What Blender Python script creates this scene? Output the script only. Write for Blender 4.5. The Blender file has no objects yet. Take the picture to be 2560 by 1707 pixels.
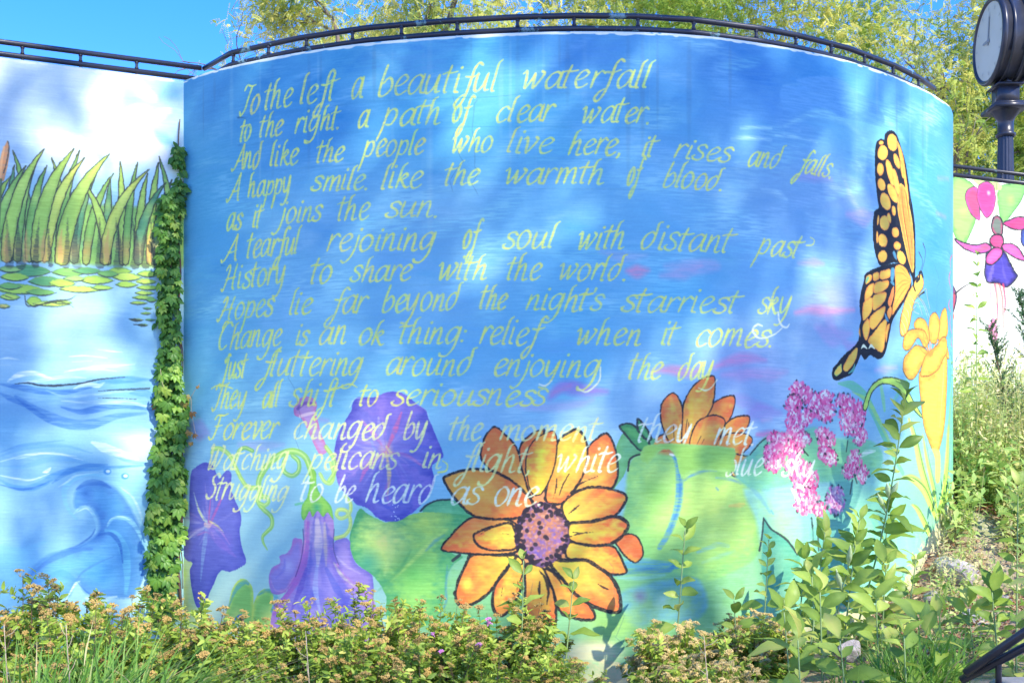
import bpy, bmesh, math, random, time
import numpy as np
from mathutils import Vector, Matrix, Euler, noise as mnoise

SC = bpy.context.scene
COL = SC.collection
random.seed(7)
RNG = np.random.default_rng(11)
T0 = time.time()

# ------------------------------------------------------------------ camera
F_PX = 2800.0          # focal length in photograph pixels (2560 wide)
CXP, HY = 1280.0, 1180.0
EYE = 1.60             # eye height over the ground at the wall's foot (z = 0 there)
cam_d = bpy.data.cameras.new("camera")
cam = bpy.data.objects.new("camera", cam_d)
COL.objects.link(cam)
cam.location = (0, 0, EYE)
cam.rotation_euler = (math.radians(90), 0, 0)
cam_d.sensor_width = 36.0
cam_d.lens = F_PX * 36.0 / 2560.0
cam_d.shift_y = (HY - 1707 / 2) / 2560.0
cam_d.clip_end = 3000
SC.camera = cam

# ------------------------------------------------------------------ sky, sun, exposure
SUN_DIR = Vector((0.80, -1.0, 1.20)).normalized()
SUN_ELEV = math.asin(SUN_DIR.z)
SUN_AZ = math.atan2(SUN_DIR.x, SUN_DIR.y)
world = bpy.data.worlds.new("World")
SC.world = world
world.use_nodes = True
wn = world.node_tree
bg = wn.nodes["Background"]
sky = wn.nodes.new("ShaderNodeTexSky")
sky.sky_type = 'NISHITA'
sky.sun_disc = False
sky.sun_elevation = SUN_ELEV
sky.sun_rotation = SUN_AZ
sky.altitude = 300
sky.air_density = 1.0
sky.dust_density = 0.15
sky.ozone_density = 3.5
hsv = wn.nodes.new('ShaderNodeHueSaturation')          # the photograph's blues are strong
hsv.inputs['Saturation'].default_value = 1.36
wn.links.new(sky.outputs[0], hsv.inputs['Color'])
tint = wn.nodes.new('ShaderNodeMix'); tint.data_type = 'RGBA'; tint.blend_type = 'MULTIPLY'; tint.inputs[0].default_value = 1.0
tint.inputs[7].default_value = (0.76, 0.65, 0.98, 1)
wn.links.new(hsv.outputs[0], tint.inputs[6])
wn.links.new(tint.outputs[2], bg.inputs[0])
bg.inputs[1].default_value = 0.15
sun_d = bpy.data.lights.new("sun", 'SUN')
sun_d.energy = 2.05
sun_d.angle = math.radians(0.53)
sun_d.color = (1.0, 0.94, 0.83)
sun = bpy.data.objects.new("sun", sun_d)
COL.objects.link(sun)
sun.location = (9, -9, 15)
sun.rotation_euler = SUN_DIR.to_track_quat('Z', 'Y').to_euler()
SC.view_settings.view_transform = 'Standard'
SC.view_settings.look = 'None'
SC.view_settings.exposure = 1.80
SC.view_settings.gamma = 1.0
SC.view_settings.use_curve_mapping = False
SC.render.film_transparent = False
SC.cycles.use_denoising = True
SC.cycles.max_bounces = 6
SC.cycles.transparent_max_bounces = 8

# ------------------------------------------------------------------ the plan of the walls
WALL_TOP = EYE + 2.75
_t = np.array([(459,203),(536,177),(700,141),(900,111),(1103,94),(1290,84),(1440,80.5),(1615,82.5),(1740,90),(1828,99),
               (1960,119),(2081,143),(2160,165),(2234,191),(2310,224),(2356,252),(2375,268),(2383,288)], float)
_Y = 2.75 * F_PX / (HY - _t[:, 1])
_X = (_t[:, 0] - CXP) / F_PX * _Y

def catmull(P, n=8, closed=False):
    P = np.asarray(P, float)
    if closed:
        Q = np.vstack([P[-1:], P, P[:2]])
    else:
        Q = np.vstack([2*P[0]-P[1], P, 2*P[-1]-P[-2]])
    out = []
    t = np.linspace(0, 1, n, endpoint=False)[:, None]
    for i in range(1, len(Q) - 2):
        a, b, c, d = Q[i-1], Q[i], Q[i+1], Q[i+2]
        out.append(0.5*((2*b) + (c-a)*t + (2*a-5*b+4*c-d)*t*t + (3*b-a-3*c+d)*t**3))
    r = np.vstack(out)
    return r if closed else np.vstack([r, Q[-2:-1]])

class Plan:
    """A wall's foot line in plan; u is the distance along it."""
    def __init__(self, pts):
        self.P = np.asarray(pts, float)
        self.U = np.r_[0, np.cumsum(np.hypot(*np.diff(self.P, axis=0).T))]
    def at(self, u):
        return np.interp(u, self.U, self.P[:, 0]), np.interp(u, self.U, self.P[:, 1])
    def normal(self, u):
        x0, y0 = self.at(np.asarray(u) - .02); x1, y1 = self.at(np.asarray(u) + .02)
        dx, dy = x1-x0, y1-y0; L = np.hypot(dx, dy)
        return dy/L, -dx/L                      # the face towards the viewer
    def table(self, umax):
        u = np.linspace(0, umax, 1500)
        x, y = self.at(u)
        self.tu, self.ta = u, np.maximum.accumulate(x/y + np.arange(1500)*1e-9)
    def uz(self, S):
        """photograph pixels -> (u, z) on this wall"""
        S = np.asarray(S, float)
        tt = (S[:, 0]-CXP)/F_PX
        a, b = self.ta, self.tu
        u = np.interp(tt, a, b)
        lo = tt < a[0]; hi = tt > a[-1]
        u = np.where(lo, (tt-a[0])*8.0, u)
        u = np.where(hi, b[-1]+(tt-a[-1])*12, u)
        y = self.at(np.clip(u, 0, b[-1]))[1]
        return np.c_[u, EYE + (HY-S[:, 1])/F_PX*y]

_main = catmull(np.c_[_X, _Y], 8)
main_end = len(_main)
_main = np.vstack([_main, catmull([(_X[-1], _Y[-1]), (3.462, 8.84), (3.498, 9.1), (3.50, 9.5), (3.50, 10.215)], 6)[1:]])
MAIN = Plan(_main)
MAIN.table(float(MAIN.U[main_end-1]))
LC = np.array([_X[0], _Y[0]])                     # the inner corner with the left wall
_ly = 2.75*F_PX/(HY-145.0); _lp = np.array([-1280/F_PX*_ly, _ly])
_d = (LC-_lp)/np.hypot(*(LC-_lp))
LEFT = Plan([LC-_d*4.2, LC-_d*2.0, LC])
LEFT.table(4.2)
_ry0, _ry1 = 2.75*F_PX/(HY-444.0), 2.75*F_PX/(HY-465.0)
_r0 = np.array([(2383-CXP)/F_PX*_ry0, _ry0]); _r1 = np.array([(2560-CXP)/F_PX*_ry1, _ry1])
_d = (_r1-_r0)/np.hypot(*(_r1-_r0))
R0 = np.array([3.50, float(_r0[1]-(_r0[0]-3.50)*_d[1]/_d[0])])
RIGHT = Plan([R0, R0+_d*2, R0+_d*5])
RIGHT.table(5.0)
# ------------------------------------------------------------------ painting the murals (flat paint on the walls)
# a picture is laid down in wall coordinates (metres along the wall, metres up) by brush strokes, as the painter did
TILE = {'A0': (0, 0), 'A1': (850, 0), 'A2': (1660, 0), 'B0': (0, 550), 'B1': (850, 550), 'B2': (1660, 550),
        'C0': (0, 1107), 'C1': (850, 1107), 'C2': (1660, 1107)}
K = 900/2352.0
def S_(tile, pts):
    ox, oy = TILE[tile]
    p = np.asarray(pts, float).reshape(-1, 2)
    return np.c_[ox+p[:, 0]*K, oy+p[:, 1]*K]
def PP(pts):                                       # 2352-wide full view -> photograph pixels
    return np.asarray(pts, float).reshape(-1, 2)*(2560/2352.0)

def fbm(h, w, sx, sy, rng, octaves=3):
    """smooth noise 0..1 with feature size sx, sy pixels"""
    out = np.zeros((h, w), np.float32); amp = 1.; tot = 0.
    for o in range(octaves):
        gx, gy = max(2, int(w/sx)+3), max(2, int(h/sy)+3)
        g = rng.random((gy, gx)).astype(np.float32)
        xs = np.linspace(0, gx-1.001, w); ys = np.linspace(0, gy-1.001, h)
        xi = xs.astype(int); yi = ys.astype(int)
        fx = (xs-xi).astype(np.float32); fy = (ys-yi).astype(np.float32)
        fx = fx*fx*(3-2*fx); fy = fy*fy*(3-2*fy)
        a = g[:, xi]*(1-fx)+g[:, xi+1]*fx
        out += amp*(a[yi]*(1-fy)[:, None]+a[yi+1]*fy[:, None])
        tot += amp; amp *= .5; sx = max(1.2, sx/2); sy = max(1.2, sy/2)
    return out/tot

class Canvas:
    def __init__(self, plan, u0, u1, z0, z1, ppm):
        self.plan = plan; self.u0, self.u1, self.z0, self.z1, self.ppm = u0, u1, z0, z1, ppm
        self.W = int((u1-u0)*ppm); self.H = int((z1-z0)*ppm)
        self.A = np.zeros((self.H, self.W, 3), np.float32)
        r = np.random.default_rng(5)
        self.grain = fbm(self.H, self.W, 26, 2.2, r, 2)         # plaster combed level: long fine streaks
        self.speck = fbm(self.H, self.W, 3.2, 2.4, r, 2)
        self.rag = fbm(self.H, self.W, 14, 9, r, 3)
    def px(self, S):
        q = self.plan.uz(S)
        return np.c_[(q[:, 0]-self.u0)*self.ppm, (self.z1-q[:, 1])*self.ppm]
    def scale(self, S):
        """canvas px per photograph px near S"""
        S = np.asarray(S, float).reshape(-1, 2)
        a = self.px(S); b = self.px(S+[0, 4])
        return float(np.mean(np.abs(b[:, 1]-a[:, 1]))/4)
    def win(self, x0, y0, x1, y1):
        x0, y0 = max(0, int(x0)), max(0, int(y0)); x1, y1 = min(self.W, int(x1)+2), min(self.H, int(y1)+2)
        return (x0, y0, x1, y1) if x1 > x0 and y1 > y0 else None
    def mix(self, w, col, m):
        x0, y0, x1, y1 = w
        a = self.A[y0:y1, x0:x1]
        a += (np.asarray(col, np.float32)-a)*m[..., None]
    def field(self, pts, p=2.6):
        """smooth wash through colour notes [(S x, S y, (r, g, b))]"""
        s = 16
        h, w = self.H//s+2, self.W//s+2
        yy, xx = np.mgrid[0:h, 0:w]*float(s)
        S = np.array([[a, b] for a, b, c in pts], float); c = np.array([c for a, b, c in pts], float)
        q = self.px(S); num = np.zeros((h, w, 3)); den = np.zeros((h, w))
        for (x, y), k in zip(q, c):
            wt = 1/(((xx-x)/1.5)**2+(yy-y)**2+900)**(p/2)
            num += wt[..., None]*k; den += wt
        g = num/den[..., None]
        ys = np.clip(np.arange(self.H)/s, 0, h-1.001); xs = np.clip(np.arange(self.W)/s, 0, w-1.001)
        yi, xi = ys.astype(int), xs.astype(int); fy = (ys-yi)[:, None, None]; fx = (xs-xi)[None, :, None]
        r = (g[yi][:, xi]*(1-fx)+g[yi][:, xi+1]*fx)*(1-fy)+(g[yi+1][:, xi]*(1-fx)+g[yi+1][:, xi+1]*fx)*fy
        self.A[:] = r
    def dabs(self, n, area, pick, length, width, alpha, ang=0., spread=.2, rng=None):
        """many dry level brush marks; pick(x, y, colour under) -> colour"""
        rng = rng or np.random.default_rng(3)
        q = self.px(area); x0, y0 = q.min(0); x1, y1 = q.max(0)
        for i in range(n):
            x, y = rng.uniform(x0, x1), rng.uniform(y0, y1)
            xi, yi = int(np.clip(x, 0, self.W-1)), int(np.clip(y, 0, self.H-1))
            c = pick(x, y, self.A[yi, xi], rng)
            if c is None: continue
            L = length*rng.uniform(.4, 1.3); wd = width*rng.uniform(.4, 1.3); a = ang+rng.normal(0, spread)
            self.ellipse((x, y), L, wd, a, c, alpha*rng.uniform(.4, 1.), 1.0, dry=.8)
    def ellipse(self, c, rx, ry, ang, col, alpha=1., soft=.3, dry=0.):
        R = max(rx, ry)*(1+soft)
        w = self.win(c[0]-R, c[1]-R, c[0]+R, c[1]+R)
        if not w: return
        x0, y0, x1, y1 = w
        yy, xx = np.mgrid[y0:y1, x0:x1].astype(np.float32)
        dx, dy = xx-c[0], yy-c[1]; ca, sa = math.cos(ang), math.sin(ang)
        d = np.sqrt(((dx*ca+dy*sa)/rx)**2+((dy*ca-dx*sa)/ry)**2)
        m = np.clip((1+soft*.5-d)/max(soft, 1e-3), 0, 1); m = m*m*(3-2*m)*alpha
        if dry: m = m*(1-dry+dry*np.clip((self.grain[y0:y1, x0:x1]-.35)*3.2, 0, 1))
        self.mix(w, col, m)
    def blob(self, S, rx, ry, col, alpha=.6, ang=0., soft=1.2, dry=.3):
        """soft patch; radii in photograph pixels"""
        for s in np.asarray(S, float).reshape(-1, 2):
            k = self.scale([s]); self.ellipse(self.px([s])[0], rx*k, ry*k, ang, col, alpha, soft, dry)
    def dist(self, Q, w, closed=True, warp=0.):
        x0, y0, x1, y1 = w
        yy, xx = np.mgrid[y0:y1, x0:x1].astype(np.float32)
        if warp:
            xx = xx+(self.rag[y0:y1, x0:x1]-.5)*warp; yy = yy+(self.speck[y0:y1, x0:x1]-.5)*warp
        d2 = np.full(xx.shape, 1e12, np.float32); ins = np.zeros(xx.shape, bool)
        n = len(Q)
        for i in range(n if closed else n-1):
            ax, ay = Q[i]; bx, by = Q[(i+1) % n]
            ex, ey = bx-ax, by-ay; L = ex*ex+ey*ey+1e-9
            t = np.clip(((xx-ax)*ex+(yy-ay)*ey)/L, 0, 1)
            np.minimum(d2, (xx-ax-t*ex)**2+(yy-ay-t*ey)**2, out=d2)
            if closed and ay != by:
                c = ((ay > yy) != (by > yy)) & (xx < (bx-ax)*(yy-ay)/(by-ay)+ax)
                ins ^= c
        d = np.sqrt(d2)
        return np.where(ins, d, -d) if closed else d
    def poly(self, S, fill, rim=None, rimw=20, alpha=1., soft=1.2, smooth=4, grad=None, ink=0, inkc=(35, 35, 45), dry=.0, lip=None, streak=None):
        """a painted shape. rim: colour at the edge; grad: ((S x, S y), radius, colour) tints; ink: outline width in photo px;
        streak: (origin S, colour, alpha, count) radial brush streaks from a point"""
        P = catmull(S, smooth, True) if smooth > 1 else np.asarray(S, float)
        k = self.scale(P[:1]*0+P.mean(0))
        Q = self.px(P); pad = 4+ink*k*2
        w = self.win(Q[:, 0].min()-pad, Q[:, 1].min()-pad, Q[:, 0].max()+pad, Q[:, 1].max()+pad)
        if not w: return
        x0, y0, x1, y1 = w
        d = self.dist(Q, w, True, 3.0*k)
        m = np.clip(d/soft+.5, 0, 1)*alpha
        if dry: m *= (1-dry+dry*np.clip((self.grain[y0:y1, x0:x1]-.3)*3, 0, 1))
        c = np.zeros(d.shape+(3,), np.float32)+np.asarray(fill, np.float32)
        yy, xx = np.mgrid[y0:y1, x0:x1].astype(np.float32)
        if rim is not None:
            t = np.clip(1-(d+(self.rag[y0:y1, x0:x1]-.5)*rimw*k*1.2)/(rimw*k), 0, 1)[..., None]
            c += (np.asarray(rim, np.float32)-c)*t
        for g in (grad or []):
            (gs, gr, gc) = g[:3]; ga = g[3] if len(g) > 3 else .9
            q = self.px([gs])[0]
            t = np.clip(1-np.hypot(xx-q[0], yy-q[1])/(gr*k)+(self.rag[y0:y1, x0:x1]-.5)*.35, 0, 1)[..., None]*ga
            c += (np.asarray(gc, np.float32)-c)*t
        if streak is not None:
            q = self.px([streak[0]])[0]
            th = np.arctan2(yy-q[1], xx-q[0])
            t = np.zeros_like(th)
            for j, ph in ((1., .3), (2.3, 1.7), (.41, 4.)):
                t += np.sin(th*streak[3]*j+ph+self.rag[y0:y1, x0:x1]*3)
            t = np.clip(t/2.2, 0, 1)[..., None]*streak[2]
            c += (np.asarray(streak[1], np.float32)-c)*t
        c += ((self.grain[y0:y1, x0:x1]-.5)*10)[..., None]
        a = self.A[y0:y1, x0:x1]
        a += (c-a)*m[..., None]
        if ink:
            e = np.clip((ink*k*.5*(.55+.9*self.rag[y0:y1, x0:x1])-np.abs(d+ink*k*.2))/1.1+.5, 0, 1)
            e *= np.clip((self.speck[y0:y1, x0:x1]-.25)*4, 0, 1)*.35+.62
            self.mix(w, inkc, e)
    def stroke(self, S, wd, col, alpha=1., soft=1.1, dry=0., smooth=6, col2=None, rag=0.):
        """a brush stroke; wd in photograph px: number or list along the stroke"""
        S = np.asarray(S, float)
        P = catmull(S, smooth) if smooth > 1 and len(S) > 2 else S
        wd = np.interp(np.linspace(0, 1, len(P)), np.linspace(0, 1, np.size(wd)), np.atleast_1d(wd)) if np.size(wd) > 1 else np.full(len(P), float(wd))
        k = self.scale(P.mean(0)[None]); Q = self.px(P); r = wd*k*.5
        pad = r.max()+soft*2+3
        w = self.win(Q[:, 0].min()-pad, Q[:, 1].min()-pad, Q[:, 0].max()+pad, Q[:, 1].max()+pad)
        if not w: return
        X0, Y0, X1, Y1 = w
        M = np.full((Y1-Y0, X1-X0), -1e3, np.float32); TT = np.zeros_like(M) if col2 is not None else None
        n = len(Q)
        for i in range(n-1):
            ax, ay = Q[i]; bx, by = Q[i+1]; rr = max(r[i], r[i+1])+soft*2+3
            ww = self.win(min(ax, bx)-rr, min(ay, by)-rr, max(ax, bx)+rr, max(ay, by)+rr)
            if not ww: continue
            x0, y0, x1, y1 = ww
            yy, xx = np.mgrid[y0:y1, x0:x1].astype(np.float32)
            ex, ey = bx-ax, by-ay
            t = np.clip(((xx-ax)*ex+(yy-ay)*ey)/(ex*ex+ey*ey+1e-9), 0, 1)
            v = (r[i]+(r[i+1]-r[i])*t)-np.hypot(xx-ax-t*ex, yy-ay-t*ey)
            sub = M[y0-Y0:y1-Y0, x0-X0:x1-X0]
            if TT is not None:
                s2 = TT[y0-Y0:y1-Y0, x0-X0:x1-X0]; s2[v > sub] = ((i+t)/(n-1))[v > sub]
            np.maximum(sub, v, out=sub)
        g = self.grain[Y0:Y1, X0:X1]
        if rag: M = M+(self.speck[Y0:Y1, X0:X1]-.5)*rag
        m = np.clip(M/soft+.5, 0, 1); m = m*alpha
        if dry: m = m*(1-dry+dry*np.clip((g-.34)*3.4, 0, 1))
        c = np.asarray(col, np.float32)
        if TT is not None:
            c = c+(np.asarray(col2, np.float32)-c)*TT[..., None]
        a = self.A[Y0:Y1, X0:X1]
        a += (c-a)*m[..., None]

def to_image(cv, name, gain):
    """sRGB paint -> an image; gain turns the colours seen in daylight into the paint's own reflectance"""
    a = np.clip(cv.A/255., 0, 1); g = a@np.array([.3, .55, .15], np.float32); a = a+(g[..., None]-a)*.14
    lin = np.where(a <= .04045, a/12.92, ((a+.055)/1.055)**2.4)*gain*np.array([1.22, 1.17, .76], np.float32)
    lin = np.clip(lin, 0.004, .86)
    s = np.where(lin <= .0031308, lin*12.92, 1.055*lin**(1/2.4)-.055)
    im = bpy.data.images.new(name, cv.W, cv.H, alpha=False)
    px = np.ones((cv.H, cv.W, 4), np.float32); px[..., :3] = s[::-1]
    im.pixels.foreach_set(px.ravel()); im.update(); im.pack()
    return im
# ------------------------------------------------------------------ hand lettering: a slanted italic drawn with a broad pen
GL = {
 'a': (.82, [[(.62,.86),(.42,1),(.17,.82),(.02,.4),(.1,.03),(.28,.04),(.5,.38),(.63,.92)], [(.66,1.02),(.6,.5),(.6,.1),(.78,.03)]]),
 'b': (.78, [[(.2,1.6),(.12,1.1),(.05,.5),(.06,.02),(.28,-.02),(.55,.3),(.56,.72),(.38,.92),(.14,.62)]]),
 'c': (.72, [[(.6,.82),(.46,1),(.22,.86),(.04,.42),(.14,.02),(.36,.02),(.56,.2)]]),
 'd': (.84, [[(.56,.84),(.38,.96),(.14,.76),(.02,.36),(.12,.0),(.32,.06),(.52,.42),(.58,1.0),(.6,1.45),(.78,1.55)]]),
 'e': (.68, [[(.1,.42),(.36,.56),(.54,.82),(.38,1),(.16,.82),(.03,.4),(.14,.02),(.36,.02),(.58,.22)]]),
 'f': (.62, [[(.78,1.5),(.6,1.6),(.44,1.3),(.36,.7),(.26,0),(.1,-.55),(-.08,-.8),(-.2,-.6),(-.04,-.25),(.2,-.05)], [(.08,.88),(.4,.86),(.72,1.0)]]),
 'g': (.84, [[(.62,.86),(.42,1),(.17,.82),(.03,.4),(.12,.05),(.3,.08),(.5,.4),(.63,.92)], [(.67,1.0),(.6,.4),(.48,-.3),(.2,-.75),(-.1,-.75),(-.16,-.6)]]),
 'h': (.78, [[(.34,1.6),(.16,1.4),(.08,.7),(0,0)], [(.03,.4),(.24,.84),(.42,.94),(.46,.66),(.42,.12),(.52,0),(.7,.1)]]),
 'i': (.36, [[(.1,.96),(.06,.5),(.04,.08),(.2,.02)], [(.17,1.3),(.2,1.34)]]),
 'j': (.36, [[(.16,.95),(.1,.2),(-.06,-.4),(-.3,-.72),(-.5,-.62)], [(.22,1.3),(.25,1.34)]]),
 'k': (.72, [[(.34,1.6),(.16,1.35),(.08,.7),(0,0)], [(.06,.42),(.34,.92),(.46,.74),(.14,.46)], [(.2,.5),(.34,.2),(.5,.0),(.66,.1)]]),
 'l': (.36, [[(.3,1.62),(.14,1.4),(.08,.8),(.02,.1),(.14,.02)]]),
 'm': (1.08, [[(.1,.95),(.06,.5),(0,0)], [(.04,.45),(.2,.86),(.38,.94),(.4,.5),(.36,0)], [(.4,.45),(.58,.86),(.76,.94),(.78,.5),(.76,.06),(.94,.06)]]),
 'n': (.76, [[(.1,.95),(.06,.5),(0,0)], [(.04,.4),(.24,.84),(.42,.94),(.46,.62),(.42,.1),(.54,0),(.68,.1)]]),
 'o': (.74, [[(.3,.98),(.1,.8),(0,.4),(.1,.02),(.3,0),(.52,.3),(.56,.7),(.4,.96),(.24,.98)]]),
 'p': (.78, [[(.1,1),(.06,.5),(-.04,-.2),(-.2,-.85)], [(.05,.5),(.24,.9),(.48,.92),(.56,.56),(.38,.1),(.1,.06)]]),
 'r': (.56, [[(.1,.95),(.06,.5),(0,0)], [(.04,.45),(.2,.8),(.36,.98),(.52,.86)]]),
 's': (.62, [[(.54,.84),(.4,1),(.16,.92),(.14,.68),(.4,.46),(.46,.2),(.28,0),(.04,.04),(-.04,.2),(.06,.3)]]),
 't': (.5, [[(.22,1.42),(.12,.9),(.06,.2),(.1,.02),(.2,.03)], [(-.14,.98),(.06,1.06),(.3,1.04),(.56,1.12)]]),
 'u': (.8, [[(.08,.95),(.02,.5),(.04,.08),(.2,.02),(.42,.36),(.54,.9)], [(.56,.95),(.5,.4),(.52,.06),(.7,.08)]]),
 'v': (.62, [[(-.04,.84),(.08,.96),(.14,.6),(.16,.02),(.4,.42),(.56,.86),(.46,1.0)]]),
 'w': (1.0, [[(-.08,.84),(.06,.98),(.1,.6),(.12,.02),(.32,.4),(.46,.86)], [(.46,.86),(.46,.5),(.48,.02),(.7,.4),(.86,.84),(.74,1.0)]]),
 'y': (.8, [[(.04,.95),(.02,.5),(.08,.08),(.24,.06),(.44,.44),(.56,.92)], [(.58,.98),(.5,.3),(.38,-.3),(.12,-.72),(-.16,-.7)]]),
 'T': (.75, [[(.0,1.2),(.14,1.48),(.5,1.42),(.86,1.5)], [(.58,1.42),(.42,.8),(.3,.2),(.06,-.1),(-.1,.1)]]),
 'A': (.95, [[(.74,1.5),(.46,.9),(.1,.2),(-.14,-.05),(-.24,.08)], [(.74,1.5),(.72,.8),(.78,.1),(.9,0)], [(.2,.52),(.5,.5),(.84,.62)]]),
 'H': (1.05, [[(.1,1.2),(.3,1.5),(.36,1.2),(.16,.5),(-.04,-.02),(-.16,.08)], [(.86,1.5),(.72,.9),(.64,.2),(.74,0)], [(.12,.62),(.5,.7),(.84,.74)]]),
 'C': (.9, [[(.86,1.3),(.66,1.5),(.3,1.3),(.04,.7),(.1,.1),(.34,-.02),(.62,.2)], [(.1,1.2),(.3,1.56),(.5,1.5)]]),
 'J': (.7, [[(.46,1.4),(.14,1.2),(.2,1.0),(.44,1.46),(.38,.6),(.2,-.2),(.0,-.5),(-.14,-.3)], [(.6,1.42),(.52,1.5)]]),
 'F': (.85, [[(.04,1.2),(.2,1.46),(.6,1.44),(.9,1.56)], [(.4,1.44),(.34,.8),(.2,.1),(.02,-.06),(-.14,.1)], [(.16,.76),(.42,.78),(.66,.84)]]),
 'W': (1.2, [[(.0,1.3),(.14,1.5),(.16,.8),(.14,.0),(.4,.5),(.56,1.2)], [(.56,1.2),(.52,.6),(.54,.0),(.86,.6),(1.0,1.3),(.84,1.46)], [(.1,.0),(.3,.04),(.5,0)]]),
 'S': (.75, [[(.72,1.34),(.54,1.5),(.24,1.3),(.26,1.0),(.54,.7),(.56,.3),(.34,0),(.06,.04),(-.02,.24)]]),
 '.': (.3, [[(.02,.04),(.06,.06)]]), ',': (.3, [[(.08,.08),(.06,-.06),(-.02,-.22)]]), ':': (.3, [[(.02,.1),(.06,.12)], [(.1,.7),(.14,.72)]]),
 "'": (.16, [[(.1,1.4),(.06,1.2)]]),
}
YL, YP, WH = (226,232,112), (230,234,160), (230,236,226)
# line by line: word, tile, baseline start, baseline end, [x-height], [colour]
POEM = [
 [("To",'A0',(1585,742),(1705,738),50), ("the",'A0',(1740,712),(1925,692),50), ("left",'A0',(1975,682),(2215,655),52), ("a",'A1',(80,640),(160,634),54), ("beautiful",'A1',(255,625),(1040,598),52), ("waterfall",'A1',(1200,578),(2030,572),46)],
 [("to",'A0',(1575,920),(1655,912),40), ("the",'A0',(1705,893),(1860,880),40), ("right.",'A0',(1940,868),(2245,838),42), ("a",'A1',(125,828),(198,824),48), ("path",'A1',(300,815),(670,806),46), ("of",'A1',(742,800),(850,795),46), ("clear",'A1',(1025,795),(1400,793),44), ("water.",'A1',(1590,798),(2040,803),42)],
 [("And",'A0',(1540,1110),(1720,1088),44), ("like",'A0',(1775,1085),(1960,1062),40), ("the",'A0',(2070,1060),(2255,1048),40), ("people",'A1',(165,1022),(560,1004),42), ("who",'A1',(740,995),(1005,990),42), ("live",'A1',(1105,995),(1395,1000),42), ("here,",'A1',(1500,1003),(1850,1012),42), ("it",'A1',(1980,1022),(2070,1022),40), ("rises",'A2',(75,1030),(440,1062),40), ("and",'A2',(550,1080),(770,1095),40), ("falls.",'A2',(880,1125),(1105,1165),38)],
 [("A",'A0',(1510,1310),(1580,1305),46), ("happy",'A0',(1635,1290),(1915,1250),40), ("smile.",'A0',(2045,1245),(2425,1235),40), ("like",'A1',(280,1230),(550,1222),42), ("the",'A1',(695,1210),(920,1205),42), ("warmth",'A1',(1085,1200),(1740,1198),42), ("of",'A1',(1885,1205),(1965,1205),44), ("blood.",'A2',(0,1215),(400,1248),42)],
 [("as",'A0',(1490,1508),(1590,1498),42), ("it",'A0',(1660,1485),(1720,1480),42), ("joins",'A0',(1845,1458),(2110,1440),42), ("the",'A0',(2215,1440),(2425,1428),42), ("sun.",'A1',(310,1415),(660,1418),42)],
 [("A",'B0',(1475,268),(1560,260),46), ("tearful",'B0',(1620,245),(1965,215),44), ("rejoining",'B0',(2150,205),(2850,190),44), ("of",'B1',(812,185),(910,180),48), ("soul",'B1',(1080,185),(1410,182),46), ("with",'B1',(1560,185),(1870,188),46), ("distant",'B1',(1970,187),(2560,215),46), ("past",'B2',(625,225),(890,250),42)],
 [("History",'B0',(1470,455),(1880,400),44), ("to",'B0',(2040,412),(2180,408),46), ("share",'B1',(80,400),(475,390),42), ("with",'B1',(645,388),(970,386),44), ("the",'B1',(1095,388),(1315,385),44), ("world.",'B1',(1440,388),(1890,392),44)],
 [("Hopes",'B0',(1445,652),(1800,620),44), ("lie",'B0',(1900,612),(2045,605),42), ("far",'B0',(2170,612),(2405,605),46), ("beyond",'B1',(280,600),(790,583),46), ("the",'B1',(920,580),(1095,580),42), ("night's",'B1',(1225,583),(1725,588),42), ("starriest",'B1',(1850,595),(2610,605),44), ("sky",'B2',(620,607),(840,603),44)],
 [("Change",'B0',(1435,845),(1850,815),44), ("is",'B0',(1940,815),(2025,812),40), ("an",'B0',(2100,812),(2275,808),48), ("ok",'B1',(130,812),(300,812),44), ("thing:",'B1',(390,806),(830,800),44), ("relief",'B1',(920,808),(1310,810),46), ("when",'B1',(1560,815),(1970,815),44), ("it",'B1',(2105,815),(2200,815),46), ("comes.",'B2',(210,822),(730,830),46)],
 [("Just",'B0',(1460,1035),(1620,1020),44), ("fluttering",'B0',(1710,1018),(2380,1010),46), ("around",'B1',(310,1008),(870,1012),46), ("enjoying",'B1',(1010,1015),(1700,1025),44), ("the",'B1',(1895,1035),(2110,1040),46), ("day",'B1',(2215,1040),(2450,1035),48)],
 [("They",'B0',(1400,1235),(1620,1222),44), ("all",'B0',(1720,1222),(1835,1215),42), ("shift",'B0',(1910,1215),(2210,1213),46), ("to",'B1',(135,1208),(255,1205),40), ("seriousness",'B1',(350,1205),(1350,1210),42)],
 [("Forever",'B0',(1385,1428),(1820,1420),44), ("changed",'B0',(1920,1425),(2540,1430),44,YP), ("by",'B1',(420,1425),(575,1420),46,YP), ("the",'B1',(720,1432),(930,1432),44,YP), ("moment",'B1',(1055,1438),(1690,1440),42,YP), ("they",'B1',(1955,1445),(2300,1450),46,WH), ("met.",'B2',(335,1458),(610,1465),44,WH)],
 [("Watching",'C0',(1365,170),(1885,170),42,YP), ("pelicans",'C0',(2035,168),(2600,165),44,YP), ("in",'C1',(545,165),(675,165),42,YP), ("flight,",'C1',(795,185),(1265,190),48,YP), ("white",'C1',(1425,185),(1835,190),46,WH), ("blue",'C2',(410,208),(650,208),44,WH), ("sky",'C2',(780,210),(985,210),44,WH)],
 [("Struggling",'C0',(1355,362),(1890,375),42,YP), ("to",'C0',(1970,375),(2115,378),46,WH), ("be",'C0',(2200,378),(2320,384),44,WH), ("heard",'C1',(185,385),(620,392),50,WH), ("as",'C1',(730,395),(925,402),48,WH), ("one.",'C1',(1010,403),(1340,408),48,WH)],
]
LINE_BANDS = []
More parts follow.
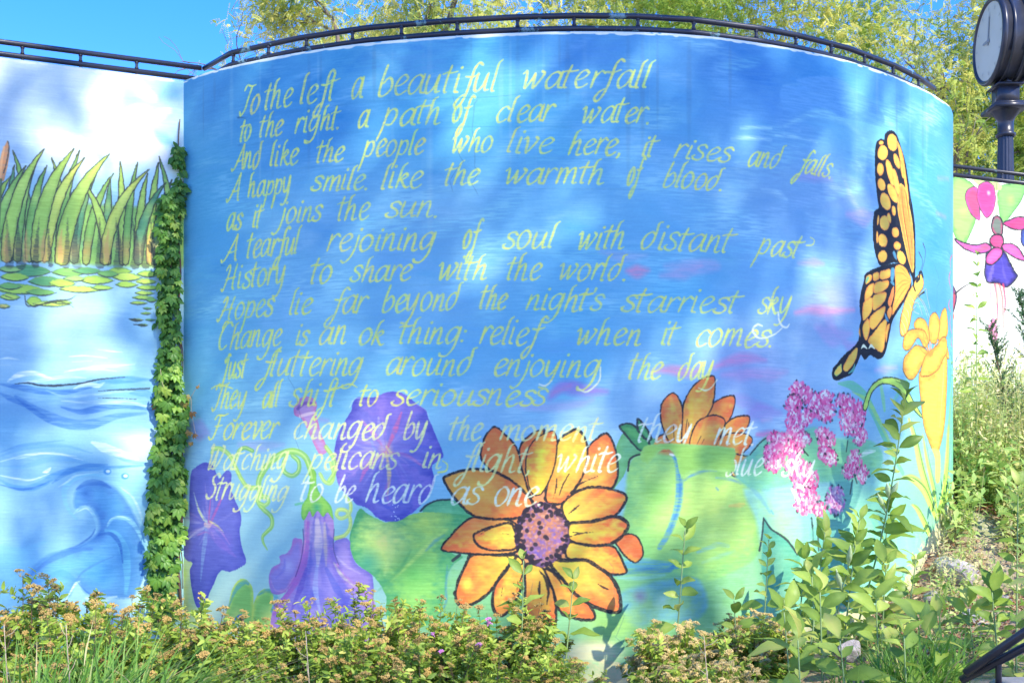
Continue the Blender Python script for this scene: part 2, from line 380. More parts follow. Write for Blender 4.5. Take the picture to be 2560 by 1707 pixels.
def letters(cv):
    r = np.random.default_rng(4)
    for ln, words in enumerate(POEM):
        xs = []
        for w in words:
            text, tile, p0, p1, xh = w[:5]
            col = w[5] if len(w) > 5 else YL
            a, b = S_(tile, [p0, p1])
            xs += [a, b]
            run = sum(GL[c][0] for c in text)-.15
            d = b-a; L = float(np.hypot(*d)); ex = d/L; a = a-ex*xh*.1; L -= xh*.12; d = d; up = np.array([ex[1], -ex[0]])
            sx = L/run; sy = xh*.92 if xh < 50 else xh*.9
            adv = 0.; slant = .24
            for ci, ch in enumerate(text):
                wdt, strokes = GL[ch]
                jit = r.normal(0, .025, 2); hj = 1+r.normal(0, .035)
                for st in strokes:
                    p = np.asarray(st, float)
                    if ch == 'f' and ci < len(text)-1: p = p*[1, 1.0]
                    p = catmull(p, 6) if len(p) > 2 else p
                    X = (p[:, 0]+adv+jit[0])*sx+p[:, 1]*slant*sy; Yv = (p[:, 1]+jit[1])*sy*hj
                    Q = a+X[:, None]*ex+Yv[:, None]*up
                    dd = np.gradient(Q, axis=0); th = np.arctan2(-dd[:, 1], dd[:, 0])
                    nib = np.abs(np.sin(th-math.radians(28)))
                    wd = (2.9+4.3*nib)*(.9+.0035*xh)*r.uniform(.88, 1.12)
                    if len(p) < 3: wd[:] = 9
                    wd[-1] *= .6; wd[0] *= .8
                    c = np.clip(np.asarray(col)+r.normal(0, 5, 3), 0, 255)
                    cv.stroke(Q, wd, c, .93, 1.4, .3, smooth=1, rag=.7)
                adv += wdt
        # flourishes that tail off some words
        LINE_BANDS.append(np.array(xs))
    for t, pts, wd, c in [('B2', [(745,600),(750,650),(770,690),(800,700),(818,678)], [5,5,6,5,3], WH), ('B2', [(580,730),(610,765),(650,770),(720,745),(770,705)], [7,6,5,4,3], WH), ('B2', [(575,725),(585,700),(610,680),(640,690)], [5,6,5,4], WH),
                          ('B2', [(345,1040),(310,1090),(270,1110),(225,1095)], [3,4,5,3], (244,236,200)), ('B1', [(1700,960),(1690,1050),(1610,1120),(1550,1095)], [4,4,5,3], (244,240,200)), ('B2', [(930,165),(970,160),(980,130),(955,112)], [4,4,3,3], YL),
                          ('B1', [(1380,1050),(1340,1080),(1300,1070)], [4,5,3], WH), ('C1', [(640,190),(690,180),(700,140),(670,115)], [5,5,4,3], YL), ('A0', [(1990,915),(2020,925),(2045,905)], [3,4,3], YL), ('B0', [(1380,1100),(1420,1080),(1480,1085),(1520,1100)], [3,4,4,3], YL),
                          ('B1', [(-30,1100),(60,1070),(110,1090)], [3,5,3], YL)]:
        cv.stroke(S_(t, pts), wd, c, .9, 1.2, .3, rag=.6)
# ------------------------------------------------------------------ the big mural
def paint_main():
    cv = Canvas(MAIN, -0.05, float(MAIN.tu[-1])+.95, -0.3, WALL_TOP, 330)
    notes = [(500,200,(64,140,215)),(800,120,(78,165,228)),(650,170,(60,145,220)),(1100,110,(88,180,238)),(1300,120,(66,140,222)),(1500,110,(72,150,228)),(1700,130,(58,135,222)),
      (1900,180,(62,150,232)),(2100,230,(84,160,240)),(480,400,(72,165,225)),(750,300,(68,150,228)),(1000,250,(84,180,240)),(1200,260,(88,188,240)),(1500,260,(80,158,228)),
      (1800,250,(80,150,230)),(1950,300,(120,195,238)),(2120,400,(66,158,240)),(450,550,(80,170,232)),(700,500,(112,175,232)),(1000,500,(112,172,228)),(1300,560,(92,172,232)),
      (1500,430,(104,178,236)),(1800,430,(112,165,228)),(1950,450,(126,165,228)),(2140,550,(56,142,230)),(450,750,(92,178,232)),(700,700,(112,180,236)),(1000,700,(122,185,236)),
      (1300,720,(84,176,236)),(1550,680,(84,178,238)),(1800,640,(104,172,238)),(1900,700,(150,155,215)),(2150,700,(64,142,230)),(450,900,(108,188,228)),(700,850,(114,184,236)),
      (1000,850,(92,178,238)),(1300,850,(80,176,240)),(1500,850,(110,180,238)),(1700,850,(148,162,228)),(1900,850,(150,188,236)),(2000,800,(120,180,238)),(2160,850,(80,170,235)),
      (450,1020,(120,178,232)),(600,1000,(125,184,232)),(1100,950,(134,186,236)),(1350,950,(150,194,238)),(1500,900,(150,186,236)),(1750,950,(142,172,232)),(1950,1000,(125,180,232)),
      (600,1150,(138,190,226)),(950,1080,(130,190,236)),(430,1300,(170,218,205)),(600,1250,(150,200,226)),(560,1350,(188,224,222)),(500,1450,(205,226,205)),(1000,1480,(130,192,176)),
      (1500,1450,(150,200,165)),(1450,1500,(190,205,170)),(1700,1300,(132,200,150)),(1900,1350,(108,196,190)),(2080,1300,(130,214,196)),(2130,1100,(130,200,165)),(1600,1420,(120,195,185)),
      (1850,1450,(110,190,190)),(1300,1500,(150,196,150)),(700,1500,(160,190,210)),(2000,1200,(125,205,175)),(2190,300,(70,150,240)),(2190,1000,(100,190,175)),(2190,1280,(140,205,170))]
    cv.field([(x*2560/2352., y*2560/2352., c) for x, y, c in notes])
    r = np.random.default_rng(21)
    def around(x, y, c, q):
        d = q.normal(0, 1)
        return np.clip(c+np.array([22, 15, 7])*d+q.normal(0, 4, 3), 0, 255)
    cv.dabs(650, [(430, 100), (2380, 1250)], around, 95, 34, .42, 0, .5, r)
    cv.dabs(900, [(430, 60), (2380, 1250)], around, 55, 11, .42, 0, .4, r)
    deep = lambda x, y, c, q: np.array([56, 134, 216])+q.normal(0, 6, 3)
    cv.dabs(75, [(460, 80), (2380, 350)], deep, 110, 26, .3, .05, .3, r)
    lightc = lambda x, y, c, q: np.array([150, 215, 245])+q.normal(0, 6, 3)
    cv.dabs(90, [(460, 90), (2350, 900)], lightc, 80, 22, .4, -.1, .4, r)
    # cloud bands near the top right and the flat repainted patch
    for pts, wd, c, a in [
        ([(790,820),(900,770),(1000,740),(1100,760),(1200,810),(1300,900)], 60, (150,214,240), .5),
        ([(440,905),(560,900),(700,915)], 14, (205,240,250), .8), ([(500,835),(600,830),(700,838)], 12, (190,235,250), .8),
        ([(730,880),(860,895),(1000,930)], 12, (190,232,250), .7), ([(900,860),(980,870),(1030,885)], 10, (60,130,210), .6),
        ([(780,560),(880,550),(980,555)], 8, (150,200,240), .5), ([(1400,760),(1500,830),(1580,930)], 70, (140,212,245), .5),
        ([(1640,900),(1700,1000),(1730,1060)], 40, (120,200,245), .45), ([(1250,1040),(1300,1100),(1350,1180)], 50, (170,222,248), .4),
        ([(640,1240),(740,1260),(800,1300)], 40, (180,225,250), .5), ([(1180,1180),(1230,1300),(1300,1400)], 50, (190,200,240), .4)]:
        cv.stroke(S_('A2', pts), [wd*.1, wd*.38, wd*.1], c, a, 9, .6)
    cv.poly(S_('A2', [(770,570),(900,560),(860,520),(960,500),(1080,500),(1180,530),(1260,600),(1400,700),(1440,800),(1380,820),(1280,790),(1150,760),(1060,710),(960,700),(850,740),(770,680)]),
            (88,160,236), alpha=.85, soft=5)
    for pts, wd, a in [([(400,640),(520,650),(640,700),(740,660)], 50, .5), ([(380,340),(440,330)], 30, .4), ([(1320,420),(1340,700)], 50, .3)]:
        cv.stroke(S_('A1', pts), [wd*.2, wd*.5, wd*.2], (110,205,246), a, 10, .5)
    # rose and violet cloud streaks
    rose = (222,138,196); vio = (160,130,224)
    for t, pts, wd, c, a in [
        ('B2', [(1000,700),(1100,760),(1220,740)], 90, (176,150,220), .5), ('B2', [(540,980),(680,1010),(800,990)], 60, (196,150,214), .5), ('B1', [(1700,200),(1850,240),(2000,230)], 50, (176,170,228), .4), ('B2', [(860,605),(960,585),(1080,595),(1240,585)], 42, rose, .75), ('B2', [(880,280),(980,275),(1040,285)], 36, rose, .4), ('B1', [(1880,330),(1940,335),(2010,325)], 55, rose, .75),
        ('B1', [(2100,360),(2240,345),(2352,300)], 60, (190,150,215), .5), ('B2', [(10,300),(150,290),(340,300),(200,350)], 50, (190,160,222), .45),
        ('B2', [(330,960),(430,920),(560,900),(660,915)], 50, (205,135,205), .75), ('B1', [(2040,990),(2150,975),(2300,1000),(2352,960)], 48, (220,130,190), .6), ('B2', [(0,980),(100,970)], 40, rose, .6),
        ('B2', [(380,1010),(500,1010),(620,1020)], 50, (190,145,215), .55), ('B1', [(1370,1160),(1450,1090),(1600,1110),(1740,1120)], 62, vio, .8), ('B1', [(1380,1130),(1500,1085)], 36, (225,130,190), .55),
        ('B1', [(1150,1210),(1300,1225),(1550,1200),(1650,1170)], 38, (175,165,228), .6), ('B2', [(460,1150),(520,1180),(700,1230)], 60, (150,135,215), .5), ('B2', [(520,1300),(620,1250),(760,1260)], 70, (160,135,220), .55),
        ('B2', [(610,1400),(680,1395),(740,1385)], 26, (228,110,180), .9), ('B2', [(640,1310),(700,1300)], 26, rose, .4), ('B2', [(1180,800),(1250,850),(1300,800)], 70, (185,140,215), .55),
        ('B2', [(1380,980),(1440,975),(1520,960)], 40, (190,160,225), .5), ('B2', [(1060,560),(1080,660),(1140,760)], 50, (165,145,220), .4), ('A2', [(1780,1390),(1840,1420)], 46, (190,130,200), .4),
        ('A2', [(1790,1160),(1860,1170)], 40, (200,140,200), .35), ('A2', [(860,1160),(980,1150),(1090,1170)], 56, (175,150,225), .45), ('A2', [(1200,1400),(1300,1420),(1360,1400)], 80, (185,150,220), .5),
        ('B0', [(1260,1340),(1300,1370),(1360,1390)], 90, (150,130,215), .5), ('B0', [(2080,1300),(2140,1310)], 40, (160,130,215), .6), ('A1', [(860,580),(960,600)], 46, (90,140,215), .4),
        ('C0', [(1560,10),(1700,20),(1850,10)], 46, (170,160,230), .45)]:
        S = S_(t, pts); cv.stroke(S, [wd*.2, wd*.6, wd*.16], c, min(1, a*1.1), 12, .3)
    # white lip where the paint stops under the rail
    for i in range(150):
        x = 462+i*(2380-462)/150.
        q = cv.px([(x, 100)])[0]; cv.ellipse((q[0], r.uniform(-1, 3)), r.uniform(6, 26), r.uniform(1, 3.6), 0, (240,240,238), .9, .5)
    # ---------------- big background leaves
    G1, G2, G3, Y1 = (96,180,96), (140,206,98), (74,160,120), (212,232,120)
    def leaf(t, pts, fill=G2, rim=G1, rimw=40, **k): cv.poly(S_(t, pts), fill, rim, rimw, **k)
    # under everything: broad green ground behind the flowers
    leaf('C1', [(640,640),(900,700),(1100,760),(1400,760),(1900,560),(2500,560),(2700,900),(2600,1300),(2200,1500),(1400,1500),(700,1500),(450,1300),(420,1000)], (118,186,130), (128,192,160), 120, soft=14)
    leaf('C1', [(540,450),(590,390),(650,370),(740,370),(860,470),(900,520),(800,640),(650,560)], (110,196,140), (80,170,120), 30, ink=0)
    leaf('C1', [(125,428),(180,460),(235,490),(300,515),(400,490),(520,452),(700,455),(860,490),(760,640),(730,720),(800,740),(740,790),(700,860),(690,960),(640,1130),(520,1200),(400,1170),(300,1130),(300,1000),(230,880),(150,820),(90,760),(60,640),(80,540)],
         (140,206,104), (78,168,110), 62, grad=[(S_('C1', [(290,640)])[0], 240*K, (236,240,130)), (S_('C1', [(560,520)])[0], 210*K, (210,232,96)), (S_('C1', [(480,850)])[0], 170*K, (100,190,92)), (S_('C1', [(180,780)])[0], 120*K, (74,170,140))])
    for pts, wd, c, a in [([(330,900),(480,760),(600,640),(700,560)], 34, (204,230,110), .7), ([(300,560),(330,700),(290,860)], 60, (200,228,130), .5), ([(560,700),(620,640),(680,600)], 26, (70,150,190), .6),
                          ([(700,800),(690,930),(690,1040),(640,1130)], 14, (60,130,190), .8), ([(740,780),(700,860),(690,960)], 12, (80,150,180), .6), ([(250,960),(380,840),(460,700)], 30, (84,174,100), .5)]:
        cv.stroke(S_('C1', pts), [wd*.1, wd*.38, wd*.1], c, a, 5, .5)
    cv.stroke(S_('C1', [(735,765),(780,730)]), 8, (50,60,70), .9); cv.stroke(S_('C1', [(525,440),(570,400),(640,372),(720,368)]), 5, (50,60,70), .9, rag=2)
    leaf('C1', [(640,1160),(760,1110),(900,1130),(1010,1150),(1000,1230),(760,1220)], (140,212,130), (90,180,140), 30)
    # right: large pale leaf field with blue outlines
    leaf('C1', [(1880,150),(1960,60),(2080,20),(2200,10),(2420,20),(2570,40),(2680,120),(2760,330),(2830,440),(2790,600),(2700,760),(2560,840),(2400,900),(2200,850),(2000,820),(1900,640),(1830,560),(1860,420)],
         (160,212,112), (128,196,118), 60, soft=8, grad=[(S_('C2', [(330,420)])[0], 330*K, (206,232,108)), (S_('C1', [(2060,330)])[0], 130*K, (134,200,96)), (S_('C2', [(360,200)])[0], 90*K, (120,184,96)), (S_('C1', [(1980,700)])[0], 160*K, (122,194,110)), (S_('C2', [(250,120)])[0], 90*K, (104,172,92))])
    leaf('C1', [(1820,1010),(1860,960),(1960,930),(2080,900),(2240,880),(2350,900),(2400,1060),(2300,1160),(2060,1160),(1960,1200),(1880,1160)], (118,178,140), (100,170,190), 50, soft=10, grad=[(S_('C1', [(1960,1000)])[0], 60*K, (110,110,160)), (S_('C1', [(2100,1030)])[0], 70*K, (140,196,210))])
    leaf('C2', [(520,300),(690,330),(820,360),(900,520),(880,700),(760,760),(640,690),(600,500)], (150,214,170), (140,206,196), 60, soft=10)
    leaf('C2', [(640,690),(655,490),(700,560),(790,620),(850,680),(890,760),(820,900),(700,960),(640,860)], (108,188,170), (80,172,160), 40, soft=4)
    cv.stroke(S_('C2', [(622,700),(640,600),(650,490)]), 5, (45,55,65), .85, rag=2); cv.stroke(S_('C2', [(655,500),(700,560),(790,620),(840,680),(870,725)]), [4,6,5], (45,55,65), .85, rag=2)
    cv.stroke(S_('C2', [(962,490),(970,560),(975,640)]), 6, (40,50,60), .85, rag=2)
    for pts, wd, c, a in [([(30,30),(80,110),(98,220),(96,360),(70,480),(20,600),(-30,680)], 40, (66,142,214), .85), ([(60,60),(100,200),(95,400),(40,560)], 14, (40,110,200), .6),
                          ([(105,262),(180,210),(270,180),(340,178)], 14, (86,150,214), .8), ([(340,225),(430,235),(500,262)], 16, (90,150,214), .6), ([(430,200),(520,240),(600,320),(660,400),(690,450)], 24, (110,176,206), .7),
                          ([(700,440),(712,460)], 12, (70,140,210), .8), ([(340,290),(352,304)], 14, (70,140,210), .8), ([(220,710),(300,680),(350,660),(420,670)], 26, (120,186,204), .6), ([(250,780),(360,740),(460,700)], 22, (130,196,196), .5),
                          ([(430,410),(490,405),(520,400)], 26, (232,196,96), .7), ([(-380,840),(-240,790),(-60,790),(80,800)], 50, (70,150,210), .85), ([(-340,860),(-150,830),(20,830),(60,800)], 30, (50,120,200), .7),
                          ([(-440,800),(-300,760),(-100,760)], 30, (110,190,200), .6), ([(-300,880),(-150,880),(0,860)], 24, (120,190,210), .6), ([(220,620),(380,600),(520,640)], 30, (190,228,130), .5)]:
        cv.stroke(S_('C2', pts), [wd*.3, wd*.5, wd*.3], c, a, 4, .55)
    r2 = np.random.default_rng(8)
    for i in range(70):                                         # turquoise scumble low on the right
        p = (r2.uniform(900, 1720), r2.uniform(560, 1000)); c = [(96,200,190), (140,222,196), (110,190,220), (170,226,150)][r2.integers(4)]
        cv.stroke(S_('C2', [p, (p[0]+r2.uniform(-30, 30), p[1]-60), (p[0]+r2.uniform(-40, 40), p[1]-130)]), [2, r2.uniform(8, 22), 2], c, .55, 4, .6)
    cv.poly(S_('C2', [(1030,520),(1200,500),(1290,300),(1290,160),(1180,120),(1150,40),(1110,200),(1060,330)]), (92,170,170), (80,150,160), 20, alpha=.8, soft=6)
    cv.poly(S_('C2', [(960,560),(1200,540),(1240,900),(1230,1240),(1000,1260),(960,1000),(1010,760)]), (84,166,176), (96,176,180), 30, alpha=.75, soft=8)  # milkweed's cast shadow, painted into the mural as a darker teal band
    # left corner pale green shapes
    leaf('C0', [(1190,770),(1255,770),(1250,900),(1265,1000),(1290,1070),(1340,1120),(1300,1240),(1180,1250),(1130,1100),(1160,900)], (206,228,150), (190,222,180), 40, soft=8, grad=[(S_('C0', [(1190,850)])[0], 70*K, (180,216,96)), (S_('C0', [(1170,1080)])[0], 80*K, (238,226,130))])
    for pts in ([(1430,1260),(1450,1180),(1490,1060),(1510,970),(1540,910),(1580,882),(1620,900),(1650,950),(1655,1040),(1640,1260)], [(1645,1260),(1650,1080),(1680,990),(1720,952),(1765,955),(1785,1000),(1775,1080),(1765,1260)]):
        leaf('C0', pts, (146,210,100), (206,228,96), 12, grad=[(S_('C0', [(pts[0][0]+110, 1130)])[0], 90*K, (206,232,120))])
        cv.stroke(S_('C0', [(pts[2][0]+6, pts[2][1]), (pts[3][0]+16, pts[3][1]+10), (pts[4][0]+20, pts[4][1]+20), (pts[5][0]+20, pts[5][1]+24), (pts[6][0], pts[6][1]+16)]), [4, 14, 8], (70,160,190), .7, 3, .4)
    cv.stroke(S_('C0', [(1430,1190),(1510,1180),(1550,1140),(1580,1130),(1582,1170)]), 10, (60,120,210), .8, 2)
    cv.blob(S_('C0', [(1540,1240),(1660,1270),(1480,1230)]), 40, 22, (190,222,240), .8, 0, .8)
    cv.blob(S_('C1', [(1620,1320),(1560,1360),(1680,1370)]), 60, 24, (238,230,200), .8, 0, 1.)
    cv.blob(S_('C1', [(1760,1160),(1660,1220)]), 80, 30, (150,204,110), .7, 0, 1.)
    cv.blob(S_('C1', [(1500,1200),(1440,1270)]), 60, 30, (140,206,170), .6, 0, 1.)
    # ---------------- purple flowers
    PU, PD, PL = (84,78,206), (62,60,186), (150,120,220)
    o = S_('C1', [(300,40)])[0]
    cv.poly(S_('C1', [(70,-210),(80,-260),(110,-298),(160,-300),(220,-300),(280,-325),(340,-338),(410,-325),(460,-290),(500,-258),(560,-215),(575,-170),(600,-110),(620,-60),(655,20),(675,80),(650,110),(600,150),(615,230),(600,300),(550,370),(500,430),(440,475),(380,505),(300,510),(240,485),(180,425),(110,400),(70,360),(-10,270),(-40,120),(-30,0),(10,-110)]),
            (112,108,216), (84,82,202), 34, smooth=4, grad=[(S_('C1', [(330,-230)])[0], 190*K, (120,96,214), .8), (o, 190*K, (150,140,232), .8), (o, 60*K, (246,190,170))], streak=(o, (150,120,226), .55, 7))
    for pts, wd, c, a in [([(300,40),(220,-60),(140,-150)], 34, (206,110,190), .8), ([(310,30),(360,-90),(400,-200)], 40, (214,100,170), .85), ([(300,50),(180,150),(130,250)], 40, (200,100,190), .8), ([(300,60),(320,200),(310,330)], 34, (240,200,130), .9),
                          ([(310,60),(430,80),(540,150)], 30, (206,96,180), .8), ([(290,40),(260,-80),(250,-170)], 40, (170,160,240), .8), ([(340,-80),(390,-30),(480,0),(560,60)], 40, (110,120,230), .5), ([(290,90),(330,70),(300,20)], 30, (250,220,150), .9),
                          ([(420,60),(520,20),(600,30)], 26, (80,90,220), .6), ([(200,300),(260,380),(340,440)], 40, (70,80,214), .7), ([(320,420),(400,380),(480,280)], 40, (80,90,220), .6), ([(330,230),(300,300),(320,400)], 24, (170,100,200), .6),
                          ([(60,-230),(90,-285),(150,-300)], 10, (190,214,250), .8), ([(500,-255),(560,-215),(590,-130)], 8, (190,210,250), .6), ([(200,-40),(215,20),(240,60)], 20, (90,190,240), .5)]:
        cv.stroke(S_('C1', pts), [wd*.15, wd*.35, wd*.1], c, a, 3, .5)
    for i in range(14): cv.blob(S_('C1', [(350+r2.uniform(-20, 40), 400+r2.uniform(0, 100))]), 1.6, 1.6, (214,214,250), .8, 0, .5, 0)
    o = S_('C0', [(1362,530)])[0]
    cv.poly(S_('C0', [(1245,205),(1275,160),(1310,135),(1350,125),(1390,145),(1425,225),(1440,222),(1480,178),(1512,200),(1508,290),(1540,380),(1575,480),(1565,580),(1580,680),(1607,775),(1560,815),(1500,838),(1450,828),(1420,860),(1390,930),(1365,980),(1345,1040),(1290,1072),(1262,1000),(1245,900),(1240,830),(1258,780),(1215,760),(1182,690),(1215,600),(1240,520),(1235,400)]),
            (104,106,214), (86,88,204), 18, grad=[(S_('C0', [(1470,650)])[0], 90*K, (124,104,220)), (o, 110*K, (150,140,226), .6)], streak=(o, (110,110,226), .5, 8))
    for pts, wd, c, a in [([(1362,530),(1300,440),(1265,320)], 24, (200,214,220), .8), ([(1362,530),(1350,400),(1340,260)], 22, (150,130,220), .7), ([(1362,520),(1370,420),(1380,330)], 14, (206,90,170), .8), ([(1370,530),(1420,420),(1480,290)], 20, (200,90,180), .75),
                          ([(1350,540),(1270,590),(1215,640)], 18, (210,220,240), .8), ([(1370,530),(1430,560),(1500,660)], 20, (190,130,220), .7), ([(1355,540),(1330,700),(1310,900)], 40, (140,170,236), .7), ([(1370,560),(1430,640),(1540,740)], 60, (150,110,222), .5),
                          ([(1370,510),(1420,540),(1460,580)], 14, (230,220,130), .8), ([(1330,500),(1300,440),(1285,380)], 12, (230,226,150), .8), ([(1340,530),(1362,540),(1390,520)], 30, (246,190,190), .9), ([(1290,600),(1340,580),(1370,590)], 10, (206,100,190), .8)]:
        cv.stroke(S_('C0', pts), [wd*.35, wd*.4, wd*.08], c, a, 2.5, .5)
    for (t, cx_, cy_, r0, r1, n_) in (('C1', 300, 40, 60, 300, 34), ('C0', 1362, 530, 50, 210, 26)):     # lavender brushwork fanning out of the throats
        for i in range(n_):
            a = r2.uniform(0, 6.28); k1 = r2.uniform(.5, .95)*r1; b_ = a+r2.uniform(-.12, .12)
            cv.stroke(S_(t, [(cx_+r0*math.cos(a), cy_+r0*math.sin(a)), (cx_+k1*.6*math.cos(a), cy_+k1*.6*math.sin(a)), (cx_+k1*math.cos(b_), cy_+k1*math.sin(b_))]), [2, 8, 2], [(176,166,238), (150,140,232), (190,150,224), (96,92,208)][i % 4], .38, 4, .4)
    for i in range(26):
        x0 = r2.uniform(1990, 2160); x1 = x0+(x0-2075)*r2.uniform(1.6, 2.6); y1 = r2.uniform(950, 1180)
        cv.stroke(S_('C0', [(x0, 520), (x0+(x0-2075)*.2, 760), (x1, y1)]), [2, 9, 3], [(190,176,240), (214,170,228), (120,108,220), (170,120,220)][i % 4], .36, 4, .4)
    # bud
    cv.poly(S_('B0', [(1935,1200),(1960,1165),(2000,1150),(2050,1165),(2072,1210),(2060,1250),(2075,1310),(2100,1400),(2140,1500),(2090,1530),(2050,1460),(2000,1350),(1965,1290),(1925,1275),(1918,1235)]), (184,140,212), (206,110,180), 12, grad=[(S_('B0', [(2060,1400)])[0], 60*K, (160,150,214))])
    cv.stroke(S_('B0', [(1945,1230),(1990,1195),(2050,1200)]), 9, (120,70,170), .8, 2, .3); cv.stroke(S_('B0', [(1960,1280),(2010,1265),(2050,1255)]), 8, (236,200,224), .8, 2)
    # trumpet flower
    tr = [(1990,480),(2040,440),(2110,440),(2172,480),(2182,600),(2178,700),(2210,790),(2260,860),(2340,930),(2440,1020),(2460,1140),(2440,1300),(2200,1330),(1780,1330),(1765,1200),(1790,1060),(1860,985),(1930,880),(1965,780),(1982,640)]
    cv.poly(S_('C0', [(1975,640),(1945,620),(1915,622),(1900,680),(1870,720),(1825,735),(1830,780),(1775,815),(1755,880),(1765,950),(1790,985),(1860,970),(1930,880),(1975,760)]), (150,130,222), (184,120,206), 14, grad=[(S_('C0', [(1880,800)])[0], 70*K, (170,160,232))])
    cv.poly(S_('C0', [(2178,700),(2190,640),(2240,615),(2285,640),(2290,700),(2330,790),(2420,850),(2436,900),(2430,1000),(2330,980),(2240,880)]), (152,128,222), (120,108,212), 16, grad=[(S_('C0', [(2240,740)])[0], 60*K, (160,140,226))])
    cv.poly(S_('C0', tr), (142,128,226), (180,124,214), 34, grad=[(S_('C0', [(2075,600)])[0], 170*K, (196,172,214)), (S_('C0', [(2050,1000)])[0], 90*K, (76,84,212)), (S_('C0', [(2260,1050)])[0], 100*K, (86,90,222))], streak=(S_('C0', [(2080,300)])[0], (84,84,214), .5, 14))
    for pts, wd, c, a in [([(2070,500),(2080,650),(2075,800)], 60, (214,190,214), .75), ([(2120,520),(2125,680),(2130,800)], 26, (214,190,170), .6), ([(2010,520),(2000,700),(1960,850),(1860,1010),(1790,1120)], 50, (186,92,202), .75), ([(2000,500),(1995,620),(1985,720)], 10, (232,150,200), .8),
                          ([(2070,800),(2060,950),(2090,1100)], 40, (160,180,240), .6), ([(2180,780),(2230,860),(2320,940)], 22, (214,214,170), .6), ([(2200,740),(2260,800),(2352,850)], 18, (190,170,236), .8), ([(2000,820),(1960,950),(1900,1100)], 40, (96,76,206), .7), ([(2130,820),(2200,950),(2240,1010)], 50, (74,90,214), .6),
                          ([(2250,960),(2330,1000),(2420,1010)], 26, (150,150,240), .6), ([(1770,900),(1800,960),(1860,955),(1920,870)], 10, (214,150,214), .7), ([(1860,760),(1850,830),(1800,880)], 22, (120,110,224), .6)]:
        cv.stroke(S_('C0', pts), [wd*.2, wd*.42, wd*.12], c, a, 3, .5)
    cv.stroke(S_('C0', [(1978,560),(1982,640),(1965,760),(1930,870)]), 3, (80,60,140), .6); cv.stroke(S_('C0', [(2182,560),(2178,690),(2210,790)]), 3, (80,70,140), .6)
    cv.poly(S_('C0', [(1968,480),(1972,410),(2005,350),(2020,280),(2020,190),(2045,170),(2066,200),(2070,290),(2110,350),(2160,410),(2178,500),(2140,450),(2110,480),(2075,440),(2040,480),(2020,440),(1990,500)]), (140,206,84), (110,186,84), 8, grad=[(S_('C0', [(2070,420)])[0], 50*K, (70,176,130))])
    cv.stroke(S_('C0', [(1975,390),(1930,400)]), 6, (96,190,150), .8)
    GT = (138,196,76)
    for t, pts, wd, c in [('C0', [(1385,60),(1400,35),(1450,40),(1500,80),(1545,170),(1580,240),(1620,290),(1665,290)], 12, (170,214,84)), ('C0', [(1545,100),(1560,50),(1600,30),(1650,50)], 10, (120,184,80)),
                          ('C0', [(1700,330),(1690,250),(1735,160),(1800,95),(1880,55),(1950,60),(2000,100),(2030,180),(2040,230)], 17, GT), ('C0', [(1870,90),(1850,140),(1860,190),(1910,212),(1950,180),(1950,120),(1910,80)], 12, (120,184,84)),
                          ('C0', [(1695,310),(1685,380),(1720,430),(1770,480),(1775,540),(1740,580),(1715,610),(1720,650),(1745,695)], [13,13,13,12,12,10,9,7,3], GT), ('C0', [(1700,350),(1740,350),(1755,380),(1730,405),(1700,395)], 11, (150,206,96)),
                          ('C0', [(2260,350),(2290,400),(2280,460),(2230,490),(2198,470),(2210,435),(2260,440),(2285,490),(2285,550),(2250,600),(2190,620)], 10, (190,216,96)), ('C0', [(2090,200),(2120,250),(2160,260),(2180,210),(2160,130)], 10, (170,210,100)),
                          ('B0', [(2130,1480),(2180,1560),(2185,1640),(2150,1700)], 12, (150,205,96))]:
        cv.stroke(S_(t, pts), wd, c, .9, 1.5, .2)
        cv.stroke(S_(t, np.asarray(pts)-[3, 3]), np.asarray(wd)*.3, (214,236,150), .6, 1.5, .2)
    # ---------------- sunflowers
    OR, RO, YE, YO = (247,146,58), (244,106,54), (251,198,56), (248,170,62)
    INK = (40,38,44)
    def petal(t, pts, base, c0=YE, c1=OR, ink=5.5, g=(), flip=False):
        S = S_(t, pts); b = S_(t, [base])[0]; far = S[np.argmax(np.hypot(*(S-b).T))]
        L = float(np.hypot(*(far-b)))
        gr = [(b+(far-b)*.35, L*.5, c0)] if not flip else [(b+(far-b)*.8, L*.5, c0)]
        gr += [(b, L*.3, RO, .7)]
        cv.poly(S, c1, RO, L*.2, smooth=4, grad=gr+list(g), ink=ink, inkc=INK, streak=(b, YE if not flip else OR, .45, 16))
    # second flower, behind
    b2 = (180, 1560)
    for pts, c0, c1 in [([(-110,1500),(-60,1430),(10,1400),(60,1470),(40,1500)], OR, (246,180,110)), ([(60,1490),(10,1400),(-20,1300),(-20,1220),(10,1160),(55,1130),(85,1150),(112,1200),(120,1280),(118,1490)], YO, (246,186,80)),
                        ([(265,1290),(300,1220),(360,1170),(440,1145),(460,1165),(452,1230),(425,1300),(388,1340),(380,1300),(330,1275)], (250,184,60), OR),
                        ([(120,1480),(120,1300),(130,1200),(170,1110),(240,1040),(300,1020),(328,1030),(328,1130),(310,1220),(265,1290),(200,1350),(172,1480)], YO, (246,180,70)),
                        ([(330,1480),(388,1350),(440,1300),(500,1280),(555,1285),(542,1350),(500,1400),(440,1400),(360,1490)], (250,190,70), OR), ([(300,1500),(370,1420),(440,1392),(520,1392),(568,1420),(565,1460),(520,1510),(460,1560),(300,1560)], (250,200,90), YO),
                        ([(170,1490),(190,1370),(240,1300),(320,1275),(385,1295),(392,1350),(350,1440),(310,1500)], YO, (244,160,70)),
                        ([(440,1640),(455,1535),(500,1535),(580,1550),(625,1585),(600,1620),(540,1656),(460,1670)], YE, YO), ([(450,1640),(500,1665),(568,1705),(520,1690)], YO, OR)]:
        petal('B2', pts, b2, c0, c1, 3.6)
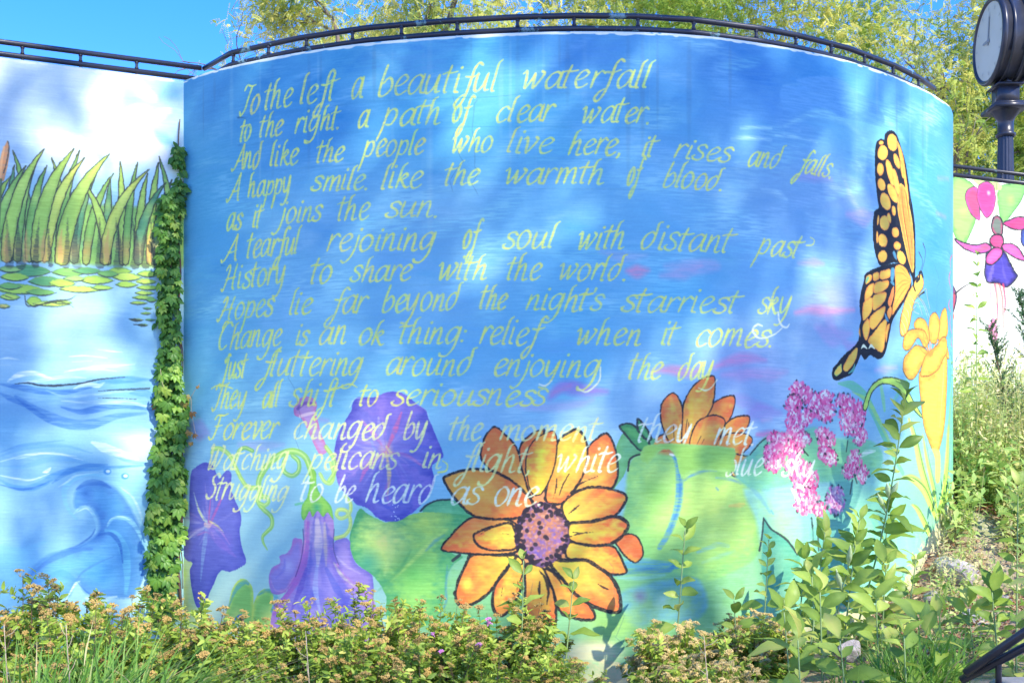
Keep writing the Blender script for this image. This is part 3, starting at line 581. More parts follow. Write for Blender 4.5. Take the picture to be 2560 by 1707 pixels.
    for pts in ([(150,1300),(140,1380),(145,1440)], [(160,1320),(160,1400)], [(60,1340),(65,1440)], [(240,1410),(220,1450),(205,1480)], [(260,1430),(235,1480)]):
        cv.stroke(S_('B2', pts), 2, INK, .7)
    cv.blob(S_('B2', [(330,1470),(60,1490)]), 50, 16, (240,120,60), .8, 0, .8)
    # green repaint that covers part of the last lines comes after the lettering
    leafd = dict(ink=5, inkc=(50,56,60))
    leaf('C1', [(1800,60),(1810,0),(1850,-70),(1900,-110),(1960,-60),(2060,-20),(1990,60),(1900,100),(1870,170),(1840,230),(1780,300),(1800,180)], (110,184,130), (96,170,110), 18)
    leaf('B1', [(1830,1345),(1880,1330),(1930,1350),(1990,1400),(2020,1480),(1960,1500),(1900,1440),(1860,1390)], (84,168,96), (60,140,90), 12, **leafd)
    leaf('B1', [(1945,1300),(1975,1330),(2010,1380),(2030,1430),(1990,1420),(1950,1370)], (90,176,110), (60,140,90), 10, **leafd)
    cv.stroke(S_('C1', [(1880,180),(1890,110),(1930,80),(1970,72)]), 5, INK, .8, rag=2)
    # main sunflower
    b = (1310, 590)
    cv.blob(S_('C1', [(1320, 560)]), 95, 105, (236,130,70), .95, 0, .4, .1)
    P = petal
    P('C1', [(1800,640),(1860,597),(1930,605),(1965,660),(1975,730),(1930,775),(1870,740)], b, (240,170,120), (244,140,80), 4)
    P('C1', [(1225,340),(1120,260),(1000,190),(925,100),(930,20),(960,-60),(1010,-105),(1070,-60),(1130,0),(1165,70),(1200,200),(1240,330)], b, YO, (244,134,60), 4.5)
    P('C1', [(1240,330),(1185,150),(1172,50),(1195,-5),(1250,-60),(1330,-90),(1310,-40),(1250,40),(1235,150),(1260,320)], b, OR, (242,124,54), 4.5)
    P('C1', [(1450,390),(1500,300),(1560,240),(1600,120),(1620,30),(1680,-30),(1740,-62),(1780,0),(1800,70),(1812,180),(1795,260),(1750,300),(1600,320)], b, (250,190,80), OR, 5.5)
    P('C1', [(1350,380),(1360,250),(1395,120),(1410,30),(1440,-30),(1500,-70),(1550,-88),(1590,-40),(1612,40),(1600,150),(1560,250),(1470,380)], b, (250,210,60), (246,170,60), 6, flip=True)
    P('C1', [(1250,320),(1218,200),(1215,120),(1230,40),(1270,-20),(1330,-60),(1395,-75),(1415,0),(1405,120),(1370,230),(1310,330)], b, (250,210,50), (250,214,56), 3)
    P('C1', [(1500,650),(1620,670),(1760,670),(1812,712),(1850,790),(1866,840),(1800,855),(1720,835),(1600,780),(1480,740)], b, YE, (250,196,70), 6)
    P('C1', [(1330,830),(1390,950),(1430,1080),(1500,1130),(1640,1150),(1655,1110),(1600,1030),(1520,960),(1400,850)], b, YO, OR, 7)
    P('C1', [(1215,800),(1212,950),(1210,1100),(1225,1230),(1280,1260),(1350,1240),(1400,1190),(1405,1050),(1380,950),(1330,830),(1280,800)], b, (248,190,60), (246,150,62), 6)
    P('C1', [(1150,740),(1090,830),(1020,920),(1000,1000),(1010,1090),(1060,1120),(1120,1060),(1180,940),(1205,800)], b, YE, (248,196,66), 7)
    P('C1', [(1145,735),(1040,735),(870,730),(820,800),(775,900),(755,990),(785,1052),(870,1042),(960,980),(1020,900),(1085,810)], b, (250,208,56), (246,150,58), 7.5, g=[(S_('C1', [(830,930)])[0], 60*K, (254,236,70))])
    P('C1', [(1150,535),(1050,490),(1000,480),(870,485),(790,535),(720,610),(662,690),(760,710),(900,720),(1050,720),(1170,690)], b, (246,170,70), (244,130,66), 5)
    P('C1', [(1120,530),(1020,540),(930,570),(875,600),(890,650),(940,685),(1040,697),(1150,672)], b, (250,210,66), YE, 6)
    P('C1', [(1210,470),(1060,492),(900,480),(820,430),(740,340),(680,240),(710,210),(800,180),(900,172),(1010,190),(1120,250),(1200,320),(1260,400)], b, YO, (246,150,62), 6.5, flip=True)
    P('C1', [(1450,415),(1500,350),(1590,300),(1680,290),(1760,300),(1862,340),(1850,400),(1790,470),(1700,510),(1580,522),(1490,510)], b, (250,208,70), OR, 6.5)
    P('C1', [(1500,530),(1560,520),(1640,516),(1760,485),(1830,490),(1878,540),(1820,620),(1740,657),(1640,662),(1520,640),(1490,600)], b, YE, (250,204,64), 8)
    P('C1', [(1370,770),(1480,770),(1600,765),(1680,810),(1760,870),(1810,950),(1828,1050),(1815,1098),(1740,1090),(1640,1050),(1540,980),(1450,880)], b, (252,214,60), (246,150,66), 9)
    for pts, wd in [([(1490,460),(1530,430),(1570,395)], 5), ([(1500,610),(1560,590),(1650,580)], 4), ([(1520,580),(1580,585)], 3), ([(1390,360),(1410,290),(1415,230)], 4), ([(1430,340),(1460,260),(1495,200)], 4), ([(1480,350),(1560,270),(1680,215)], 4),
                    ([(1090,740),(1160,800),(1200,770)], 5), ([(1160,930),(1190,860),(1200,800)], 5), ([(1300,830),(1340,880),(1360,960),(1350,1050)], 9), ([(1305,900),(1300,960),(1310,1010)], 8), ([(1330,790),(1400,850),(1450,920)], 9), ([(1680,915),(1720,940),(1755,955)], 6),
                    ([(1390,790),(1385,860)], 4), ([(1060,590),(1110,595)], 4), ([(920,590),(980,555),(1060,530)], 3), ([(1160,900),(1155,960)], 6), ([(1200,1250),(1215,1150),(1230,1100)], 5), ([(1050,1010),(1060,940)], 3)]:
        cv.stroke(S_('C1', pts), [wd*.3, wd, wd*.2], INK, .85, 1.1, 0, rag=3)
    q = S_('C1', [(1318,590)])[0]; k = cv.scale([q])
    cv.poly(S_('C1', [(1318+178*math.cos(a)*(1+.04*math.sin(5*a)), 595+205*math.sin(a)*(1+.04*math.cos(4*a))) for a in np.linspace(0, 2*np.pi, 20, endpoint=False)]), (168,104,100), (96,64,110), 26, grad=[(S_('C1', [(1360,500)])[0], 100*K, (206,130,96)), (S_('C1', [(1280,730)])[0], 120*K, (100,76,180)), (S_('C1', [(1430,640)])[0], 60*K, (140,96,190))])
    for i in range(380):
        a = r2.uniform(0, 2*np.pi); s = r2.uniform(0, 1)**.5
        c = [(206,130,100), (150,110,190), (110,84,190), (190,110,90), (214,150,130)][r2.integers(5)]
        cv.blob(S_('C1', [(1318+165*s*math.cos(a), 595+190*s*math.sin(a))]), r2.uniform(2, 6), r2.uniform(2, 5), c, .6, r2.uniform(0, 3), .6)
    for i in range(120):
        a = r2.uniform(.6*np.pi, 1.75*np.pi) if i < 75 else r2.uniform(0, 2*np.pi); s = r2.uniform(.8, 1.02)
        cv.blob(S_('C1', [(1318+172*s*math.cos(a), 595+200*s*math.sin(a))]), r2.uniform(3, 7), r2.uniform(3, 7), (44,36,52), .9, r2.uniform(0, 3), .4, 0)
    for p in [(1350,480),(1380,470),(1240,500),(1300,520),(1350,620),(1340,610),(1220,570),(1300,585),(1250,690),(1260,470),(1180,600),(1290,440),(1350,410),(1430,440),(1200,640),(1420,700),(1380,740),(1290,770),(1310,440),(1275,660),(1310,550)]:
        cv.blob(S_('C1', [p]), 6, 5, (52,40,56), .9, r2.uniform(0, 3), .5, 0)
    # ---------------- phlox
    cv.poly(S_('B2', [(450,1640),(560,1520),(640,1430),(720,1385),(860,1390),(980,1350),(1110,1420),(1300,1420),(1420,1500),(1400,1650),(1200,1700),(900,1720),(600,1760)]), (120,196,150), (110,190,170), 40, soft=8)
    cv.stroke(S_('B2', [(560,1530),(640,1440),(740,1385)]), 4, INK, .7, rag=2); cv.stroke(S_('C2', [(850,-20),(940,80)]), 4, INK, .7); cv.stroke(S_('B2', [(1190,1510),(1200,1440)]), 4, INK, .6)
    for pts in ([(1000,500),(1010,700)], [(1230,240),(1215,330)], [(1240,200),(1260,260)]): cv.stroke(S_('C2', pts), 5, INK, .6)
    PK = [(240,80,160), (246,120,184), (252,180,214), (255,235,240), (226,50,140), (250,214,226), (214,60,150), (255,245,240), (244,96,170)]
    def phlox(t, x, y, rx, ry, n=70, dark=8, pal=PK):
        for i in range(dark):
            a = r2.uniform(0, 2*np.pi)
            cv.blob(S_(t, [(x+rx*1.0*math.cos(a), y+ry*1.0*math.sin(a))]), r2.uniform(3, 7), r2.uniform(2, 4), (38,34,52), .8, r2.uniform(0, 3), .3, .3)
        cv.blob(S_(t, [(x, y)]), rx*K*.85, ry*K*.85, pal[1], .95, 0, .35)
        for i in range(int(n*1.5)):
            a = r2.uniform(0, 2*np.pi); s = r2.uniform(0, 1)**.55
            px_, py_ = x+rx*.98*s*math.cos(a), y+ry*.98*s*math.sin(a)
            c = pal[r2.integers(len(pal))] if s < .8 else pal[[0, 1, 4, 8, 1][r2.integers(5)]]
            cv.blob(S_(t, [(px_, py_)]), r2.uniform(3, 7.5), r2.uniform(2, 4), c, .9, r2.uniform(.6, 2.4), .45, .35)
        for i in range(n//6):
            a = r2.uniform(0, 2*np.pi); s = r2.uniform(0.2, .8)
            cv.blob(S_(t, [(x+rx*s*math.cos(a), y+ry*s*math.sin(a))]), 2.4, 1.6, (150,60,120), .7, r2.uniform(0, 3), .5, .2)
    for a in [('B2',880,1130,75,80,70,12), ('B2',845,1200,60,60,40,10), ('B2',930,1130,40,50,30,8), ('B2',1010,1210,90,90,80,10), ('B2',1060,1150,50,45,40,6), ('B2',1060,1250,60,70,50,6), ('B2',865,1310,75,80,70,6), ('B2',925,1290,45,60,40,6),
              ('B2',1175,1190,60,60,50,8), ('B2',1225,1290,90,130,120,10), ('B2',1280,1260,40,80,40,5), ('B2',860,1400,70,60,60,5), ('B2',740,1440,70,60,60,6), ('B2',720,1520,80,70,70,8), ('B2',840,1500,70,60,60,5), ('B2',1060,1440,60,80,70,8),
              ('B2',1280,1410,50,60,50,4), ('B2',900,1430,60,50,40,4), ('B2',1030,1390,50,40,30,3), ('B2',1060,1530,60,50,50,6), ('C2',720,120,70,70,50,8), ('C2',700,60,60,50,40,6), ('C2',860,150,70,80,60,4), ('C2',920,230,90,110,110,8), ('C2',1090,100,45,55,40,5), ('C2',930,380,90,90,90,12),
              ('C2',1020,430,45,50,40,6), ('C2',1245,110,50,70,60,6), ('C2',1210,180,50,50,40,6), ('C2',1300,200,40,60,40,6)]:
        phlox(*a)
    phlox('C2', 1120, 370, 62, 100, 80, 16, [(176,100,190), (200,140,210), (190,120,200), (214,180,222), (150,80,170), (226,120,180), (160,110,190), (220,200,230), (196,100,180)])
    cv.blob(S_('C2', [(850,320),(870,360),(900,290)]), 14, 5, (255,250,250), .9, .8, .5)
    cv.stroke(S_('C2', [(1280,90),(1320,60),(1380,50)]), [4, 16, 4], (226,240,244), .8, 2, .6)
    cv.stroke(S_('C2', [(1010,490),(1035,530),(1048,560)]), [10, 6, 2], (232,120,180), .8)
    # ---------------- yellow trumpet lily at the right
    LG, LY = (150,204,76), (196,222,96)
    cv.stroke(S_('B2', [(1140,1065),(1230,1080),(1310,1150),(1370,1260),(1430,1400),(1500,1540),(1560,1650)]), [6,24,26,22,18,16,14], (96,190,150), .9, 2, .25)
    cv.stroke(S_('B2', [(1230,1120),(1330,1180),(1400,1300),(1460,1420),(1540,1600)]), [3,12,14,10,6], (150,206,110), .8, 2, .25)
    cv.stroke(S_('B2', [(1415,1070),(1430,1160),(1440,1240)]), [12, 16, 10], (130,206,150), .8, 2)
    cv.stroke(S_('B2', [(1590,1040),(1550,1100),(1500,1180)]), [6, 14, 8], (110,200,170), .7, 2)
    cv.stroke(S_('B2', [(1870,880),(1880,1000),(1872,1200),(1850,1500),(1840,1800)]), [6,14,22,24,20], (120,200,130), .9, 2, .2)
    cv.stroke(S_('B2', [(1700,1060),(1720,1200),(1740,1400)]), [8,12,8], (120,200,160), .6, 2)
    cv.poly(S_('B2', [(1300,1225),(1318,1160),(1350,1090),(1400,1045),(1460,1028),(1520,1035),(1570,1070),(1610,1150),(1690,1290),(1600,1200),(1550,1120),(1500,1080),(1440,1065),(1390,1085),(1350,1140),(1320,1235)]), (160,208,84), (180,216,90), 8, ink=3.4, inkc=(50,70,50))
    for pts, wd in [([(1600,-160),(1640,-20),(1680,160),(1730,330),(1770,470)], [8,22,32,26,8]), ([(1560,220),(1620,230),(1690,290),(1740,400),(1780,500)], [4,20,28,24,10]), ([(1620,400),(1660,440),(1720,560),(1740,620)], [4,18,24,8]), ([(1860,-100),(1850,100),(1830,300),(1790,480)], [14,30,30,10]), ([(1690,-60),(1720,120),(1760,300),(1785,460)], [4,14,18,8]), ([(1870,240),(1850,340),(1820,420),(1790,500)], [4,12,12,4])]:
        cv.stroke(S_('C2', pts), wd, (166,212,88), .95, 2, .15)
        cv.stroke(S_('C2', np.asarray(pts)+[14, 0]), np.asarray(wd)*.12+1, (50,80,60), .6, 1.2)
        cv.stroke(S_('C2', np.asarray(pts)-[10, 0]), np.asarray(wd)*.3, (206,230,120), .7, 2, .3)
    LI = (110,80,40)
    def lp(pts, g=(), fill=(250,186,66)): cv.poly(S_('B2', pts), fill, (244,146,52), 20, grad=list(g), ink=2.4, inkc=LI)
    lp([(1665,1000),(1680,1200),(1700,1350),(1750,1490),(1772,1520),(1795,1500),(1830,1350),(1845,1150),(1850,950),(1840,860),(1790,960),(1720,1020)], fill=(248,186,72))
    cv.poly(S_('B2', [(1750,1490),(1770,1560),(1775,1700),(1800,1700),(1805,1560),(1795,1500)]), (236,220,110), (190,214,90), 8)
    lp([(1830,760),(1862,890),(1850,900),(1835,870),(1800,880),(1790,800)])
    lp([(1790,780),(1792,720),(1800,650),(1820,590),(1840,575),(1850,620),(1855,720),(1835,770)])
    lp([(1740,790),(1730,700),(1735,640),(1750,612),(1775,605),(1795,645),(1797,720),(1775,800)])
    lp([(1720,800),(1690,720),(1645,712),(1632,675),(1662,640),(1700,650),(1725,700),(1735,780)])
    lp([(1700,830),(1660,765),(1620,820),(1590,850),(1563,835),(1562,800),(1580,735),(1640,712),(1700,725),(1725,800)])
    lp([(1715,850),(1680,825),(1640,820),(1600,860),(1570,900),(1560,970),(1590,1030),(1625,1037),(1660,990),(1690,930),(1730,880)])
    lp([(1720,870),(1690,930),(1675,1010),(1700,1018),(1740,1010),(1790,970),(1825,900),(1848,860),(1845,780),(1820,765),(1780,820)], g=[(S_('B2', [(1730,880)])[0], 50*K, (246,150,60))])
    for pts in ([(1735,880),(1710,800),(1665,770)], [(1740,880),(1730,780),(1715,690)], [(1745,870),(1745,770),(1765,700)], [(1750,880),(1780,800),(1830,780)], [(1735,880),(1690,860),(1640,790)], [(1740,885),(1765,830),(1790,760)], [(1735,870),(1700,790),(1690,700)]):
        cv.stroke(S_('B2', pts), [7, 3.5, 1], (240,130,50), .85, 1.5, .3)
    for pts, c in [([(1800,1000),(1785,1200),(1775,1400)], (244,180,60)), ([(1720,1040),(1740,1250),(1765,1430)], (244,186,70)), ([(1830,900),(1820,1100),(1800,1350)], (246,220,130)), ([(1690,990),(1740,1000),(1790,960)], (240,160,50))]:
        cv.stroke(S_('B2', pts), [2, 6, 2], c, .7, 1.5, .3)
    # ---------------- butterfly
    BK, BY, BO, BB = (24,26,34), (250,182,62), (244,136,52), (70,140,190)
    cv.poly(S_('B2', [(1445,-560),(1480,-582),(1515,-560),(1545,-480),(1580,-350),(1605,-180),(1625,-60),(1638,60),(1640,180),(1640,300),(1632,400),(1612,350),(1570,292),(1500,272),(1420,296),(1388,240),(1370,140),(1366,40),(1375,-50),(1405,-85),(1395,-150),(1382,-280),(1378,-420),(1385,-490),(1412,-527),(1440,-520)]), BK, ink=2.5, inkc=BK)
    cv.poly(S_('B2', [(1500,285),(1400,310),(1320,352),(1308,400),(1290,460),(1282,520),(1280,590),(1288,650),(1278,700),(1275,770),(1240,830),(1180,880),(1120,950),(1098,990),(1105,1030),(1130,1042),(1180,1022),(1225,1000),(1260,930),(1285,875),(1312,907),(1345,878),(1400,903),(1440,870),(1470,750),(1492,650),(1560,540),(1612,440),(1600,340),(1560,290)]), BK, ink=2, inkc=BK)
    def cell(pts, f=BY, rim=BO): cv.poly(S_('B2', pts), f, rim, 5, soft=1.2, smooth=4)
    def oval(x, y, rx, ry, a=0., f=BY, rim=BO):
        th = np.linspace(0, 2*np.pi, 9, endpoint=False)+.3
        cell([(x+rx*math.cos(t)*math.cos(a)-ry*math.sin(t)*math.sin(a), y+rx*math.cos(t)*math.sin(a)+ry*math.sin(t)*math.cos(a)) for t in th], f, rim)
    # orange inner part of the fore wing
    cell([(1525,-515),(1560,-430),(1585,-260),(1600,-120),(1580,-170),(1560,-320),(1535,-420)], (248,180,66))
    cell([(1540,-240),(1580,-200),(1600,-100),(1622,20),(1634,180),(1628,340),(1600,280),(1570,160),(1545,40),(1525,-70),(1530,-150)], BO, (246,190,70))
    for pts, c in [([(1550,-200),(1570,0),(1600,180),(1618,320)], BK), ([(1580,-180),(1600,0),(1620,180)], BK), ([(1535,-60),(1560,60),(1590,200)], (90,120,110)), ([(1560,-220),(1590,-60),(1615,120)], YE), ([(1540,-140),(1570,40),(1600,220)], (246,200,80)), ([(1530,-90),(1570,100),(1610,290)], (240,120,50))]:
        cv.stroke(S_('B2', pts), [1, 2.6, 1], c, .8, 1)
    for a in [(1492,-507,34,58,-.15), (1428,-440,34,50,.05), (1412,-332,22,42,0), (1420,-232,26,42,-.25), (1446,-122,32,60,-.3), (1418,-505,16,14,0), (1478,-310,22,90,-.25), (1515,-250,18,90,-.2), (1494,-175,26,68,-.4), (1500,-62,14,34,-.1), (1440,18,32,50,-.1), (1470,-14,13,34,-.2),
              (1428,132,30,44,-.2), (1510,80,24,34,-.1), (1522,167,24,28,-.2), (1428,236,30,40,.1), (1550,244,26,46,-.35), (1520,-385,18,52,-.3), (1555,-330,10,60,-.15), (1398,0,7,34,.1), (1392,110,7,40,0)]:
        oval(*a)
    cell([(1500,240),(1492,215),(1505,200),(1520,240),(1518,262)], BB, (60,110,160)); cv.stroke(S_('B2', [(1530,170),(1525,220),(1540,265)]), 4, (70,150,130), .6)
    for pts in ([(1322,370),(1345,356),(1358,362),(1350,398),(1318,418)], [(1366,350),(1400,340),(1402,385),(1366,396)], [(1410,336),(1440,326),(1476,320),(1474,372),(1412,386)], [(1322,440),(1370,410),(1368,450),(1358,492),(1310,526)],
                [(1378,410),(1425,396),(1466,394),(1460,440),(1405,476),(1368,470)], [(1300,540),(1360,505),(1362,560),(1350,606),(1300,655)], [(1372,490),(1448,470),(1440,530),(1372,590),(1362,540)], [(1302,680),(1332,642),(1345,700),(1322,785),(1298,740)],
                [(1352,622),(1440,560),(1436,620),(1400,680),(1362,715),(1338,680)], [(1450,642),(1448,740),(1432,850),(1400,855),(1330,790),(1372,730)], [(1474,676),(1462,740),(1450,800),(1446,740),(1455,690)], [(1276,700),(1282,740),(1280,765),(1272,730)]):
        cell(pts, (250,178,60), (244,130,50))
    cell([(1478,480),(1498,430),(1502,470),(1480,560),(1460,540)], (240,120,60)); cell([(1480,560),(1488,600),(1470,645),(1455,600)], (246,150,60))
    cell([(1480,320),(1500,310),(1508,340),(1495,400),(1480,390)], BB, (60,120,170)); cell([(1440,600),(1462,640),(1466,665),(1448,650)], BB, (60,120,170)); cell([(1478,400),(1500,404),(1504,430),(1480,410)], BB, (60,120,170)); cell([(1498,560),(1508,500),(1512,540),(1502,580)], BB, (60,120,170))
    cell([(1510,305),(1540,290),(1575,310),(1604,360),(1612,410),(1570,500),(1530,560),(1490,620),(1494,560),(1506,490),(1512,420),(1506,360)], (247,160,56), (244,136,50))
    for pts in ([(1605,400),(1560,395),(1510,440)], [(1605,405),(1550,430),(1505,500)], [(1600,420),(1550,480),(1500,570)], [(1600,385),(1560,350),(1515,345)], [(1595,370),(1560,320),(1530,305)]): cv.stroke(S_('B2', pts), [1, 2.6, 1], (226,110,40), .8, 1)
    cell([(1256,832),(1210,880),(1175,940),(1170,975),(1195,987),(1240,935),(1264,865)], BY, BO); cell([(1152,937),(1112,990),(1122,1018),(1160,992),(1158,960)], BY, (150,190,110)); cv.stroke(S_('B2', [(1205,1000),(1235,975),(1245,940)]), [3, 9, 3], (80,170,160), .9, 1)
    cell([(1318,392),(1330,365),(1338,380),(1322,412)], (100,170,130), (100,170,130))
    for x in (1303, 1352): cv.stroke(S_('B2', [(x-16,838),(x,820),(x+22,838)]), [2, 9, 3], (236,240,214), .95, 1)
    cv.poly(S_('B2', [(1628,420),(1650,375),(1672,352),(1690,375),(1694,430),(1672,470),(1640,515),(1622,580),(1604,680),(1582,740),(1556,757),(1540,725),(1546,640),(1570,540),(1600,465)]), (250,190,74), (246,150,60), 8, ink=2.6, inkc=LI)
    for pts in ([(1560,560),(1590,590),(1600,640)], [(1552,600),(1580,640),(1592,690)], [(1548,650),(1570,690),(1580,735)], [(1575,525),(1605,550),(1615,590)], [(1590,490),(1620,510),(1632,540)], [(1545,700),(1560,735),(1565,752)]): cv.stroke(S_('B2', pts), [1, 3, 1], (240,226,190), .8, 1); cv.stroke(S_('B2', np.asarray(pts)+[6, 4]), [1, 2.6, 1], (226,110,50), .8, 1)
    for pts, wd in [([(1628,400),(1640,385),(1655,375)], 7), ([(1668,370),(1668,345),(1682,340),(1690,370)], 7), ([(1650,400),(1668,380)], 8), ([(1660,500),(1680,480),(1700,470)], 5), ([(1640,460),(1630,430),(1632,400)], 6)]: cv.stroke(S_('B2', pts), wd, BK, .9, 1.2)
    for pts in ([(1680,340),(1700,270),(1707,200),(1692,152)], [(1675,330),(1690,270),(1665,208)]): cv.stroke(S_('B2', pts), [1.6, 1.8, 4], (60,60,60), .85, 1)
    for pts in ([(1640,520),(1690,470),(1715,450),(1722,500),(1740,580)], [(1640,540),(1665,545),(1690,620)], [(1660,500),(1700,540),(1740,640)], [(1620,570),(1640,600),(1670,615)], [(1665,505),(1700,560),(1725,640)], [(1615,600),(1650,560)]): cv.stroke(S_('B2', pts), [2.6, 1.8, 1.2], (90,90,70), .8, 1); cv.stroke(S_('B2', np.asarray(pts)-[3, 2]), 1.3, (230,220,130), .7, 1)
    # neighbour mural's red edge peeks round the far end
    for pts in ([(1884,225),(1870,260),(1872,310)], [(1872,330),(1862,380),(1874,450)], [(1866,520),(1860,560),(1874,600)], [(1874,620),(1868,680),(1880,740)], [(1880,760),(1876,800),(1884,830)]): cv.stroke(S_('B2', pts), [3, 6, 3], (226,84,70), .9, 1.2)
    u_end = (float(MAIN.tu[-1])-cv.u0)*cv.ppm
    letters(cv)
    # green repaint over the last line
    cv.poly(S_('C2', [(-160,90),(-130,20),(-60,6),(60,0),(220,10),(457,32),(455,110),(458,186),(330,180),(180,180),(110,230),(80,100),(30,40),(-40,60),(-110,140)]), (148,204,90), (150,206,110), 10, soft=3, smooth=2, grad=[(S_('C2', [(260,90)])[0], 90*K, (118,180,92))])
    cv.A[:] += ((cv.grain-.5)*10+(cv.speck-.5)*7)[..., None]
    for i in range(46):                                         # rain runs under the rail, hairline cracks
        x = r.uniform(0, cv.W); L_ = r.uniform(60, 420); y0 = r.uniform(0, 12)
        cv.ellipse((x, y0+L_*.5), r.uniform(1.5, 6), L_*.5, 0, [(70,90,120), (200,215,225)][i % 2], r.uniform(.06, .17), 1., .3)
    for i in range(7):
        x, y = r.uniform(200, cv.W-200), r.uniform(60, cv.H-300); P_ = [(x, y)]
        for j in range(9): P_.append((P_[-1][0]+r.normal(0, 9), P_[-1][1]+r.uniform(8, 34)))
        for (ax, ay), (bx, by) in zip(P_[:-1], P_[1:]): cv.ellipse(((ax+bx)/2, (ay+by)/2), math.hypot(bx-ax, by-ay)*.55, .9, math.atan2(by-ay, bx-ax), (50,80,120), .28, .8)
    # bare pale render low down where the paint stops: along a line that climbs to the right
    e = cv.px(S_('C2', [(-900,1420),(-300,1430),(300,1300),(900,1150),(1300,1050),(1540,950),(1640,720),(1740,600),(1800,480),(1870,370),(1900,350)]))
    xx = np.arange(cv.W); ey = np.interp(xx, e[:, 0], e[:, 1])
    yy = np.arange(cv.H)[:, None]
    m = np.clip((yy-ey[None]+(cv.rag-.5)*60)/5, 0, 1)*np.clip((xx[None]-e[0, 0])/200, 0, 1)
    m = m*(.75+.25*np.clip((cv.speck-.4)*5, 0, 1))
    cv.mix((0, 0, cv.W, cv.H), (205,196,178), m)
    return cv
def paint_left():
    cv = Canvas(LEFT, 0.6, 4.21, -0.3, WALL_TOP, 330)
    N = lambda t, l: [(S_(t, [(x, y)])[0][0], S_(t, [(x, y)])[0][1], c) for x, y, c in l]
    cv.field(N('A0', [(-900,600,(190,205,225)),(-400,500,(180,205,235)),(0,430,(228,236,244)),(150,560,(160,185,220)),(100,800,(140,170,220)),(300,600,(150,180,222)),(330,430,(200,215,235)),(500,480,(225,234,244)),(600,700,(236,242,250)),(800,600,(244,247,252)),  # blue-grey notes at upper left put dappled tree shade into the wash
        (900,900,(246,249,252)),(1060,620,(170,215,244)),(1120,560,(120,190,234)),(1080,760,(150,205,240)),(1160,700,(160,180,225)),(1000,1000,(244,250,252)),(1050,880,(130,195,240)),(350,950,(214,230,246)),(500,1100,(200,226,246)),(700,950,(170,210,240)),(660,1200,(120,190,240)),(900,1200,(170,215,246)),(20,1000,(120,160,220)),(200,1300,(130,190,220))])
      + N('B0', [(0,420,(140,190,232)),(300,350,(150,196,238)),(500,350,(130,185,240)),(700,500,(150,196,236)),(400,600,(156,200,240)),(900,600,(140,196,240)),(200,700,(140,185,234)),(600,750,(146,184,236)),(900,800,(130,190,234)),(300,850,(150,196,240)),(0,760,(140,184,232)),(50,900,(146,190,234)),
        (700,930,(180,220,244)),(300,1000,(140,190,238)),(900,960,(140,200,240)),(800,1100,(80,160,228)),(300,1120,(80,150,220)),(600,1150,(130,180,232)),(100,1200,(110,165,226)),(500,1250,(90,140,220)),(900,1230,(90,150,224)),(100,1350,(110,180,236)),(300,1350,(150,200,240)),(700,1350,(130,184,234)),(900,1450,(200,228,246)),(400,1450,(130,196,236)),(-700,600,(140,190,235)),(-700,1200,(100,160,225))])
      + N('C0', [(100,300,(120,176,234)),(100,450,(126,180,236)),(300,500,(150,200,240)),(50,600,(150,205,244)),(100,750,(90,170,236)),(300,650,(120,180,236)),(800,300,(120,190,236)),(900,450,(150,208,240)),(920,750,(120,195,236)),(400,1050,(150,200,240)),(900,950,(170,216,240)),(60,900,(90,160,232)),(-600,500,(120,180,236)),(600,1300,(120,180,230))]), 3.)
    r = np.random.default_rng(31)
    def around(x, y, c, q): return np.clip(c+np.array([16, 12, 7])*q.normal(0, 1), 0, 255)
    cv.dabs(420, [(-500, 150), (459, 1500)], around, 90, 14, .4, 0, .1, r)
    for pts, wd, c, a in [([(820,740),(900,720),(1000,760),(1100,720)], 90, (250,252,254), .8), ([(700,620),(850,560),(1000,640)], 120, (250,251,253), .8), ([(950,1000),(1000,960),(1060,1020)], 110, (252,253,254), .9), ([(1020,860),(1060,900),(1120,930)], 70, (110,188,238), .7), ([(1060,620),(1110,600),(1170,640)], 90, (120,190,236), .6),
                          ([(640,1010),(700,1060),(690,1180)], 70, (130,196,240), .7), ([(330,940),(420,900),(520,900)], 60, (244,248,252), .8), ([(1150,760),(1170,900),(1180,1000)], 40, (170,186,226), .7), ([(540,1130),(560,1260),(640,1300)], 80, (236,246,252), .7)]:
        cv.stroke(S_('A0', pts), [wd*.15, wd*.4, wd*.15], c, a, 12, .4)
    for i in range(60):
        x = r.uniform(-1800, 1215)
        q = cv.px(S_('A0', [(x, 400+x*.1)]))[0]; cv.ellipse((q[0], r.uniform(-1, 3)), r.uniform(6, 24), r.uniform(2, 5), 0, (244,240,232), .9, .5)
    # reflections in the pond
    GR = [(168,210,80), (120,184,96), (90,164,110), (190,220,90), (150,196,110), (214,200,110)]
    BL = (50,58,62)
    def zig(t, x, y, w, h, c):
        cv.poly(S_(t, [(x-w*.5, y), (x-w*.15, y-h*.5), (x+w*.3, y-h*.35), (x+w*.55, y+h*.1), (x+w*.2, y+h*.45), (x-w*.25, y+h*.4)]), c, (110,160,100), 4, soft=1.5)
        cv.stroke(S_(t, [(x-w*.5, y), (x-w*.1, y+h*.45), (x+w*.3, y+h*.4), (x+w*.6, y+h*.05)]), [2, 4, 1], BL, .75, 1.2, .4, rag=2)
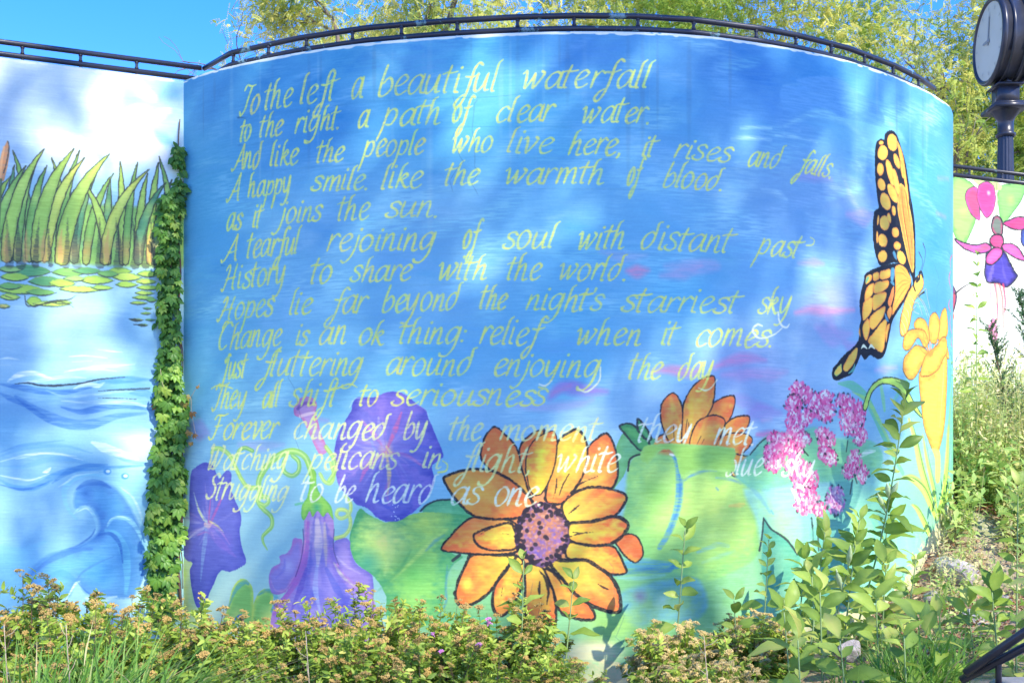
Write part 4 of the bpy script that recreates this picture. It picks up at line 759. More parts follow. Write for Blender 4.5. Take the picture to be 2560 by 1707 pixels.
    for x, y, w, h, c in [(180,330,300,70,2),(90,370,200,50,0),(300,400,260,60,2),(120,450,330,60,0),(260,470,200,40,1),(60,500,140,40,3),(220,530,110,60,0),(330,545,260,34,3),(60,430,160,40,1),(440,340,230,50,1),(400,410,180,50,0),(560,330,200,40,2),(620,390,240,50,0),(520,450,300,40,3),(660,440,150,30,0),(780,330,160,40,0),
                          (820,370,200,50,3),(820,420,150,36,0),(960,350,150,40,0),(950,400,140,34,3),(960,440,160,30,0),(940,475,130,26,3),(930,505,150,26,0),(900,540,120,20,3),(985,520,80,26,1),(960,575,60,14,2),(950,608,70,14,0),(980,650,70,14,2),(890,650,90,16,5),(930,684,70,14,0),(20,560,90,26,5),(400,535,140,24,0),
                          (-150,360,260,60,0),(-200,430,260,60,1),(-120,520,200,40,3),(-420,380,260,60,2),(-500,450,220,50,0),(-700,360,260,50,1),(-820,430,240,50,3),(700,350,140,40,1),(60,320,160,40,4),(480,380,150,36,4)]:
        zig('B0', x, y, w*.9, h*1.15, GR[c])
    for pts in ([(160,490),(180,560),(290,545),(370,530),(440,545),(480,570)], [(290,540),(350,525),(440,520),(500,490)], [(840,645),(880,648),(925,656)], [(870,680),(930,684),(955,690)], [(0,560),(60,575)], [(20,490),(110,520)]):
        cv.stroke(S_('B0', pts), [2, 5, 1], BL, .8, 1.2, .3, rag=2)
    # reeds: tip, base, bend, width, colour
    base_y = 1700
    LG, MG, TG, YG = (176,214,92), (136,190,92), (100,168,120), (214,226,96)
    cv.poly(S_('A0', [(-1800,1330),(-900,1300),(0,1350),(300,1300),(600,1330),(900,1350),(1200,1330),(1220,1715),(1000,1745),(700,1735),(400,1720),(0,1700),(-900,1690),(-1800,1690)]), (150,200,96), (150,200,96), 20, grad=[(S_('A0', [(120,1550)])[0], 60*K, (90,150,110)), (S_('A0', [(560,1600)])[0], 60*K, (110,176,140)), (S_('A0', [(1120,1600)])[0], 60*K, (110,176,130)), (S_('A0', [(780,1600)])[0], 60*K, (220,170,110)), (S_('A0', [(330,1560)])[0], 60*K, (200,226,96))], soft=10)
    blades = [((90,1085),(60,1700),-40,70,TG), ((85,990),(210,1700),30,70,MG), ((230,1080),(110,1700),-60,70,MG), ((300,1090),(190,1700),-70,80,MG), ((340,1040),(440,1700),30,60,LG), ((515,992),(380,1710),-30,70,MG), ((630,1130),(480,1710),-60,80,TG),
              ((735,1140),(560,1720),-60,70,MG), ((785,1065),(800,1720),10,64,LG), ((720,1180),(700,1720),-30,70,TG), ((895,1070),(820,1720),-20,60,MG), ((960,1140),(900,1720),-30,70,LG), ((1035,1068),(980,1720),-40,70,LG), ((1120,1180),(1010,1720),-30,70,TG), ((1040,1032),(1140,1720),30,60,MG), ((1200,1180),(1120,1720),-10,80,MG),
              ((280,982),(40,1700),-90,110,LG), ((545,1038),(290,1700),-90,100,YG), ((475,980),(240,1700),-120,120,LG), ((545,1190),(700,1720),60,70,LG), ((707,1012),(400,1720),-120,130,LG), ((965,1112),(680,1720),-110,90,YG), ((1075,1200),(900,1720),-90,80,TG), ((1185,1250),(1060,1720),-30,60,LG)]
    rb = np.random.default_rng(12)
    for i in range(26):
        x = -1750+i*68; blades.append(((x+rb.uniform(40, 240), rb.uniform(990, 1180)), (x, 1700), rb.uniform(-110, -20), rb.uniform(60, 120), [LG, MG, TG, YG][i % 4]))
    for (tx, ty), (bx, by), bend, wd, c in blades:
        t = np.linspace(0, 1, 9)[:, None]
        a, b = np.array([bx, by]), np.array([tx, ty]); m = np.array([bx+(tx-bx)*.25+bend*.4, by+(ty-by)*.62])
        ctr = (1-t)**2*a+2*t*(1-t)*m+t*t*b
        d = np.gradient(ctr, axis=0); n = np.c_[-d[:, 1], d[:, 0]]/np.hypot(*d.T)[:, None]
        ww = wd*.36*np.array([.8, 1, 1.1, 1.1, 1., .85, .62, .34, .03])[:, None]
        S = S_('A0', np.vstack([ctr+n*ww, (ctr-n*ww)[::-1]]))
        o = [(236,150,90), (96,160,120), (214,226,96), (120,140,110), (246,170,110)][int(abs(bx)) % 5]
        cv.poly(S, c, tuple(int(v*.86) for v in c), 7, smooth=2, grad=[(S_('A0', [(bx, 1640)])[0], 120*K, o, .55), (S_('A0', [(ctr[5][0], ctr[5][1])])[0], 90*K, (206,232,110), .6)], ink=2.4, inkc=(64,70,60))
    for x, w0 in [(60,40),(135,46),(230,34),(500,44),(430,36),(650,40),(770,46),(880,44),(950,40),(330,22),(1010,36)]:
        cv.stroke(S_('A0', [(x, 1730), (x+rb.uniform(-14, 14), 1600), (x+rb.uniform(-30, 30), 1420)]), [w0*.5, w0*.3, 1], (56,62,64), .6, 2.5, .5, rag=4)
    for x in (285, 395, 700, 975, 165, 40): cv.stroke(S_('A0', [(x, 1700), (x-4, 1600), (x+8, 1500)]), [13, 9, 3], (236,160,100), .55, 3, .4)
    cv.stroke(S_('A0', [(10,1170),(20,1080),(35,1000),(48,920)]), [12, 20, 18, 2], (206,130,80), .95, 1.5, .2); cv.stroke(S_('A0', [(5,1170),(0,1300),(-10,1500)]), 5, (90,110,70), .9)
    cv.stroke(S_('A0', [(2,1160),(8,1060),(25,960)]), 5, (236,170,120), .7, 2)
    cv.stroke(S_('A0', [(22,1130),(44,1050),(58,960),(50,925)]), 3, BL, .7, 1, rag=2)
    # water: ripples, black lines, swell and curling wave
    WH_, DB, MB, LB = (232,242,250), (44,106,206), (76,146,228), (156,208,244)
    for pts, wd, c, a in [([(0,905),(60,900),(125,912)], 12, WH_, .8), ([(450,890),(560,885),(700,900)], 9, WH_, .7), ([(640,845),(720,855),(800,862)], 9, WH_, .7), ([(0,945),(70,945)], 8, WH_, .5), ([(500,975),(620,960),(760,950),(880,940)], 18, WH_, .8), ([(420,990),(560,970),(760,985)], 14, WH_, .7), ([(470,925),(600,918)], 7, WH_, .5),
                          ([(50,1050),(120,1010),(220,1000),(330,1030)], 34, (226,236,248), .85), ([(150,1060),(300,1040),(420,1020),(560,1030)], 24, (190,214,244), .6), ([(0,1070),(120,1090),(300,1120),(450,1120),(600,1090)], 40, DB, .75), ([(640,1060),(800,1040),(980,1040)], 50, (56,130,222), .7), ([(480,1100),(560,1070),(640,1080),(680,1060)], 30, (200,224,246), .85),
                          ([(100,1150),(200,1220),(330,1290),(460,1330),(600,1330),(760,1280),(950,1260)], 70, (64,126,216), .85), ([(0,1130),(60,1160),(150,1200),(300,1280)], 34, DB, .6), ([(400,1220),(520,1250),(640,1230),(760,1210),(880,1220),(990,1240)], 44, (54,116,212), .85), ([(400,1180),(560,1190),(760,1190),(900,1200),(1000,1230)], 26, (170,206,244), .8),
                          ([(620,1160),(760,1165),(900,1170)], 20, (140,196,240), .7), ([(300,1110),(420,1150),(600,1140),(780,1120),(960,1120)], 18, (170,210,244), .6), ([(850,1130),(950,1130),(1010,1180)], 50, (50,120,214), .5)]:
        cv.stroke(S_('B0', pts), [wd*.1, wd*.4, wd*.36, wd*.08], c, a, 2.5, .55)
    for pts, wd in [([(90,1068),(180,1062),(260,1078),(360,1080),(470,1072),(540,1062),(640,1040),(740,1030),(830,1024)], [1,4,5,6,5,4,4,3,1]), ([(640,1116),(740,1108),(860,1104),(975,1098)], [1,4,5,5]), ([(640,1160),(760,1162),(890,1168)], [1,2.5,1])]:
        cv.stroke(S_('B0', pts), wd, (30,40,60), .85, 1, .35, rag=2)
    for t, pts, wd, c, a in [('C0', [(0,60),(120,20),(240,0),(420,-20)], 20, MB, .6), ('C0', [(0,150),(150,150),(300,110),(450,100),(560,130),(700,150)], 34, (110,176,236), .8), ('C0', [(0,120),(200,70),(380,70),(540,110)], 14, (214,234,248), .8), ('C0', [(0,240),(80,280),(180,295),(280,260),(360,210),(500,170),(700,160),(1000,140)], 44, (76,150,230), .85),
                             ('C0', [(0,270),(120,300),(220,290),(320,250)], 16, DB, .8), ('C0', [(0,210),(100,230),(200,240),(320,200)], 12, (226,238,250), .8), ('C0', [(340,260),(440,190),(560,150),(700,140)], 34, (60,130,220), .7), ('C0', [(280,190),(310,180),(330,160)], 22, (244,248,252), .9), ('C0', [(700,60),(850,120),(1000,130)], 20, (90,160,232), .7),
                             ('B0', [(600,1450),(720,1500),(900,1560)], 60, (226,240,250), .7), ('B0', [(0,1540),(150,1490),(400,1470),(600,1520)], 26, (90,160,232), .6), ('B0', [(100,1560),(300,1520),(500,1540)], 12, (220,238,250), .7)]:
        cv.stroke(S_(t, pts), [wd*.1, wd*.4, wd*.36, wd*.08], c, a, 2.5, .5)
    cv.poly(S_('C0', [(180,860),(230,790),(330,720),(480,680),(600,620),(650,560),(640,480),(600,420),(550,410),(500,430),(480,380),(500,300),(560,265),(650,255),(720,275),(790,330),(850,420),(900,520),(940,640),(945,800),(900,950),(840,1010),(700,1000),(560,980),(500,900),(440,1010),(300,960),(200,930)]),
            (84,160,234), (78,142,224), 34, smooth=4, soft=7, alpha=.92, grad=[(S_('C0', [(650,850)])[0], 140*K, (70,160,236)), (S_('C0', [(560,330)])[0], 60*K, (50,112,212)), (S_('C0', [(740,420)])[0], 90*K, (84,164,236)), (S_('C0', [(640,600)])[0], 60*K, (48,112,212))])
    for pts, wd, c, a in [([(500,300),(560,262),(650,258),(720,290)], 40, (52,112,210), .8), ([(500,495),(450,440),(420,360),(430,280),(500,225),(600,205),(700,230)], 34, (130,200,240), .9), ([(690,250),(780,270),(860,360),(920,480),(950,600)], 40, (140,206,242), .7), ([(480,460),(520,420),(570,420),(610,470),(630,540),(620,590)], 20, (160,214,244), .9),
                          ([(500,450),(560,425),(600,460)], 8, (220,240,250), .8), ([(620,560),(590,610),(500,670),(400,700)], 12, (40,96,200), .7), ([(700,540),(740,490),(820,490),(880,540),(930,640),(970,760)], 30, (140,208,242), .9), ([(700,525),(730,490),(800,480),(860,510)], 8, (220,242,250), .8),
                          ([(690,570),(760,600),(810,700),(830,850),(820,980)], 60, (110,196,240), .9), ([(640,600),(720,590),(780,660),(800,780)], 26, (44,100,206), .8), ([(500,890),(540,840),(640,780),(740,740)], 14, (60,110,200), .5), ([(200,860),(330,760),(480,700),(600,690)], 40, (56,112,210), .6), ([(930,700),(940,820),(900,960)], 26, (40,100,200), .6),
                          ([(260,900),(400,850),(500,900)], 50, (64,140,230), .6), ([(430,1020),(490,920),(520,900)], 14, (220,240,248), .9), ([(500,900),(580,980),(700,1010)], 8, (40,100,200), .8), ([(560,1010),(640,1030),(760,1000)], 40, (200,228,246), .7), ([(330,740),(480,690),(560,660)], 10, (60,120,216), .6),
                          ([(790,290),(870,360),(930,500),(960,640)], 14, (214,236,248), .7), ([(380,285),(440,250),(500,210),(640,190)], 14, (210,232,248), .7), ([(0,680),(150,700),(300,640)], 50, (110,186,240), .5)]:
        cv.stroke(S_('C0', pts), [wd*.12, wd*.42, wd*.12], c, a, 2.5, .5)
    for x, y in ((700,185), (815,215)):
        cv.blob(S_('C0', [(x, y)]), 9, 8, (70,150,230), .9, 0, .4, 0); cv.blob(S_('C0', [(x+4, y-2)]), 5, 4, (220,240,250), .9, 0, .4, 0)
    cv.A[:] += ((cv.grain-.5)*11+(cv.speck-.5)*7)[..., None]
    return cv

def paint_right():
    cv = Canvas(RIGHT, 0., 5.0, 0.2, WALL_TOP, 240)
    cv.A[:] = (244,246,240)
    r = np.random.default_rng(9)
    def lf(pts, c, rim, ink=2): cv.poly(S_('A2', pts), c, rim, 10, grad=[(S_('A2', [np.mean(pts, 0)])[0], 50*K, (170,222,110))], ink=ink, inkc=(60,110,60))
    for dx in (0, 620, 1240, 1900):
        o = lambda p: [(x+dx, y+dx*.1) for x, y in p]
        lf(o([(1880,1170),(1980,1180),(2040,1250),(2035,1420),(2010,1500),(1960,1590),(1900,1540),(1870,1400)]), (150,206,110), (110,186,96))
        lf(o([(2190,1230),(2260,1205),(2352,1210),(2340,1290),(2290,1370),(2220,1450),(2190,1380)]), (130,200,110), (110,190,100))
        lf(o([(2020,1175),(2180,1190),(2200,1240),(2100,1230)]), (190,220,140), (170,210,130), 0)
        for pts, c in [([(1995,1230),(2040,1225),(2055,1280),(2060,1360),(2060,1435),(2010,1400),(1975,1330),(1970,1270)], (238,70,130)), ([(2070,1200),(2110,1188),(2150,1215),(2165,1290),(2150,1370),(2110,1422),(2070,1370),(2045,1290),(2050,1230)], (230,60,150))]:
            cv.poly(S_('A2', o(pts)), c, (214,70,170), 8, grad=[(S_('A2', o([(2120,1260)]))[0], 20*K, (255,200,230))], ink=2.5, inkc=(90,60,90))
        cv.stroke(S_('A2', o([(2172,1200),(2176,1300),(2172,1420)])), 3, (120,150,90), .9)
        cv.poly(S_('A2', o([(2150,1430),(2175,1412),(2205,1440),(2210,1500),(2200,1535),(2160,1530),(2140,1490)])), (110,120,120), (190,70,120), 7, ink=4)
        o2 = lambda p: [(x+dx, y+dx*.1) for x, y in p]
        def b2(p): return [(x, y+1437) for x, y in p]
        cv.poly(S_('A2', o(b2([(2140,110),(2175,95),(2210,110),(2215,160),(2190,185),(2150,170),(2130,140)]))), (226,70,140), (200,60,140), 8, ink=4)
        cv.poly(S_('A2', o(b2([(1900,125),(1960,150),(2040,165),(2100,150),(2135,175),(2120,205),(2050,215),(1980,195),(1930,160)]))), (236,90,150), (190,80,190), 9, ink=3.5)
        cv.poly(S_('A2', o(b2([(2215,160),(2270,155),(2320,190),(2352,240),(2400,265),(2330,260),(2260,225),(2215,190)]))), (236,90,170), (200,70,180), 9, ink=3.5)
        cv.poly(S_('A2', o(b2([(2215,20),(2260,0),(2310,-20),(2352,-15),(2420,10),(2360,55),(2290,60),(2240,40)]))), (230,60,130), (200,60,150), 9, ink=3.5)
        cv.poly(S_('A2', o(b2([(2100,290),(2110,210),(2160,225),(2220,210),(2260,280),(2290,340),(2305,370),(2240,435),(2180,410),(2110,400),(2095,340)]))), (70,60,190), (40,34,120), 12, ink=4, streak=(S_('A2', o(b2([(2180,150)])))[0], (130,110,220), .6, 10))
        cv.poly(S_('A2', o(b2([(2110,230),(2150,185),(2195,185),(2210,210),(2190,250),(2140,290),(2105,275)]))), (232,90,180), (210,60,160), 9, ink=3)
        for x0, x1, y1, c in [(2160,2175,650,(236,60,110)), (2190,2215,720,(240,90,110)), (2130,2125,560,(244,120,160)), (2175,2160,560,(250,150,150)), (2215,2225,600,(232,60,110))]:
            cv.stroke(S_('A2', o(b2([(x0,420),((x0+x1)/2+8,520),(x1,y1)]))), [7, 6, 4], c, .85, 1.2, .2)
        cv.poly(S_('A2', o(b2([(2120,690),(2160,640),(2180,740),(2160,820),(2130,760)]))), (232,110,190), (210,80,180), 8, ink=0, alpha=.8)
        cv.poly(S_('A2', o(b2([(2345,60),(2330,120),(2352,170),(2420,160),(2440,80)]))), (60,90,190), (50,60,150), 8, ink=3)
    cv.poly(S_('B2', [(1884,440),(1896,450),(1908,490),(1904,540),(1890,590),(1882,600)]), (226,80,90), (90,60,140), 5, ink=3)
    cv.poly(S_('B2', [(1882,600),(1892,620),(1888,700),(1882,760)]), (226,84,70), (220,90,60), 4, ink=0)
    cv.stroke(S_('B2', [(1900,480),(1950,440),(2008,407)]), [5, 3, 1], (60,50,60), .9, 1.1)
    cv.A[:] += ((cv.grain-.5)*10)[..., None]
    return cv
# ------------------------------------------------------------------ mesh and material helpers
def mesh_from(name, V, Fs, tint=None, smooth=False):
    """V (n,3); Fs list of arrays of faces, each (m,k); tint per vertex"""
    me = bpy.data.meshes.new(name)
    V = np.asarray(V, np.float32)
    me.vertices.add(len(V)); me.vertices.foreach_set('co', V.ravel())
    if not isinstance(Fs, (list, tuple)): Fs = [Fs]
    Fs = [np.asarray(f, np.int32) for f in Fs if len(f)]
    loops = np.concatenate([f.ravel() for f in Fs]); tot = np.concatenate([np.full(len(f), f.shape[1], np.int32) for f in Fs])
    st = np.r_[0, np.cumsum(tot)[:-1]].astype(np.int32)
    me.loops.add(len(loops)); me.loops.foreach_set('vertex_index', loops)
    me.polygons.add(len(tot)); me.polygons.foreach_set('loop_start', st)
    me.polygons.foreach_set('loop_total', tot)
    if smooth: me.polygons.foreach_set('use_smooth', np.ones(len(tot), bool))
    if tint is not None:
        a = me.attributes.new('tint', 'FLOAT', 'POINT'); a.data.foreach_set('value', np.asarray(tint, np.float32))
    me.update(calc_edges=True)
    return me
def put(name, me, mats=(), parent=None, loc=None, rot=None, scale=None, kind=None):
    o = bpy.data.objects.new(name, me); COL.objects.link(o)
    if me is not None and len(me.materials) == 0:
        for m in (mats if isinstance(mats, (list, tuple)) else [mats]): me.materials.append(m)
    if parent is not None: o.parent = parent
    if loc is not None: o.location = loc
    if rot is not None: o.rotation_euler = rot
    if scale is not None: o.scale = scale if hasattr(scale, '__len__') else (scale,)*3
    if kind: o['kind'] = kind
    return o
def tag(o, label=None, cat=None, group=None, kind=None):
    if label: o['label'] = label
    if cat: o['category'] = cat
    if group: o['group'] = group
    if kind: o['kind'] = kind
    return o
def thing(name, label, cat, loc=(0, 0, 0), rot=None, group=None):
    o = bpy.data.objects.new(name, None); COL.objects.link(o); o.location = loc
    o.empty_display_size = .1
    if rot is not None: o.rotation_euler = rot
    return tag(o, label, cat, group)
def dup(root, loc, rot, scale=1., label=None, group=None):
    r = root.copy(); COL.objects.link(r); r.location = loc; r.rotation_euler = rot; r.scale = (scale,)*3
    if label: r['label'] = label
    if group: r['group'] = group
    for ch in list(root.children):
        c = ch.copy(); COL.objects.link(c); c.parent = r
        for g in list(ch.children):
            d = g.copy(); COL.objects.link(d); d.parent = c
    return r

class MB:
    def __init__(self): self.V = []; self.F4 = []; self.F3 = []; self.T = []; self.n = 0
    def add(self, V, F, tint=.5):
        V = np.asarray(V, float); F = np.asarray(F, int)+self.n
        self.V.append(V); self.T.append(np.full(len(V), tint) if np.isscalar(tint) else np.asarray(tint)); self.n += len(V)
        (self.F4 if F.shape[1] == 4 else self.F3).append(F)
    def tube(self, P, R, sides=8, tint=.5, cap=True):
        P = np.asarray(P, float); n = len(P); R = np.full(n, R) if np.isscalar(R) else np.asarray(R, float)
        D = np.gradient(P, axis=0); D /= np.linalg.norm(D, axis=1)[:, None]+1e-12
        up = np.array([0, 0, 1.]) if abs(D[0][2]) < .9 else np.array([1., 0, 0])
        A = np.cross(D[0], up); A /= np.linalg.norm(A)
        V = []; a = np.linspace(0, 2*np.pi, sides, endpoint=False)
        for i in range(n):
            A = A-D[i]*np.dot(A, D[i]); A /= np.linalg.norm(A)+1e-12; B = np.cross(D[i], A)
            V.append(P[i]+R[i]*(np.cos(a)[:, None]*A+np.sin(a)[:, None]*B))
        V = np.vstack(V); F = []
        for i in range(n-1):
            for j in range(sides):
                k = (j+1) % sides; F.append((i*sides+j, i*sides+k, (i+1)*sides+k, (i+1)*sides+j))
        base = self.n; self.add(V, F, tint)
        if cap:
            for off, c, s in ((0, P[0], 1), ((n-1)*sides, P[-1], -1)):
                ci = self.n; self.V.append(c[None]); self.T.append(np.array([tint if np.isscalar(tint) else .5])); self.n += 1
                self.F3.append(np.array([(ci, base+off+(j+1) % sides, base+off+j)[::s] for j in range(sides)]))
        return self
    def box(self, c, s, rot=None, bev=0., tint=.5):
        x, y, z = np.asarray(s)/2
        if bev:
            b = bev; pts = []
            prof = [(x-b, -z), (x, -z+b), (x, z-b), (x-b, z)]
            V = []
            for (dx, hz) in prof:
                iy = y-(x-dx); V += [(dx, iy, hz), (-dx, iy, hz), (-dx, -iy, hz), (dx, -iy, hz)]
            V = np.array(V); F = [(i*4+j, i*4+(j+1) % 4, i*4+4+(j+1) % 4, i*4+4+j) for i in range(3) for j in range(4)]+[(3, 2, 1, 0), (12, 13, 14, 15)]
        else:
            V = np.array([(a*x, b*y, cc*z) for cc in (-1, 1) for a, b in ((1, 1), (-1, 1), (-1, -1), (1, -1))])
            F = [(0, 1, 5, 4), (1, 2, 6, 5), (2, 3, 7, 6), (3, 0, 4, 7), (3, 2, 1, 0), (4, 5, 6, 7)]
        if rot is not None: V = V@np.array(rot).T
        self.add(V+np.asarray(c, float), F, tint); return self
    def lathe(self, prof, sides=24, M=None, loc=(0, 0, 0), flute=0, fl_depth=0., tint=.5):
        """prof: (radius, height) up the z axis"""
        a = np.linspace(0, 2*np.pi, sides, endpoint=False); V = []
        for r, h in prof:
            rr = r*(1-fl_depth*(np.cos(a*flute)*.5+.5)) if flute else r+0*a
            V.append(np.c_[rr*np.cos(a), rr*np.sin(a), np.full(sides, h)])
        V = np.vstack(V); n = len(prof)
        F = [(i*sides+j, i*sides+(j+1) % sides, (i+1)*sides+(j+1) % sides, (i+1)*sides+j) for i in range(n-1) for j in range(sides)]
        if M is not None: V = V@np.array(M).T
        self.add(V+np.asarray(loc, float), F, tint); return self
    def mesh(self, name, smooth=True):
        Fs = []
        if self.F4: Fs.append(np.vstack(self.F4))
        if self.F3: Fs.append(np.vstack(self.F3))
        return mesh_from(name, np.vstack(self.V), Fs, np.concatenate(self.T), smooth)

def bulk(tv, tf, R, T, tint):
    """copies of a small template baked into one mesh: R (n,3,3) rotation*scale, T (n,3)"""
    n, k = len(T), len(tv)
    V = np.einsum('nij,kj->nki', R, tv)+T[:, None]
    F = (np.asarray(tf)[None]+(np.arange(n)*k)[:, None, None]).reshape(-1, len(tf[0]))
    return V.reshape(-1, 3), F, np.repeat(tint, k)
def frames(d, up, rng=None, roll=0.):
    """rotation matrices whose y axis runs along d and z axis leans to up"""
    d = d/np.linalg.norm(d, axis=1)[:, None]
    x = np.cross(d, up); x /= np.linalg.norm(x, axis=1)[:, None]+1e-9
    z = np.cross(x, d)
    if rng is not None and roll:
        a = rng.normal(0, roll, len(d))[:, None]; x, z = x*np.cos(a)+z*np.sin(a), z*np.cos(a)-x*np.sin(a)
    return np.stack([x, d, z], 2)

def nodes(name):
    m = bpy.data.materials.new(name); m.use_nodes = True
    nt = m.node_tree; return m, nt, nt.nodes['Principled BSDF'], nt.nodes['Material Output']
def N(nt, t, **kw):
    n = nt.nodes.new(t)
    for k, v in kw.items():
        if k in n.inputs: n.inputs[k].default_value = v
        else: setattr(n, k, v)
    return n
def ramp(nt, fac, stops):
    r = nt.nodes.new('ShaderNodeValToRGB'); e = r.color_ramp.elements
    while len(e) < len(stops): e.new(.5)
    for i, (p, c) in enumerate(stops): e[i].position = p; e[i].color = (*c, 1)
    nt.links.new(fac, r.inputs[0]); return r.outputs[0]
def coords(nt, scale=(1, 1, 1), kind='Object'):
    tc = nt.nodes.new('ShaderNodeTexCoord'); mp = nt.nodes.new('ShaderNodeMapping'); mp.inputs['Scale'].default_value = scale
    nt.links.new(tc.outputs[kind], mp.inputs[0]); return mp.outputs[0]
def noise_tex(nt, vec, scale, detail=4, rough=.55):
    n = N(nt, 'ShaderNodeTexNoise'); n.inputs['Scale'].default_value = scale; n.inputs['Detail'].default_value = detail; n.inputs['Roughness'].default_value = rough
    nt.links.new(vec, n.inputs[0]); return n.outputs[0]
def bump(nt, bsdf, h, dist=.01, strength=.6):
    b = N(nt, 'ShaderNodeBump'); b.inputs['Distance'].default_value = dist; b.inputs['Strength'].default_value = strength
    nt.links.new(h, b.inputs['Height']); nt.links.new(b.outputs[0], bsdf.inputs['Normal']); return b

def m_plain(name, stops, scale=8, rough=.7, bmp=.004, detail=5, metallic=0., spec=.5, vs=(1, 1, 1)):
    m, nt, b, o = nodes(name); v = coords(nt, vs)
    f = noise_tex(nt, v, scale, detail)
    nt.links.new(ramp(nt, f, stops), b.inputs['Base Color'])
    b.inputs['Roughness'].default_value = rough; b.inputs['Metallic'].default_value = metallic
    b.inputs['Specular IOR Level'].default_value = spec
    if bmp: bump(nt, b, noise_tex(nt, v, scale*5, 3), bmp)
    return m
def m_leaf(name, stops, rough=.5, trans=.35, tcol=1.25, obj=False, vein=False):
    """leaf tissue: colour runs over the leaves by their own tint; light passes through"""
    m, nt, b, o = nodes(name)
    a = N(nt, 'ShaderNodeAttribute'); a.attribute_name = 'tint'; fac = a.outputs['Fac']
    if obj:
        oi = N(nt, 'ShaderNodeObjectInfo'); mx = N(nt, 'ShaderNodeMath', operation='ADD'); m2 = N(nt, 'ShaderNodeMath', operation='MULTIPLY_ADD')
        m2.inputs[1].default_value = .7; nt.links.new(oi.outputs['Random'], m2.inputs[0])
        m3 = N(nt, 'ShaderNodeMath', operation='MULTIPLY_ADD'); m3.inputs[1].default_value = .5; m3.inputs[2].default_value = -.1
        nt.links.new(fac, m3.inputs[0]); nt.links.new(m3.outputs[0], m2.inputs[2]); fac = m2.outputs[0]
    nz = noise_tex(nt, coords(nt), 30, 2)
    ad = N(nt, 'ShaderNodeMath', operation='MULTIPLY_ADD'); ad.inputs[1].default_value = .22; nt.links.new(nz, ad.inputs[0])
    s = N(nt, 'ShaderNodeMath', operation='SUBTRACT'); s.inputs[1].default_value = .11; nt.links.new(fac, s.inputs[0]); nt.links.new(s.outputs[0], ad.inputs[2])
    col = ramp(nt, ad.outputs[0], stops)
    nt.links.new(col, b.inputs['Base Color']); b.inputs['Roughness'].default_value = rough
    b.inputs['Specular IOR Level'].default_value = .25
    tr = N(nt, 'ShaderNodeBsdfTranslucent'); hs = N(nt, 'ShaderNodeHueSaturation'); hs.inputs['Value'].default_value = tcol; hs.inputs['Hue'].default_value = .485
    nt.links.new(col, hs.inputs['Color']); nt.links.new(hs.outputs[0], tr.inputs[0])
    mx = N(nt, 'ShaderNodeMixShader'); mx.inputs[0].default_value = trans
    nt.links.new(b.outputs[0], mx.inputs[1]); nt.links.new(tr.outputs[0], mx.inputs[2]); nt.links.new(mx.outputs[0], o.inputs[0])
    return m

def leaf_template(L=1., W=.4, nl=5, fold=.25, droop=.25, tip=1., widest=.4):
    """a leaf blade along +y, midrib folded, bent down; faces are quads in two rows"""
    t = np.linspace(0, 1, nl); w = np.sin(np.pi*t**(math.log(.5)/math.log(widest)))**.8*W/2; w[0] = .01*W; w[-1] = .004
    y = t*L; z = -droop*L*t*t
    V = np.vstack([np.c_[-w, y, z+w*fold], np.c_[0*w, y, z], np.c_[w, y, z+w*fold]])
    F = []
    for i in range(nl-1):
        F += [(i, nl+i, nl+i+1, i+1), (nl+i, 2*nl+i, 2*nl+i+1, nl+i+1)]
    return V, np.array(F)
# ------------------------------------------------------------------ ground heights
GP = np.array([(0,7,.2),(-3.3,7.4,.16),(1.2,7.,.28),(2.1,7.4,.40),(2.65,7.8,.72),(3.1,8.25,1.05),(3.4,8.63,1.36),(3.55,9.5,1.5),(4.3,10.4,1.62),(6,11,1.7),(8,12,1.8),(4,8,.88),(5.2,8.5,1.1),
               (2.4,5.5,.46),(1.2,5.5,.2),(3.5,5.5,.62),(0,5,.08),(-3,5,.05),(0,0,0),(3,0,.02),(6,3,.3),(6,6,.8),(-6,6,.1),(-6,2,0),(-3,0,0),(0,-5,0),(6,-5,0),(-6,-5,0),(3.2,7.5,.7),(10,8,1.3),(10,4,.6),(-10,6,.1),(4.4,9.3,1.3),(3.9,9.0,1.25)])
def gz(x, y):
    x = np.asarray(x, float); y = np.asarray(y, float)
    d = ((x[..., None]-GP[:, 0])**2+(y[..., None]-GP[:, 1])**2+.02)**-1.6
    z = (d*GP[:, 2]).sum(-1)/d.sum(-1)
    return z*np.clip(1-(np.hypot(x, y-6)-14)/30, 0, 1)
def gz1(x, y): return float(gz(np.array([x]), np.array([y]))[0])

